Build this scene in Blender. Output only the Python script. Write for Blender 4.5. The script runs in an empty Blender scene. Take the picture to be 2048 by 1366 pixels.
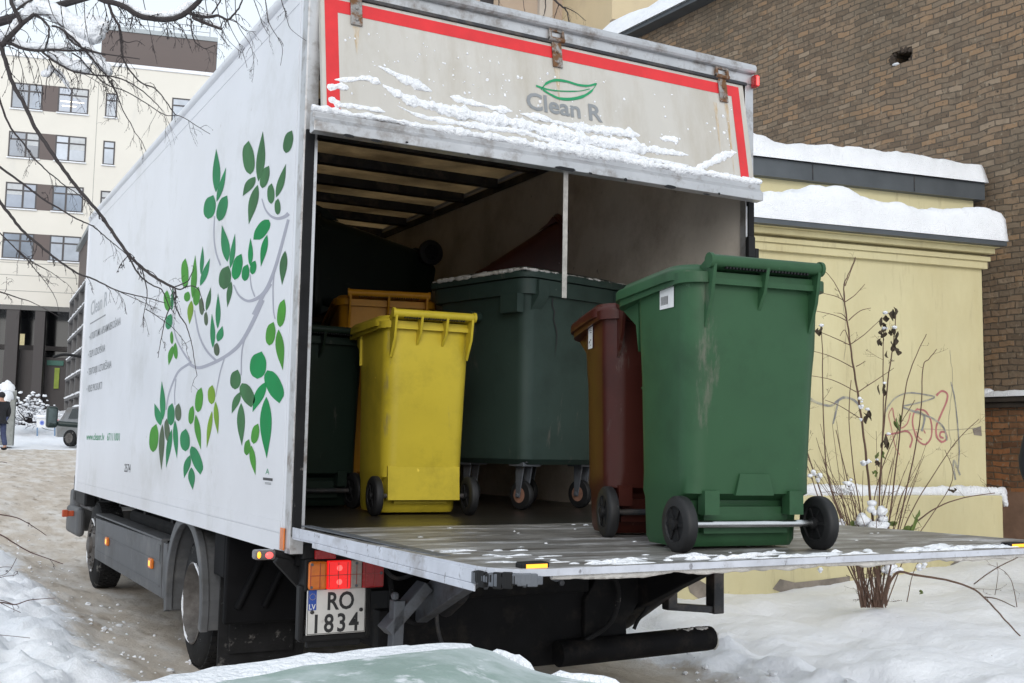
import bpy, bmesh, math, random
from mathutils import Vector, Matrix, noise
random.seed(7)
scene = bpy.context.scene
col = scene.collection
rad = math.radians
# ------------------------------------------------------------------ camera
FZ = 0.93                                   # height of the truck's load floor over the road
FPX = 2222.9                                # focal length in pixels of the 2048 px wide photo
CAM = Vector((-1.4518, -4.5485, 0.3542 + FZ))
yaw, pitch, roll = rad(28.7114), rad(5.4493), rad(0.9941)
_f = Vector((math.sin(yaw) * math.cos(pitch), math.cos(yaw) * math.cos(pitch), math.sin(pitch)))
_r0 = Vector((math.cos(yaw), -math.sin(yaw), 0.0))
_u0 = _r0.cross(_f)
_r = math.cos(roll) * _r0 + math.sin(roll) * _u0
_u = -math.sin(roll) * _r0 + math.cos(roll) * _u0
cd = bpy.data.cameras.new('camera')
cd.sensor_width = 36.0
cd.lens = FPX / 2048 * 36.0
cd.clip_start = 0.05
cd.clip_end = 2000
cam = bpy.data.objects.new('camera', cd)
col.objects.link(cam)
m3 = Matrix((_r, _u, -_f)).transposed()
cam.matrix_world = Matrix.Translation(CAM) @ m3.to_4x4()
scene.camera = cam
# ------------------------------------------------------------------ sky, sun, exposure
SUN_EL, SUN_AZ = rad(24), rad(205)
world = bpy.data.worlds.new('World')
scene.world = world
world.use_nodes = True
wn, wl = world.node_tree.nodes, world.node_tree.links
wn.clear()
wo = wn.new('ShaderNodeOutputWorld')
wb = wn.new('ShaderNodeBackground')
sky = wn.new('ShaderNodeTexSky')
sky.sky_type = 'NISHITA'
sky.sun_disc = False
sky.sun_elevation = SUN_EL
sky.sun_rotation = SUN_AZ
sky.dust_density = 3.0
sky.air_density = 1.0
hsv = wn.new('ShaderNodeHueSaturation')
hsv.inputs['Saturation'].default_value = 0.22
mixw = wn.new('ShaderNodeMixRGB')           # an even cloud deck veils most of the clear sky
mixw.inputs[0].default_value = 0.62
mixw.inputs[2].default_value = (7.3, 8.2, 9.0, 1)
wl.new(sky.outputs[0], hsv.inputs['Color'])
wl.new(hsv.outputs[0], mixw.inputs[1])
wl.new(mixw.outputs[0], wb.inputs[0])
wb.inputs[1].default_value = 0.135
wl.new(wb.outputs[0], wo.inputs[0])
sd = bpy.data.lights.new('sun', 'SUN')
sd.energy = 0.55
sd.angle = rad(25)
sd.color = (1.0, 0.96, 0.9)
sun = bpy.data.objects.new('sun', sd)
col.objects.link(sun)
sdir = Vector((math.sin(SUN_AZ) * math.cos(SUN_EL), math.cos(SUN_AZ) * math.cos(SUN_EL), math.sin(SUN_EL)))
sun.rotation_euler = sdir.to_track_quat('Z', 'Y').to_euler()
sun.location = (0, -10, 20)
scene.view_settings.view_transform = 'Standard'
scene.view_settings.look = 'None'
scene.view_settings.exposure = 0.22
scene.view_settings.gamma = 1.0

# ------------------------------------------------------------------ measuring helpers (photo pixel -> place)
def ray(u, v):
    return _r * ((u - 1024) / FPX) - _u * ((v - 683) / FPX) + _f
def at(u, v, d):
    return CAM + ray(u, v) * d
def on(u, v, ax, val):
    d = ray(u, v)
    return CAM + d * ((val - CAM[ax]) / d[ax])
def onp(u, v, P, n):
    d = ray(u, v)
    return CAM + d * ((P - CAM).dot(n) / d.dot(n))
def sm(a, b, x):
    t = min(1, max(0, (x - a) / (b - a)))
    return t * t * (3 - 2 * t)
def fbm(x, y, z=0.0, o=4):
    return noise.fractal(Vector((x, y, z)), 1.0, 2.0, o)

# ------------------------------------------------------------------ materials
MATS = {}
def mat(name, c, rough=0.6, metal=0.0, var=0.12, vs=5.0, bump=0.0, bs=40.0, dirt=None, emit=None, spec=0.5,
        stretch=None, trans=0.0, scratch=None):
    if name in MATS:
        return MATS[name]
    m = bpy.data.materials.new(name)
    m.use_nodes = True
    nt = m.node_tree
    N, L = nt.nodes, nt.links
    b = N['Principled BSDF']
    b.inputs['Roughness'].default_value = rough
    b.inputs['Metallic'].default_value = metal
    b.inputs['Specular IOR Level'].default_value = spec
    tc = N.new('ShaderNodeTexCoord')
    src = tc.outputs['Object']
    if stretch:
        mp = N.new('ShaderNodeMapping')
        mp.inputs['Scale'].default_value = stretch
        L.new(src, mp.inputs[0]); src = mp.outputs[0]
    nz = N.new('ShaderNodeTexNoise')
    nz.inputs['Scale'].default_value = vs
    nz.inputs['Detail'].default_value = 6
    nz.inputs['Roughness'].default_value = 0.62
    L.new(src, nz.inputs['Vector'])
    mx = N.new('ShaderNodeMixRGB')
    k0, k1 = 1 - var, 1 + var
    mx.inputs[1].default_value = (c[0] * k0, c[1] * k0, c[2] * k0, 1)
    mx.inputs[2].default_value = (min(1, c[0] * k1), min(1, c[1] * k1), min(1, c[2] * k1), 1)
    rp = N.new('ShaderNodeValToRGB')
    rp.color_ramp.elements[0].position = 0.32
    rp.color_ramp.elements[1].position = 0.68
    L.new(nz.outputs['Fac'], rp.inputs[0])
    L.new(rp.outputs[0], mx.inputs[0])
    out = mx.outputs[0]
    def layer(out, colr, amt, scale, soft, detail=8, strv=None):
        n2 = N.new('ShaderNodeTexNoise')
        n2.inputs['Scale'].default_value = scale
        n2.inputs['Detail'].default_value = detail
        n2.inputs['Roughness'].default_value = 0.7
        s2 = tc.outputs['Object']
        if strv:
            mp2 = N.new('ShaderNodeMapping')
            mp2.inputs['Scale'].default_value = strv
            L.new(s2, mp2.inputs[0]); s2 = mp2.outputs[0]
        L.new(s2, n2.inputs['Vector'])
        r2 = N.new('ShaderNodeValToRGB')
        r2.color_ramp.elements[0].position = 1 - amt - soft
        r2.color_ramp.elements[1].position = 1 - amt + soft
        L.new(n2.outputs['Fac'], r2.inputs[0])
        m2 = N.new('ShaderNodeMixRGB')
        m2.inputs[2].default_value = (*colr, 1)
        L.new(r2.outputs[0], m2.inputs[0])
        L.new(out, m2.inputs[1])
        return m2.outputs[0]
    for d in (dirt or []):
        out = layer(out, *d)
    L.new(out, b.inputs['Base Color'])
    rr = N.new('ShaderNodeMapRange')
    rr.inputs[3].default_value = max(0.02, rough - 0.08)
    rr.inputs[4].default_value = min(1, rough + 0.1)
    L.new(nz.outputs['Fac'], rr.inputs[0])
    L.new(rr.outputs[0], b.inputs['Roughness'])
    if bump:
        n3 = N.new('ShaderNodeTexNoise')
        n3.inputs['Scale'].default_value = bs
        n3.inputs['Detail'].default_value = 5
        L.new(src, n3.inputs['Vector'])
        bp = N.new('ShaderNodeBump')
        bp.inputs['Strength'].default_value = 1.0
        bp.inputs['Distance'].default_value = bump
        L.new(n3.outputs['Fac'], bp.inputs['Height'])
        L.new(bp.outputs[0], b.inputs['Normal'])
    if emit:
        b.inputs['Emission Color'].default_value = (*emit[0], 1)
        b.inputs['Emission Strength'].default_value = emit[1]
    if trans:
        tr = N.new('ShaderNodeBsdfTranslucent')
        L.new(out, tr.inputs['Color'])
        ms = N.new('ShaderNodeMixShader')
        ms.inputs[0].default_value = trans
        L.new(b.outputs[0], ms.inputs[1])
        L.new(tr.outputs[0], ms.inputs[2])
        L.new(ms.outputs[0], N['Material Output'].inputs[0])
    MATS[name] = m
    return m

# ------------------------------------------------------------------ mesh builder
class MB:
    def __init__(s):
        s.v, s.f, s.m = [], [], []
        s.T = None
    def add(s, vs, fs, mi=0):
        o = len(s.v)
        for p in vs:
            p = Vector(p)
            s.v.append(s.T @ p if s.T else p)
        for f in fs:
            s.f.append([o + i for i in f]); s.m.append(mi)
    def box(s, a, b, mi=0):
        (x0, y0, z0), (x1, y1, z1) = a, b
        vs = [(x0, y0, z0), (x1, y0, z0), (x1, y1, z0), (x0, y1, z0), (x0, y0, z1), (x1, y0, z1), (x1, y1, z1), (x0, y1, z1)]
        s.add(vs, [(0, 3, 2, 1), (4, 5, 6, 7), (0, 1, 5, 4), (1, 2, 6, 5), (2, 3, 7, 6), (3, 0, 4, 7)], mi)
    def bar(s, p, q, w, h, mi=0, up=(0, 0, 1)):           # box beam from p to q
        p, q = Vector(p), Vector(q)
        d = (q - p).normalized(); up = Vector(up)
        if abs(d.dot(up)) > .98: up = Vector((1, 0, 0))
        a = d.cross(up).normalized() * (w / 2); b = a.cross(d).normalized() * (h / 2)
        vs = [p - a - b, p + a - b, p + a + b, p - a + b, q - a - b, q + a - b, q + a + b, q - a + b]
        s.add(vs, [(0, 3, 2, 1), (4, 5, 6, 7), (0, 1, 5, 4), (1, 2, 6, 5), (2, 3, 7, 6), (3, 0, 4, 7)], mi)
    def tube(s, pts, rs, n=8, mi=0, caps=True, lump=0.0, seed=0.0, sq=(1, 1)):
        pts = [Vector(p) for p in pts]
        if not hasattr(rs, '__len__'): rs = [rs] * len(pts)
        vs, fs = [], []
        a = None
        for i, p in enumerate(pts):
            d = (pts[min(i + 1, len(pts) - 1)] - pts[max(i - 1, 0)])
            d = d.normalized() if d.length > 1e-9 else Vector((0, 0, 1))
            if a is None:
                a = d.cross(Vector((0, 0, 1)))
                if a.length < .05: a = d.cross(Vector((1, 0, 0)))
            a = (a - d * a.dot(d)).normalized()
            b = d.cross(a)
            for k in range(n):
                t = 2 * math.pi * k / n
                r = rs[i]
                if lump:
                    q = p / max(rs[i], .004)
                    r *= 1 + lump * noise.noise(Vector((math.cos(t) * 1.3 + seed, math.sin(t) * 1.3, 0)) + q * .55)
                vs.append(p + a * (math.cos(t) * r * sq[0]) + b * (math.sin(t) * r * sq[1]))
        for i in range(len(pts) - 1):
            for k in range(n):
                k2 = (k + 1) % n
                fs.append((i * n + k, i * n + k2, (i + 1) * n + k2, (i + 1) * n + k))
        if caps:
            fs.append(tuple(range(n))[::-1]); fs.append(tuple((len(pts) - 1) * n + k for k in range(n)))
        s.add(vs, fs, mi)
    def loft(s, rings, mi=0, caps=(True, True)):
        n = len(rings[0]); vs = [p for r in rings for p in r]; fs = []
        for i in range(len(rings) - 1):
            for k in range(n):
                k2 = (k + 1) % n
                fs.append((i * n + k, i * n + k2, (i + 1) * n + k2, (i + 1) * n + k))
        if caps[0]: fs.append(tuple(range(n))[::-1])
        if caps[1]: fs.append(tuple((len(rings) - 1) * n + k for k in range(n)))
        s.add(vs, fs, mi)
    def lathe(s, c, axis, prof, n=24, mi=0, caps=(True, True)):              # prof: (offset along axis, radius)
        c, ax = Vector(c), Vector(axis).normalized()
        a = ax.cross(Vector((0, 0, 1)))
        if a.length < .05: a = Vector((1, 0, 0))
        a.normalize(); b = ax.cross(a)
        rings = [[c + ax * o + (a * math.cos(2 * math.pi * k / n) + b * math.sin(2 * math.pi * k / n)) * max(r, 1e-4) for k in range(n)] for o, r in prof]
        s.loft(rings, mi, caps)
    def prism(s, poly, ax, a, b, mi=0):                   # polygon (2 coords) extruded along axis ax from a to b
        def P(p, t):
            q = list(p); q.insert(ax, t); return tuple(q)
        n = len(poly)
        vs = [P(p, a) for p in poly] + [P(p, b) for p in poly]
        fs = [tuple(range(n))[::-1], tuple(range(n, 2 * n))] + [(i, (i + 1) % n, n + (i + 1) % n, n + i) for i in range(n)]
        s.add(vs, fs, mi)
    def sphere(s, c, r, n=10, mi=0, sc=(1, 1, 1), lump=0, seed=0):
        c = Vector(c); vs, fs = [], []
        h = max(5, n // 2 + 1)
        for i in range(h + 1):
            th = math.pi * i / h
            for k in range(n):
                ph = 2 * math.pi * k / n
                d = Vector((math.sin(th) * math.cos(ph), math.sin(th) * math.sin(ph), math.cos(th)))
                rr = r * (1 + (lump * noise.noise(d * 1.7 + Vector((seed, seed * .7, 0))) if lump else 0))
                vs.append(c + Vector((d.x * sc[0], d.y * sc[1], d.z * sc[2])) * rr)
        for i in range(h):
            for k in range(n):
                k2 = (k + 1) % n
                fs.append((i * n + k, (i + 1) * n + k, (i + 1) * n + k2, i * n + k2))
        s.add(vs, fs, mi)
    def build(s, name, mats, parent=None, smooth=False, bevel=0, seg=2, angle=40, fixn=True):
        me = bpy.data.meshes.new(name)
        o = bpy.data.objects.new(name, me)
        inv = None
        me.from_pydata([tuple(p) for p in s.v], [], s.f)
        if not isinstance(mats, (list, tuple)): mats = [mats]
        for m in mats: me.materials.append(m)
        me.polygons.foreach_set('material_index', s.m)
        if fixn:
            bm = bmesh.new(); bm.from_mesh(me)
            bmesh.ops.remove_doubles(bm, verts=bm.verts, dist=1e-5)
            bmesh.ops.recalc_face_normals(bm, faces=bm.faces)
            bm.to_mesh(me); bm.free()
        if smooth:
            me.polygons.foreach_set('use_smooth', [True] * len(me.polygons))
            me.set_sharp_from_angle(angle=rad(angle)) if hasattr(me, 'set_sharp_from_angle') else None
        me.update()
        col.objects.link(o)
        if bevel:
            bv = o.modifiers.new('bevel', 'BEVEL')
            bv.width = bevel; bv.segments = seg; bv.limit_method = 'ANGLE'; bv.angle_limit = rad(35)
            bv.harden_normals = False
        if parent: o.parent = parent
        return o
def tag(o, label=None, cat=None, group=None, kind=None):
    if label: o['label'] = label
    if cat: o['category'] = cat
    if group: o['group'] = group
    if kind: o['kind'] = kind
    return o
def thing(name, label, cat, loc=(0, 0, 0), rz=0.0, group=None, rot=None):
    o = bpy.data.objects.new(name, None)
    o.empty_display_size = .2
    col.objects.link(o)
    o.location = loc
    o.rotation_euler = rot if rot else (0, 0, rz)
    return tag(o, label, cat, group)
def text_mesh(body, size=1.0, shear=0.0, spacing=1.0, bold=0.0):
    """flat lettering: list of verts (x,y) and faces, origin at the baseline's left end"""
    cu = bpy.data.curves.new('t', 'FONT')
    cu.body = body; cu.size = size; cu.space_character = spacing; cu.offset = bold
    cu.resolution_u = 3
    o = bpy.data.objects.new('t', cu)
    col.objects.link(o)
    dg = bpy.context.evaluated_depsgraph_get(); dg.update()
    me = bpy.data.meshes.new_from_object(o.evaluated_get(dg))
    vs = [(v.co.x, v.co.y) for v in me.vertices]
    fs = [tuple(p.vertices) for p in me.polygons]
    bpy.data.objects.remove(o); bpy.data.meshes.remove(me); bpy.data.curves.remove(cu)
    x0 = min(v[0] for v in vs); x1 = max(v[0] for v in vs)
    return vs, fs, x0, x1
def put_text(mb, body, O, X, Y, width, height, mi=0, bold=0.0, spacing=1.0):
    """write body from O along X (unit) for the given width, capitals height high along Y (unit)"""
    vs, fs, x0, x1 = text_mesh(body, 1.0, bold=bold, spacing=spacing)
    cap = 0.73
    X, Y, O = Vector(X), Vector(Y), Vector(O)
    mb.add([O + X * ((x - x0) / (x1 - x0) * width) + Y * (y / cap * height) for x, y in vs], fs, mi)
def ribbon(mb, pts, ws, nrm, mi=0):
    """flat painted stroke through 3D points lying in a plane with normal nrm"""
    pts = [Vector(p) for p in pts]; nrm = Vector(nrm)
    if not hasattr(ws, '__len__'): ws = [ws] * len(pts)
    vs, fs = [], []
    for i, p in enumerate(pts):
        d = (pts[min(i + 1, len(pts) - 1)] - pts[max(i - 1, 0)]).normalized()
        s_ = d.cross(nrm).normalized() * (ws[i] / 2)
        vs += [p - s_, p + s_]
    for i in range(len(pts) - 1):
        fs.append((2 * i, 2 * i + 1, 2 * i + 3, 2 * i + 2))
    mb.add(vs, fs, mi)
def spline(pts, k=4):
    """Catmull-Rom through points (tuples of any length)"""
    out = []
    P = [tuple(p) for p in pts]
    for i in range(len(P) - 1):
        p0, p1, p2, p3 = P[max(i - 1, 0)], P[i], P[i + 1], P[min(i + 2, len(P) - 1)]
        for j in range(k):
            t = j / k
            out.append(tuple(.5 * ((2 * b) + (c - a) * t + (2 * a - 5 * b + 4 * c - d) * t * t + (-a + 3 * b - 3 * c + d) * t ** 3) for a, b, c, d in zip(p0, p1, p2, p3)))
    out.append(P[-1])
    return out
def rrect(x0, x1, y0, y1, r, z, n=5):
    """rounded rectangle ring, counter-clockwise; z may be a function of (x, y)"""
    out = []
    for cx, cy, a0 in ((x1 - r, y0 + r, -90), (x1 - r, y1 - r, 0), (x0 + r, y1 - r, 90), (x0 + r, y0 + r, 180)):
        for k in range(n + 1):
            a = rad(a0 + 90 * k / n)
            x, y = cx + r * math.cos(a), cy + r * math.sin(a)
            out.append((x, y, z(x, y) if callable(z) else z))
    return out
def snow_slab(mb, c00, c10, c11, c01, h, nu=40, nv=10, seed=0.0, rough=.03, edge=.15, mi=0, lip=.03):
    """pillow of snow lying on the quad c00-c10-c11-c01"""
    c = [Vector(p) for p in (c00, c10, c11, c01)]
    vs, fs = [], []
    for j in range(nv + 1):
        for i in range(nu + 1):
            s_, t = i / nu, j / nv
            p = c[0].lerp(c[1], s_).lerp(c[3].lerp(c[2], s_), t)
            U = (c[1] - c[0]).length; V = (c[3] - c[0]).length
            e = min(s_ * U, (1 - s_) * U, t * V, (1 - t) * V)
            k = math.sqrt(max(0, 1 - (1 - min(1, e / edge)) ** 2))
            nz = fbm(p.x * 1.1 + seed, p.y * 1.1, seed) * rough * 1.6 + fbm(p.x * 5 + seed, p.y * 5, p.z) * rough * .5
            z = k * (h + nz)
            out = (p - (c[0] + c[1] + c[2] + c[3]) / 4); out.z = 0
            bul = lip * math.sin(min(1, e / edge) * math.pi) if e < edge else 0
            vs.append(p + Vector((0, 0, z)) + (out.normalized() * bul if out.length > 0 else Vector()))
    W = nu + 1
    for j in range(nv):
        for i in range(nu):
            fs.append((j * W + i, j * W + i + 1, (j + 1) * W + i + 1, (j + 1) * W + i))
    mb.add(vs, fs, mi)

# ------------------------------------------------------------------ palette
SNOW = mat('snow', (.84, .85, .88), .8, var=.05, vs=3, bump=.012, bs=85, spec=.3)
SNOW_DIRTY = mat('dirty_snow', (.62, .60, .58), .8, var=.2, vs=9, bump=.01, bs=60)
ALU = mat('aluminium', (.50, .50, .51), .42, .7, var=.12, vs=4, dirt=[((.25, .22, .2), .42, 7, .08)])
PAINT = mat('white_paint', (.66, .665, .70), .32, var=.05, vs=1.6, dirt=[((.5, .5, .5), .36, 1.2, .12), ((.42, .41, .4), .3, 9, .05)])
PANEL = mat('dirty_white_panel', (.50, .475, .435), .5, var=.07, vs=1.8, dirt=[((.4, .36, .3), .38, 2.2, .15, 8, (2.5, 2.5, .5))])
REDTAPE = mat('red_tape', (.62, .018, .022), .35, var=.1, vs=8, dirt=[((.35, .05, .05), .33, 14, .03)])
BLACK = mat('black_plastic', (.010, .010, .011), .6, spec=.25, var=.25, vs=8)
RUBBER = mat('rubber', (.015, .015, .016), .8, spec=.2, var=.3, vs=10, bump=.002, bs=80, dirt=[((.2, .19, .18), .35, 11, .06), ((.6, .6, .6), .325, 17, .03)])
SEAL = mat('worn_seal', (.012, .012, .013), .7, spec=.15, var=.3, vs=9, dirt=[((.5, .47, .44), .31, 7, .04, 9, (3, 3, .7))])
STEEL_DARK = mat('dark_steel', (.035, .036, .04), .55, .3, var=.3, vs=7, dirt=[((.12, .1, .085), .4, 6, .1)])
STEEL_GREY = mat('grey_steel', (.12, .13, .15), .5, .3, var=.25, vs=6, dirt=[((.05, .045, .04), .4, 6, .1)])
GREYPL = mat('grey_plastic', (.088, .09, .096), .6, var=.12, vs=3, dirt=[((.17, .165, .16), .36, 4, .12), ((.035, .033, .03), .38, 2.5, .12)])
CHASSIS = mat('chassis_black', (.007, .007, .008), .7, var=.4, vs=5, dirt=[((.022, .019, .017), .4, 8, .08)], spec=.15)
RIM = mat('wheel_steel', (.13, .12, .112), .6, .2, var=.25, vs=7, dirt=[((.055, .045, .04), .47, 6, .12)])
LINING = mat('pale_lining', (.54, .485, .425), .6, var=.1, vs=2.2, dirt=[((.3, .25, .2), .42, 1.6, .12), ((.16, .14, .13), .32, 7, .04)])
PLYWOOD_DARKENED = mat('darkened_inner_panel', (.085, .072, .06), .6, var=.12, vs=2.2, dirt=[((.2, .16, .12), .42, 1.6, .12), ((.12, .1, .09), .3, 9, .04)])  # left and front lining darkened in colour to keep the box interior dim
GRP = mat('translucent_roof', (.78, .66, .47), .6, var=.15, vs=2.5, dirt=[((.3, .22, .13), .42, 1.5, .15)], trans=.30)
FLOORW = mat('wet_floor', (.028, .023, .018), .3, var=.35, vs=3.5, bump=.002, bs=50, dirt=[((.16, .15, .14), .27, 8, .05)], stretch=(.5, 2.5, 1))
RED_LIT = mat('red_lamp_lit', (.6, .01, .01), .25, var=.05, emit=((1, .02, .02), .55))
RED_HOT = mat('red_lamp_core', (.8, .05, .05), .25, var=.05, emit=((1, .10, .09), 1.6))
RED_OFF = mat('red_lens', (.35, .01, .012), .25, var=.15, vs=20)
AMBER = mat('amber_lens', (.62, .16, .02), .3, var=.15, vs=20)
AMBER_LIT = mat('amber_lamp_lit', (.8, .3, .02), .3, var=.05, emit=((1, .42, .03), 1.3))
CLEAR = mat('dirty_clear_lens', (.33, .28, .25), .4, var=.2, vs=30)
WHITE = mat('white_label', (.72, .72, .72), .5, var=.05, vs=20)
PLATE = mat('plate_white', (.62, .61, .59), .4, var=.06, vs=14, dirt=[((.4, .38, .35), .32, 16, .06)])
INK = mat('black_print', (.02, .02, .022), .5, var=.1)
EUBLUE = mat('blue_print', (.02, .07, .35), .45, var=.1)
GREYINK = mat('grey_print', (.24, .25, .26), .5, spec=.15, var=.08)
PALEINK = mat('faded_grey_print', (.40, .41, .43), .5, spec=.15, var=.08)
STEMGREY = mat('stem_print', (.36, .36, .42), .45, spec=.15, var=.05)
GREENINK = mat('green_print', (.03, .27, .12), .45, spec=.15, var=.08)
LEAFM = [mat('leaf_print_a', (.028, .215, .085), .65, spec=.12, var=.18, vs=3), mat('leaf_print_b', (.052, .15, .06), .65, spec=.12, var=.25, vs=4),
         mat('leaf_print_c', (.010, .235, .068), .65, spec=.12, var=.15, vs=3), mat('leaf_print_d', (.065, .265, .035), .65, spec=.12, var=.18, vs=3),
         mat('leaf_print_e', (.17, .31, .03), .65, spec=.12, var=.15, vs=3), mat('leaf_print_f', (.085, .12, .07), .65, spec=.12, var=.25, vs=5)]
BARK = mat('bark', (.035, .028, .028), .8, var=.3, vs=30, bump=.002, bs=60)
# ------------------------------------------------------------------ ground: one sheet of snow and packed road
def ground_h(x, y):
    # returns height, road factor (1 = packed dirty track)
    n = fbm(x * .9, y * .9, 3.1)
    n2 = fbm(x * 4.2, y * 4.2, 7.7)
    far = .0375 * max(0, y - 10) if y < 35 else .94
    far += 1.85 * sm(36.5, 58, y)
    edgeL = -.03 + .08 * fbm(y * 1.1, 4.4) + .05 * fbm(y * 4, 9.2)
    edgeL -= 8 * sm(9.5, 15, y) + 30 * sm(12, 26, y)
    bank = sm(edgeL, edgeL - .75, x)
    hl = bank * (.17 + .06 * n + .085 * n2 + .05 * fbm(x * 9, y * 9, 1.0)) + .02 * sm(edgeL + .1, edgeL - .1, x)
    edgeR = 2.38 + .08 * fbm(y * .8, 14.4) + .05 * fbm(y * 3, 19.2)
    edgeR += 14 * sm(14, 26, y)
    br = sm(edgeR, edgeR + .45, x)
    deep = sm(2.9, 4.6, x)
    hr = br * (.05 + .05 * deep + .30 * sm(5.4, 8.3, x) + .075 * n + .05 * n2 * (1.25 - deep) + .035 * fbm(x * 8, y * 8, 5.0) * (1 - sm(2.6, 3.6, x))) + br * .03 * sm(3, 0, y)
    # one old wheel track through the snow on the right
    t1 = math.exp(-((x - 3.25 - .16 * y * .3) / .11) ** 2) * br
    hr -= .075 * t1 + .06 * br * math.exp(-((x - 4.3 - .16 * y * .3) / .14) ** 2)
    hr += .03 * math.exp(-((x - 3.02 - .16 * y * .3) / .09) ** 2) * br
    road = (1 - bank) * (1 - br)
    if y > 35.2:
        road *= 1 - sm(35.2, 37.2, y + 1.2 * n2)
    ruts = -.012 * road * (math.exp(-((x + 1.1 - .25 * (y - 9)) / .25) ** 2) + math.exp(-((x - .9 - .25 * (y - 9)) / .25) ** 2)) * sm(8, 11, y) * 3 - .018 * road * (math.exp(-((x - .35) / .2) ** 2) + math.exp(-((x - 2.1) / .2) ** 2))
    hroad = road * (.010 * n + .012 * n2) + ruts
    fx, fy = x * 2.1 + .3 * math.sin(y * 3), y * 1.55
    ft = noise.cell(Vector((math.floor(fx), math.floor(fy), 4)))
    if bank > .6 and ft > .1:
        hl -= .06 * math.exp(-(((fx - math.floor(fx) - .5) / .26) ** 2 + ((fy - math.floor(fy) - .5) / .22) ** 2))
    z = far + (hl + hr) * (1 if y < 35 else 1) + hroad
    if y > 36: z += .12 * n * sm(36, 40, y)
    return z, road
def axis_steps(a, b, fine, parts):
    return [a + (b - a) * i / parts for i in range(parts + 1)]
xs = [-300, -160, -90, -55, -36, -25, -18, -13, -9.5, -7, -5.5, -4.4, -3.6] + [-3 + .045 * i for i in range(int(6.3 / .045))] + [3.34 + .08 * i for i in range(65)] + [8.6, 9, 10, 11.5, 14, 18, 25, 38, 60, 110, 300]
ys = [-60, -30, -16, -9, -6, -4.4, -3.4, -2.6] + [-2.1 + .05 * i for i in range(int(9.1 / .05))] + [7 + .2 * i for i in range(1, 48)] + [17 + .8 * i for i in range(1, 56)] + [64, 70, 80, 100, 140, 220, 400, 900]
gv, gr = [], []
for y in ys:
    for x in xs:
        z, rd = ground_h(x, y)
        gv.append((x, y, z)); gr.append(rd)
W_ = len(xs)
gf = [(j * W_ + i, j * W_ + i + 1, (j + 1) * W_ + i + 1, (j + 1) * W_ + i) for j in range(len(ys) - 1) for i in range(W_ - 1)]
gme = bpy.data.meshes.new('ground')
gme.from_pydata(gv, [], gf)
ga = gme.attributes.new('road', 'FLOAT', 'POINT')
ga.data.foreach_set('value', gr)
gme.polygons.foreach_set('use_smooth', [True] * len(gme.polygons))
ground = bpy.data.objects.new('ground', gme)
col.objects.link(ground)
tag(ground, 'snow covered ground with a packed brownish track under the truck', kind='structure')
gm = bpy.data.materials.new('snowy_ground'); gm.use_nodes = True
N, L = gm.node_tree.nodes, gm.node_tree.links
b = N['Principled BSDF']; b.inputs['Roughness'].default_value = .8
tc = N.new('ShaderNodeTexCoord'); at_ = N.new('ShaderNodeAttribute'); at_.attribute_name = 'road'
def gnoise(scale, detail=7, rough=.65, st=None):
    n = N.new('ShaderNodeTexNoise'); n.inputs['Scale'].default_value = scale; n.inputs['Detail'].default_value = detail; n.inputs['Roughness'].default_value = rough
    s_ = tc.outputs['Object']
    if st:
        mp = N.new('ShaderNodeMapping'); mp.inputs['Scale'].default_value = st; L.new(s_, mp.inputs[0]); s_ = mp.outputs[0]
    L.new(s_, n.inputs['Vector']); return n.outputs['Fac']
def gramp(fac, a, c):
    r_ = N.new('ShaderNodeValToRGB'); r_.color_ramp.elements[0].position = a; r_.color_ramp.elements[1].position = c
    L.new(fac, r_.inputs[0]); return r_.outputs[0]
def gmix(fac, A, B):
    m_ = N.new('ShaderNodeMixRGB')
    for k, q in ((1, A), (2, B)):
        if isinstance(q, tuple): m_.inputs[k].default_value = (*q, 1)
        else: L.new(q, m_.inputs[k])
    if isinstance(fac, float): m_.inputs[0].default_value = fac
    else: L.new(fac, m_.inputs[0])
    return m_.outputs[0]
road_c = gmix(gramp(gnoise(2.2, st=(1.6, .6, 1)), .35, .65), (.46, .385, .31), (.61, .54, .465))
road_c = gmix(gramp(gnoise(1.5, 6, .6, st=(2.2, .7, 1)), .46, .66), road_c, (.68, .64, .60))
road_c = gmix(gramp(gnoise(3.4, 6, .6, st=(2.2, .5, 1)), .55, .74), road_c, (.27, .21, .155))
snow_c = gmix(gramp(gnoise(1.6), .3, .7), (.82, .83, .87), (.88, .88, .90))
snow_c = gmix(gramp(gnoise(48, 3), .71, .75), snow_c, (.33, .29, .25))
ma = N.new('ShaderNodeMath'); ma.operation = 'ADD'
nm = N.new('ShaderNodeMath'); nm.operation = 'MULTIPLY_ADD'; nm.inputs[1].default_value = 1.1; nm.inputs[2].default_value = -.55
L.new(gnoise(6, 8, .7), nm.inputs[0]); L.new(nm.outputs[0], ma.inputs[0]); L.new(at_.outputs['Fac'], ma.inputs[1])
fin = gmix(gramp(ma.outputs[0], .38, .68), snow_c, road_c)
L.new(fin, b.inputs['Base Color'])
bp = N.new('ShaderNodeBump'); bp.inputs['Distance'].default_value = .016; bp.inputs['Strength'].default_value = .9
L.new(gnoise(13, 9, .62), bp.inputs['Height']); L.new(bp.outputs[0], b.inputs['Normal'])
gme.materials.append(gm)
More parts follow.
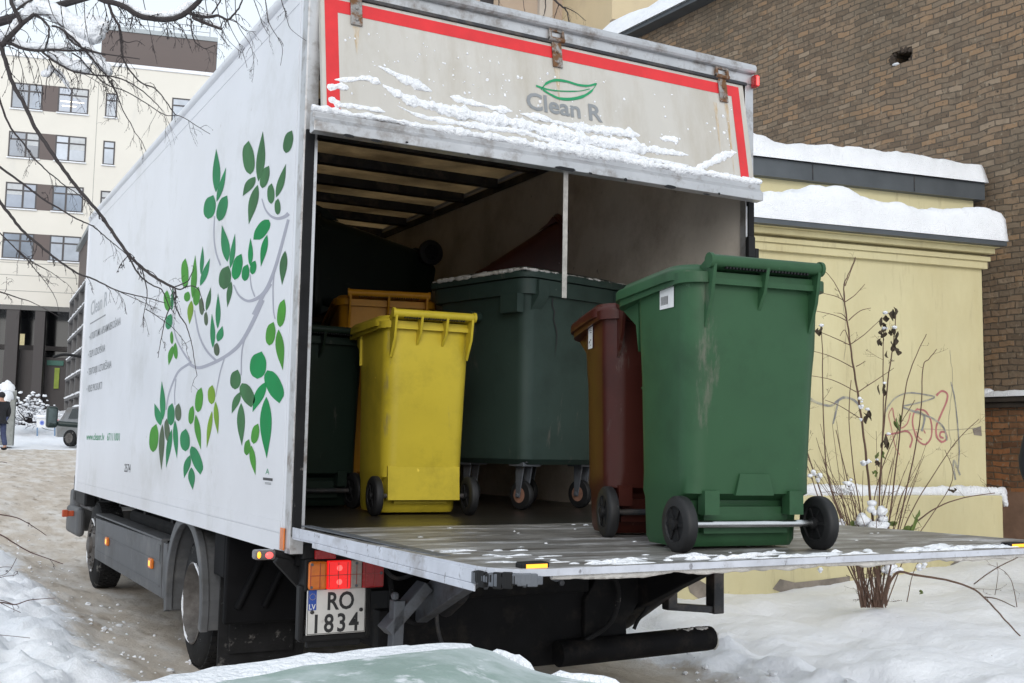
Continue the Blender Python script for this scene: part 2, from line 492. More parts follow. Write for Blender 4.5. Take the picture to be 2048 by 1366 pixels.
# loose crumbs of snow along both edges of the track
mb = MB(); RC = random.Random(77)
for i in range(620):
    y = RC.uniform(-1.5, 11) if i % 3 else RC.uniform(-1.2, 4)
    x = (-.12 + RC.gauss(0, .22)) if i % 2 else (2.5 + abs(RC.gauss(0, .45)))
    if -.05 < x < 2.3 and RC.random() < .6: continue
    r_ = min(.028, RC.lognormvariate(-4.95, .5))
    mb.sphere((x, y, ground_h(x, y)[0] + r_ * .3), r_, 6, sc=(1.2, 1.1, .8), lump=.6, seed=i)
tag(mb.build('snow_crumbs', SNOW, None, smooth=True, angle=50), 'loose crumbs of snow scattered along the edges of the track', kind='stuff')

CHROME_DULL = mat('dull_bright_steel', (.35, .33, .28), .3, .9, var=.3, vs=12)
# ------------------------------------------------------------------ the lorry
W, LEN, TOP, BOT = 2.5, 6.36, FZ + 2.433, FZ - .103
truck = thing('box_truck', 'white box truck with printed green leaves, open at the back over a lowered tail lift', 'truck', (0, 0, 0))
mb = MB(); mb.box((0, .035, BOT), (.022, LEN, TOP - .03)); lw = mb.build('side_wall', PAINT, truck)
mb = MB(); mb.box((.022, .04, FZ - .02), (.04, LEN - .03, TOP - .06)); mb.build('inner_lining', PLYWOOD_DARKENED, lw)
mb = MB()   # rub rails and seams of the left wall
mb.box((-.005, .13, BOT + .0), (0, LEN - .02, BOT + .075)); mb.box((-.003, .13, BOT + .079), (0, LEN - .02, BOT + .127))
mb.box((-.002, .105, BOT), (0, .125, TOP - .1)); mb.box((-.002, .125, TOP - .12), (0, LEN - .03, TOP - .045))
mb.build('rub_rail', PAINT, lw, bevel=.002)
mb = MB(); mb.box((W - .022, .035, BOT), (W, LEN, TOP - .03)); rw = mb.build('side_wall', PAINT, truck)
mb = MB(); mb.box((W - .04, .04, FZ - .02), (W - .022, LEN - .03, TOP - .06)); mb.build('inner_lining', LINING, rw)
mb = MB(); mb.box((W - .05, .05, TOP - .13), (W - .0405, LEN - .05, TOP - .075)); mb.build('top_trim', STEEL_DARK, rw)
mb = MB(); mb.box((.022, LEN - .03, FZ - .05), (W - .022, LEN, TOP - .03)); mb.build('front_wall', PLYWOOD_DARKENED, truck)
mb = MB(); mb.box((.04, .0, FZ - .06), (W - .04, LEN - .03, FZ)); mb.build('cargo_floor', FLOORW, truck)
mb = MB(); mb.box((.0, .03, TOP - .03), (W, LEN, TOP - .018)); mb.build('roof_panel', GRP, truck)
mb = MB()   # thin snow lying on the roof


for i in range(10):
    y = .50 + i * .585
    mb = MB(); mb.box((.042, y, TOP - .10), (W - .052, y + .07, TOP - .032)); mb.build('ceiling_rib', STEEL_DARK, truck)
for a in ((.0, .05), ):
    mb = MB()
    mb.tube([(.012, .0, TOP - .012), (.012, LEN + .01, TOP - .012)], .032, 10)
    mb.build('roof_rail', PAINT, truck, smooth=True)
    mb = MB(); mb.tube([(W - .012, .0, TOP - .012), (W - .012, LEN + .01, TOP - .012)], .032, 10); mb.build('roof_rail', PAINT, truck, smooth=True)
# front upper corner cap
mb = MB(); mb.tube([(.012, LEN + .01, TOP - .05), (.012, LEN + .01, BOT)], .026, 10); mb.build('front_corner_rail', PAINT, truck, smooth=True)
# rear frame
HDZ = FZ + 2.315
for side in (0, 1):
    x0, x1 = (0, .056) if side == 0 else (W - .056, W)
    mb = MB(); mb.box((x0, -.012, BOT + .0), (x1, .034, TOP - .03))
    if side == 0: mb.box((-.004, -.014, BOT + .02), (-.0005, .06, TOP - .06))
    cp = mb.build('corner_post', ALU, truck, bevel=.003)
    mb = MB()
    if side == 0:
        mb.box((.002, -.03, FZ - .03), (.040, -.0125, FZ + 1.70)); mb.box((.040, -.022, FZ - .02), (.0565, -.0125, FZ + 1.66), 1)
    else:
        mb.box((W - .05, -.03, FZ - .03), (W - .012, -.0125, FZ + 1.70)); mb.box((W - .0625, -.022, FZ - .02), (W - .05, -.0125, FZ + 1.66), 1)
    mb.build('rubber_seal', [SEAL, ALU], cp, bevel=.002)
mb = MB()
mb.tube([(-.01, -.03, TOP - .02), (W - .012, -.03, TOP - .02)], .026, 12)
mb.box((.0, -.02, HDZ + .02), (W, .03, TOP - .031))
mb.box((.0625, -.035, HDZ + .002), (W - .0625, -.0125, HDZ + .018), 1)
mb.build('rear_header', [ALU, STEEL_DARK], truck, bevel=.002)
mb = MB(); mb.box((W - .024, -.06, TOP - .12), (W + .008, -.013, TOP - .05)); lm = mb.build('marker_lamp', RED_OFF, truck, bevel=.012)
mb = MB(); mb.box((W - .019, -.063, TOP - .112), (W - .003, -.0605, TOP - .062)); mb.build('lamp_lens', RED_HOT, lm)
mb = MB()
for u, v in ((1110, 200), ): pass
# top flap, hinged under the header and swung a little outwards at the bottom
FT, FB = Vector((0, -.024, HDZ)), Vector((0, -.125, FZ + 1.70))
fdn = (FB - FT).normalized(); fn = Vector((0, fdn.z, -fdn.y)); fn = fn if fn.y < 0 else -fn
flen = (FB - FT).length
def fl(x, d, off=0.0):        # point on the flap: x across, d down from the hinge, off outwards
    return Vector((x, 0, 0)) + FT + fdn * d + fn * off
def flpx(u, v, off=0.0):
    p = onp(u, v, FT + fn * off, fn); return p
mb = MB()
q = [fl(.042, 0), fl(W - .085, 0), fl(W - .085, flen), fl(.042, flen)]
qb = [p - fn * .025 for p in q]
mb.add(q + qb, [(0, 1, 2, 3), (4, 7, 6, 5), (0, 4, 5, 1), (1, 5, 6, 2), (2, 6, 7, 3), (3, 7, 4, 0)])
flap = mb.build('top_flap', PANEL, truck)
mb = MB()
def fquad(x0, x1, d0, d1, off, mi=0): mb.add([fl(x0, d0, off), fl(x1, d0, off), fl(x1, d1, off), fl(x0, d1, off)], [(0, 1, 2, 3)], mi)
TI = .060
fquad(TI, W - .118, .016, .078, .0015); fquad(TI, TI + .060, .078, flen - .02, .0015); fquad(W - .174, W - .118, .078, flen - .02, .0015)
mb.build('reflective_tape', REDTAPE, flap)
mb = MB()
fb0 = FB
prof = [(-.158, FZ + 1.662), (-.105, FZ + 1.660), (-.098, FZ + 1.668), (-.095, FZ + 1.752), (-.128, FZ + 1.760), (-.140, FZ + 1.748), (-.135, FZ + 1.728), (-.16, FZ + 1.703)]
mb.prism(prof, 0, -.008, W - .062)
rail = mb.build('flap_rail', ALU, flap, bevel=.003)
mb = MB()
for u, v, w, h in ((697, 272, 22, 7), (752, 282, 24, 6), (936, 309, 8, 3), (1130, 338, 44, 9), (1250, 360, 8, 7), (1340, 374, 26, 8), (1412, 389, 18, 3), (1437, 388, 5, 5), (813, 285, 5, 4), (1180, 347, 8, 5)):
    p = on(u, v, 1, -.159); s_ = (p - CAM).length / FPX
    n_ = 9
    mb.add([p + Vector((math.cos(2 * math.pi * k / n_) * w * .55 * s_ * (1 + .35 * noise.noise(Vector((k * 1.3, u, 0)))), -.005, math.sin(2 * math.pi * k / n_) * h * .5 * s_ * (1 + .5 * noise.noise(Vector((k * 1.7, v, 3)))))) for k in range(n_)], [tuple(range(n_))])
mb.build('rail_hole_patch', BLACK, rail)  # flat black patches on the rail stand for the shade inside holes
RUST = mat('rusty_steel', (.3, .29, .28), .6, .4, var=.25, vs=18, dirt=[((.16, .075, .03), .5, 14, .05), ((.04, .03, .025), .36, 20, .05)])
for u, v in ((712, 40), (1113, 115), (1445, 190)):
    x = flpx(u, v).x
    mb = MB()
    mb.T = None
    def fbx(x0, x1, d0, d1, o0, o1):
        vs = [fl(xx, d, o) for o in (o0, o1) for xx, d in ((x0, d0), (x1, d0), (x1, d1), (x0, d1))]
        mb.add(vs, [(0, 3, 2, 1), (4, 5, 6, 7), (0, 1, 5, 4), (1, 2, 6, 5), (2, 3, 7, 6), (3, 0, 4, 7)])
    fbx(x - .027, x + .027, -.015, .125, .003, .012); fbx(x - .04, x + .04, -.085, -.06, .0, .018)
    for sx in (-1, 1):
        fbx(x + sx * .036 - .007, x + sx * .036 + .007, -.085, -.015, .0, .022)
    mb.tube([fl(x - .043, -.018, .016), fl(x + .043, -.018, .016)], .012, 8)
    for d in (.045, .1): mb.sphere(fl(x, d, .013), .009, 8)
    mb.build('hinge', RUST, flap, bevel=.002)
# rust runs under the hinges: thin stains on the panel itself
STAIN = mat('rust_stain', (.40, .27, .13), .6, var=.25, vs=12, dirt=[((.52, .47, .40), .52, 8, .12, 8, (8, 8, .7))], stretch=(9, 9, .8))
mb = MB()
for u, v, w, d in ((712, 40, .03, .14), (1113, 130, .03, .18), (1430, 205, .022, .32), (1452, 205, .022, .42)):
    p = flpx(u, v); x = p.x; d0 = max(.128, (p - FT).dot(fdn)); n_ = 14
    vs = []
    for k in range(n_ + 1):
        t = k / n_; ww = w * (1 - t) ** .8 * (.75 + .4 * noise.noise(Vector((u, k * .8, 0))))
        vs += [fl(x - ww * .7, d0 + d * t, .0009), fl(x + ww * .7, d0 + d * t, .0009)]
    mb.add(vs, [(2 * k, 2 * k + 1, 2 * k + 3, 2 * k + 2) for k in range(n_)])
mb.build('rust_stain', STAIN, flap)
# company name and leaf emblem on the flap
mb = MB()
A, B = flpx(1054, 216, .003), flpx(1206, 244, .003)
put_text(mb, 'Clean R', A, (B - A).normalized(), -fdn, (B - A).length, .088, 0, bold=.024)
def c2(x, y): return (1040 + x / 3.416, y / 3.416)
for pts, w in (([(145, 612), (180, 570), (240, 548), (320, 556), (400, 580), (470, 585), (525, 570)], (.006, .012, .014, .012, .012, .010, .004)),
               ([(525, 570), (490, 620), (430, 658), (350, 676), (270, 672), (210, 645), (155, 612)], (.004, .011, .015, .015, .012, .01, .005)),
               ([(110, 585), (180, 608), (270, 621), (400, 622), (480, 605)], (.010, .007, .006, .004, .002))):
    P = spline([(*c2(*p), 0) for p in pts], 4)
    Wd = [w[min(int(i / 4), len(w) - 1)] for i in range(len(P))]
    ribbon(mb, [flpx(p[0], p[1], .003) for p in P], Wd, fn, 1)
mb.build('company_lettering', [GREYINK, GREENINK], flap)
# snow clinging to the flap and lying on its rail
def clump(mb, pxs, rpx, off=.0005, sd=0.0, k=5, n=11):
    P = spline([(*p, 0) for p in pxs], max(2, k * 3))
    c = [flpx(p[0], p[1], off) for p in P]
    vs, fs = [], []
    for i, p in enumerate(c):
        t = i / (len(c) - 1)
        e = min(1, min(t, 1 - t) * 6 + .12)
        q = p + Vector((sd * 3.1, 0, 0))
        r0 = rpx * (p - CAM).length / FPX * e
        gap = max(.12, 1 + .75 * noise.noise(q * 9) + .35 * noise.noise(q * 31))
        d = (c[min(i + 1, len(c) - 1)] - c[max(i - 1, 0)]).normalized()
        up = fn.cross(d).normalized()
        for j in range(n):
            a = math.pi * j / (n - 1)
            g = q + up * (math.cos(a) * .05)
            w_ = gap * (1 + .5 * noise.noise(g * 40) + .22 * noise.noise(g * 110))
            hgt = max(0, math.sin(a)) ** 1.3 * r0 * .62 * gap * (1 + .55 * noise.noise(g * 45 + Vector((0, 0, 5))) + .22 * noise.noise(g * 150))
            vs.append(p + up * (math.cos(a) * r0 * w_ * 1.12) + fn * max(-.0004, hgt))
    for i in range(len(c) - 1):
        for j in range(n - 1):
            fs.append((i * n + j, i * n + j + 1, (i + 1) * n + j + 1, (i + 1) * n + j))
    mb.add(vs, fs)
def c1(x, y): return (560 + x / 3.416, y / 3.416)
mb = MB()
clump(mb, [c1(670, 450), c1(750, 490), c1(850, 540), c1(940, 580), c1(1040, 625)], 7, sd=1)
clump(mb, [c1(370, 545), c1(480, 545), c1(600, 535), c1(690, 570)], 4.5, sd=2)
clump(mb, [c1(700, 580), c1(800, 640), c1(900, 690), c1(1050, 730), c1(1200, 765), c1(1400, 805), c1(1600, 840), c2(60, 860), c2(200, 900), c2(400, 945), c2(600, 975), c2(800, 1010), c2(1000, 1035), c2(1150, 1060)], 11, sd=3, k=8)
clump(mb, [c1(800, 720), c1(950, 790), c1(1150, 830), c1(1400, 870), c1(1650, 900), c2(200, 960), c2(500, 1020), c2(800, 1075), c2(1150, 1130)], 5, sd=4, k=8)
clump(mb, [c2(0, 775), c2(150, 808), c2(300, 848), c2(500, 885), c2(700, 905), c2(820, 925)], 6, sd=5, k=6)
clump(mb, [c1(1160, 660), c1(1300, 700), c1(1450, 735), c1(1590, 760)], 6.5, sd=6)
clump(mb, [c1(400, 715), c1(500, 725), c1(620, 745), c1(720, 765)], 5, sd=7)
clump(mb, [c2(960, 950), c2(1030, 950), c2(1080, 970)], 6, sd=8)
clump(mb, [c1(320, 600), c1(400, 590), c1(470, 600)], 6, sd=9); clump(mb, [c1(330, 670), c1(380, 700), c1(405, 740)], 5, sd=10)
clump(mb, [c2(1200, 1150), c2(1300, 1110), c2(1400, 1060), c2(1480, 1040)], 7, sd=11)
R9 = random.Random(5)
for i in range(170):
    x, y = R9.uniform(430, 1640), R9.uniform(170, 640)
    if R9.random() < .5: u, v = c1(x, y + (x - 430) * .18)
    else: u, v = c2(R9.uniform(0, 1480), R9.uniform(500, 1050))
    if v > 250 + (u - 760) * .13 or v < 60 + (u - 760) * .22: continue
    r_ = R9.uniform(.6, 2.2) * (1.3 if R9.random() < .1 else 1)
    clump(mb, [(u - r_, v - r_ * .3), (u, v), (u + r_, v + r_ * R9.uniform(-.5, .8))], r_ * 1.0, sd=i * 2.3 + 20, k=2, n=6)
mb.build('clinging_snow', SNOW, flap, smooth=True, angle=80)
mb = MB()
pts, rr = [], []
for i in range(260):
    t = i / 259; x = -.012 + t * (W - .04)
    pts.append((x, -.128 + .006 * fbm(x * 4, 1.0), FZ + 1.766 + .008 * fbm(x * 5, 2.0)))
    rr.append((.013 + .009 * sm(.15, .5, t) - .008 * sm(.8, 1, t)) * max(.25, 1 + .8 * fbm(x * 7, 5.0) + .5 * fbm(x * 31, 2.0)))
mb.tube(pts, rr, 12, lump=.4)
mb.build('rail_snow', SNOW, flap, smooth=True, angle=80)
mb = MB(); mb.box((1.243, -.112, FZ + 1.06), (1.268, -.109, FZ + 1.665)); mb.build('pull_strap', mat('grey_webbing', (.36, .34, .31), .8, var=.25, vs=30), truck)
# end stops below the rail on the right post
mb = MB(); mb.box((W - .075, -.06, FZ + 1.38), (W - .03, -.03, FZ + 1.49)); mb.box((W - .0295, -.06, FZ + 1.36), (W - .005, -.03, FZ + 1.43)); mb.build('flap_latch', BLACK, truck, bevel=.004)

# prints on the left wall ------------------------------------------------
XS = -.0013
def sp(u, v): return on(u, v, 0, XS)
def c6(x, y): return (280 + x / 3.594, 240 + y / 3.594)
def c7(x, y): return (280 + x / 3.415, 600 + y / 3.415)
def leaf(mb, b_, t_, w, kind, mi):
    bx, by = b_; tx, ty = t_
    ax, ay = tx - bx, ty - by; ln = math.hypot(ax, ay); nx, ny = -ay / ln, ax / ln
    n = 11; L_, R_ = [], []
    for i in range(n + 1):
        t = i / n
        if kind == 'L': h = (math.sin(math.pi * t ** .78) ** 1.08) * (.5)
        else: h = .5 * max(0, 1 - abs(2 * t - 1) ** 2.6) ** .62
        sk = (.06 * math.sin(math.pi * t) if kind == 'L' else .0) * w
        kx = 1.0
        L_.append((bx + ax * t + nx * (h * w * kx + sk), by + ay * t + ny * (h * w * kx + sk)))
        R_.append((bx + ax * t - nx * (h * w - sk), by + ay * t - ny * (h * w - sk)))
    if kind == 'R':
        L_[-1] = (tx + nx * w * .16 + ax * .05, ty + ny * w * .16 + ay * .05); R_[-1] = L_[-1]; L_[-2] = (L_[-2][0] + nx * w * .03, L_[-2][1] + ny * w * .03)
    poly = L_ + R_[::-1][1:-1]
    mb.add([sp(*p) for p in poly], [tuple(range(len(poly)))], mi)
mb = MB()
for b_, t_, w, k, mi in [
    ((545, 520), (547, 205), 56, 'L', 0), ((550, 588), (618, 340), 38, 'L', 0), ((488, 712), (512, 546), 84, 'R', 0), ((567, 727), (612, 548), 70, 'R', 0),
    ((792, 392), (768, 162), 84, 'R', 1), ((850, 442), (882, 80), 62, 'L', 1), ((877, 490), (915, 334), 60, 'R', 1), ((828, 408), (738, 547), 62, 'L', 1),
    ((845, 466), (781, 750), 64, 'L', 1), ((942, 603), (938, 462), 52, 'R', 1), ((978, 557), (1048, 315), 50, 'L', 1), ((990, 682), (986, 570), 42, 'R', 1),
    ((1048, 238), (1080, 80), 66, 'R', 1), ((925, 716), (830, 860), 84, 'R', 2), ((913, 826), (868, 1055), 46, 'L', 2), ((627, 1020), (588, 755), 60, 'L', 0),
    ((648, 1066), (682, 816), 36, 'L', 0), ((680, 1150), (716, 968), 70, 'R', 2), ((600, 1218), (620, 1054), 86, 'R', 1), ((656, 1160), (628, 1346), 38, 'L', 1),
    ((791, 1050), (793, 848), 36, 'L', 2), ((752, 1158), (764, 1042), 54, 'R', 2), ((806, 1110), (820, 1014), 44, 'R', 2), ((1043, 940), (1020, 1186), 54, 'L', 1),
    ((326, 1210), (318, 1004), 52, 'R', 3), ((376, 1282), (397, 970), 42, 'L', 3), ((438, 1112), (450, 906), 28, 'L', 0), ((432, 1192), (502, 993), 42, 'L', 0),
    ((336, 1306), (340, 1236), 44, 'R', 3), ((400, 1336), (412, 1204), 48, 'R', 3), ((475, 1372), (508, 1202), 32, 'L', 1), ((445, 1404), (438, 1280), 34, 'R', 5),
    ((202, 1376), (188, 1232), 48, 'R', 3), ((228, 1370), (232, 1208), 20, 'L', 0), ((557, 1500), (560, 1244), 36, 'L', 0), ((370, 1298), (355, 1470), 42, 'L', 4)]:
    leaf(mb, c6(*b_), c6(*t_), w / 3.594, k, mi)
for b_, t_, w, k, mi in [
    ((155, 820), (148, 553), 38, 'L', 0), ((140, 858), (98, 706), 46, 'L', 0), ((88, 1040), (100, 855), 62, 'R', 3), ((210, 858), (212, 711), 50, 'R', 0),
    ((262, 828), (258, 711), 42, 'R', 5), ((153, 848), (145, 1162), 38, 'L', 5), ((192, 970), (178, 816), 36, 'R', 5), ((216, 883), (178, 1146), 34, 'L', 0),
    ((238, 820), (252, 1082), 34, 'L', 0), ((345, 850), (355, 727), 38, 'R', 3), ((395, 768), (410, 604), 52, 'R', 3), ((380, 783), (415, 1022), 40, 'L', 3),
    ((489, 713), (486, 587), 50, 'R', 4), ((515, 693), (532, 917), 34, 'L', 4), ((492, 757), (455, 1012), 30, 'L', 4), ((648, 611), (655, 481), 72, 'R', 1),
    ((696, 568), (768, 720), 84, 'R', 1), ((684, 628), (626, 776), 46, 'L', 1), ((690, 703), (695, 997), 54, 'L', 1), ((800, 539), (812, 359), 112, 'R', 2),
    ((868, 480), (962, 688), 104, 'R', 2), ((858, 560), (768, 766), 64, 'L', 2), ((862, 660), (865, 1082), 80, 'L', 2), ((775, 983), (797, 849), 52, 'R', 3),
    ((727, 1061), (736, 956), 42, 'R', 3), ((758, 993), (788, 1196), 40, 'L', 3), ((955, 186), (975, 2), 56, 'R', 3), ((882, 311), (900, 156), 64, 'R', 3),
    ((945, 201), (975, 480), 58, 'L', 3), ((310, 1034), (303, 887), 66, 'R', 0), ((352, 998), (418, 1180), 64, 'R', 0), ((341, 1060), (300, 1217), 44, 'L', 0),
    ((350, 1143), (360, 1297), 46, 'L', 0), ((223, 313), (195, 447), 34, 'L', 3), ((246, 405), (238, 296), 28, 'R', 3), ((218, 302), (214, 216), 22, 'R', 3),
    ((190, 202), (205, 98), 46, 'R', 0), ((497, 328), (490, 93), 34, 'L', 0), ((530, 284), (562, 177), 46, 'L', 0), ((526, 383), (520, 296), 38, 'R', 5), ((452, 176), (448, 84), 26, 'R', 5)]:
    leaf(mb, c7(*b_), c7(*t_), w / 3.415, k, mi)
mb.build('leaf_print', LEAFM, lw, fixn=False)
mb = MB(); XS = -.0007
def stem(f, pts, w0, w1, sc):
    global XS
    XS -= .00004
    P = spline([(*f(*p), 0) for p in pts], 6)
    c = [sp(p[0], p[1]) for p in P]
    # stroke width measured across in the picture; convert by projecting offsets
    vs = []
    for i, p in enumerate(P):
        a_ = P[max(i - 1, 0)]; d_ = P[min(i + 1, len(P) - 1)]
        dx, dy = d_[0] - a_[0], d_[1] - a_[1]; l_ = math.hypot(dx, dy) or 1
        t = i / (len(P) - 1); w = (w0 + (w1 - w0) * t) / sc / 2
        vs += [sp(p[0] - dy / l_ * w, p[1] + dx / l_ * w), sp(p[0] + dy / l_ * w, p[1] - dx / l_ * w)]
    mb.add(vs, [(2 * i, 2 * i + 1, 2 * i + 3, 2 * i + 2) for i in range(len(P) - 1)])
stem(c6, [(875, 565), (900, 640), (940, 690), (990, 708), (1040, 695), (1068, 672)], 6, 30, 3.594)
stem(c6, [(1066, 715), (1020, 890), (975, 1050), (930, 1170), (870, 1290), (815, 1400)], 20, 26, 3.594)
stem(c7, [(838, 0), (760, 170), (690, 290), (620, 360), (520, 420), (400, 463), (330, 430)], 27, 20, 3.415)
stem(c7, [(345, 430), (270, 480), (230, 550), (195, 650), (178, 750)], 18, 7, 3.415)
stem(c6, [(672, 1185), (710, 1260), (770, 1300), (830, 1288), (890, 1245), (935, 1175)], 8, 34, 3.594)
stem(c6, [(535, 690), (530, 830), (545, 950), (578, 1045)], 7, 11, 3.594)
stem(c6, [(790, 1110), (800, 1200), (825, 1270)], 6, 9, 3.594)
stem(c6, [(965, 1080), (955, 1200), (958, 1360), (970, 1430)], 9, 7, 3.594)
stem(c7, [(370, 70), (400, 230), (450, 340), (520, 415)], 8, 16, 3.415); stem(c7, [(222, 150), (250, 270), (310, 380), (350, 430)], 7, 14, 3.415)
stem(c7, [(575, 400), (545, 500), (515, 660)], 8, 5, 3.415); stem(c7, [(722, 240), (695, 350), (690, 515)], 9, 6, 3.415)
stem(c7, [(245, 540), (235, 640), (238, 715)], 6, 5, 3.415)
mb.build('stem_print', STEMGREY, lw, fixn=False)
XS = -.0011
def side_text(mb, body, p0, p1, cap_px, mi, bold=0.0):
    A, B = sp(*p0), sp(*p1)
    zb = (A.z + B.z) / 2
    top = sp(p1[0], p1[1] - cap_px)
    put_text(mb, body, Vector((XS, A.y, zb)), (0, -1, 0), (0, 0, 1), abs(A.y - B.y), abs(top.z - B.z), mi, bold)
mb = MB()
side_text(mb, 'Clean R', (181, 630), (214, 612), 30, 1, .015)
side_text(mb, '\u2022 ATKRITUMU APSAIMNIEKO\u0160ANA', (178, 681), (241, 649), 16, 0, .008)
side_text(mb, '\u2022 TELPU UZKOP\u0160ANA', (176, 716.5), (210, 702), 15, 0, .008)
side_text(mb, '\u2022 TERITORIJU UZTUR\u0112\u0160ANA', (174.5, 751), (222.5, 735), 15, 0, .008)
side_text(mb, '\u2022 VIDES PRODUKTI', (173, 784.5), (203.5, 778), 15, 0, .008)
side_text(mb, 'www.cleanr.lv', (172.5, 880), (208, 880), 15, 2, .01); side_text(mb, '67111001', (214, 881), (239, 881), 16, 2, .01)
side_text(mb, '2574', (248.5, 943), (260.5, 945), 17, 3, .01)
side_text(mb, 'A', (531, 947), (538, 950), 12, 2, .0)
for k in range(5):
    A, B = sp(526 + (k > 1) * 4, 957 + k * 2.6), sp(545 - (k > 1) * 3, 960 + k * 2.6)
    if k in (0, 1, 3, 4):
        mb.box((XS - .0003, B.y, (A.z + B.z) / 2), (XS, A.y, (A.z + B.z) / 2 + (.006 if k < 2 else .003)), 0 if k > 1 else 3)
A, B = sp(180, 648), sp(211, 630.5)
ribbon(mb, [Vector((XS, A.y, A.z)), Vector((XS, B.y, A.z))], .012, (1, 0, 0), 0)
mb.build('side_lettering', [GREYINK, PALEINK, GREENINK, INK], lw, fixn=False)
mb = MB(); mb.box((-.012, .045, FZ - .092), (-.0055, .098, FZ + .0)); mb.build('side_reflector', AMBER, truck, bevel=.002)

# tail lift platform ------------------------------------------------------
TD = mat('platform_deck', (.235, .222, .208), .45, .2, var=.25, vs=7, bump=.0025, bs=90, stretch=(.8, 1.8, 1),
         dirt=[((.075, .062, .052), .42, 3, .1, 8, (.5, 2.5, 1)), ((.62, .61, .62), .42, 4.5, .07, 12, (.7, 2.2, 1)), ((.1, .09, .082), .34, 14, .05, 8, (.5, 3, 1))])
WORN = mat('worn_white_paint', (.52, .54, .6), .5, var=.12, vs=9, dirt=[((.2, .2, .22), .37, 24, .03, 6, (1, 1, .6)), ((.3, .29, .3), .38, 5, .08)])
PY0, PY1, PT = -.05, -1.87, FZ + .004
px0, px1 = -.005, W + .06
mb = MB()
n = 10
outline = [(px0, PY0), (px1, PY0), (px1, PY1 + .18)] + [(px1 - .18 * (1 - math.cos(rad(a))) , PY1 + .18 - .18 * math.sin(rad(a))) for a in (30, 60, 90)] + [(px0 + .14, PY1)] + [(px0 + .14 - .14 * math.sin(rad(a)), PY1 + .14 - .14 * math.cos(rad(a))) for a in (30, 60, 90)]
def pz(y): return PT + .010 * (-y) 
def pt_(y): t = (y - PY0) / (PY1 - PY0); return .042 + .03 * sm(0, .5, t) - .052 * sm(.78, 1.0, t)
oN = len(outline)
vs = [(x, y, pz(y)) for x, y in outline] + [(x, y, pz(y) - pt_(y)) for x, y in outline]
mb.add(vs, [tuple(range(oN)), tuple(range(oN, 2 * oN))[::-1]], 0)
mb.add(vs, [(i, (i + 1) % oN, oN + (i + 1) % oN, oN + i) for i in range(oN)], 1)
plat = mb.build('lift_platform', [TD, WORN], truck)
mb = MB()
mb.box((px0 - .004, -1.715, FZ - .028), (px0 - .0003, PY0 - .01, FZ + .012))
mb.box((px0 - .006, -1.72, FZ - .050), (px0 - .0003, -.32, FZ - .0285))
mb.box((px0 + .03, -1.4, FZ + .0145), (px0 + .075, PY0 - .02, FZ + .0195), 1)
mb.build('platform_edge', [WORN, STEEL_GREY], plat, bevel=.003)
R3 = random.Random(11)
mb = MB()
# broken black corner cap and the ramped lip
for i in range(16):
    a = rad(-5 + 88 * i / 16); r_ = .142
    x, y = px0 + .14 - r_ * math.cos(a), PY1 + .14 - r_ * math.sin(a)
    mb.T = Matrix.Translation((x, y, pz(y) - .028)) @ Matrix.Rotation(a, 4, 'Z')
    mb.box((-.008, -.013 - .008 * R3.random(), -.012 - .016 * R3.random()), (.006 + .005 * R3.random(), .012, .006 + .014 * R3.random()), 0 if R3.random() < .6 else 1)
mb.T = None
mb.build('corner_cap', [STEEL_GREY, BLACK], plat, bevel=.003)
for u, v in ((1068, 1128), (2030, 1088)):
    p = on(u, v, 2, PT + .028)
    mb = MB(); mb.box((p.x - .045, p.y - .012, p.z - .014), (p.x + .045, p.y + .03, p.z + .006)); fo = mb.build('warning_flasher', BLACK, plat, bevel=.006)
    mb = MB(); mb.box((p.x - .032, p.y - .0135, p.z - .010), (p.x + .036, p.y - .0125, p.z + .001)); mb.build('flasher_lens', AMBER_LIT, fo)
mb = MB()
def deck_snow(cx, cy, rx, ry, h, sd, n=26):
    vs, fs = [(cx, cy, pz(cy) + h * .8)], []
    rings = 4
    for j in range(1, rings + 1):
        for k in range(n):
            a = 2 * math.pi * k / n; t = j / rings
            w_ = 1 + .55 * noise.noise(Vector((math.cos(a) * 2.1 + sd, math.sin(a) * 2.1, sd)))
            x, y = cx + math.cos(a) * rx * t * w_, cy + math.sin(a) * ry * t * w_
            z = h * (1 - t ** 2) * (.7 + .7 * noise.noise(Vector((x * 30, y * 30, sd)))) if j < rings else -.002
            vs.append((x, y, pz(y) + max(z, -.003)))
    for k in range(n): fs.append((0, 1 + k, 1 + (k + 1) % n))
    for j in range(rings - 1):
        for k in range(n):
            k2 = (k + 1) % n
            fs.append((1 + j * n + k, 1 + (j + 1) * n + k, 1 + (j + 1) * n + k2, 1 + j * n + k2))
    mb.add(vs, fs)
for i in range(60):
    t = R3.random()
    deck_snow(.3 + t * 2.2, PY1 + .03 + abs(R3.gauss(0, .06)), R3.uniform(.015, .10), R3.uniform(.005, .02), R3.uniform(.004, .016), i * 3.1)
for i in range(22):
    deck_snow(R3.uniform(.05, .4), R3.uniform(-1.78, -1.2), R3.uniform(.01, .05), R3.uniform(.004, .012), R3.uniform(.002, .005), i * 1.7 + 60)
for i in range(40):
    deck_snow(R3.uniform(.1, 2.45), R3.uniform(-1.8, -.1), R3.uniform(.004, .02), R3.uniform(.002, .008), R3.uniform(.002, .005), i * 2.7 + 160, 12)
mb.build('deck_snow', SNOW, plat, smooth=True, angle=80)
mb = MB()   # ragged ice hanging under the lip
pts, rr = [], []
for i in range(120):
    t = i / 119; x = .17 + t * 2.2
    pts.append((x, PY1 + .03, pz(PY1) - .026 - .006 * fbm(x * 6, 8.0))); rr.append(.012 * (1.0 + .7 * fbm(x * 9, 3.0)))
mb.tube(pts, rr, 7, lump=.3); mb.build('lip_ice', SNOW_DIRTY, plat, smooth=True, angle=80)

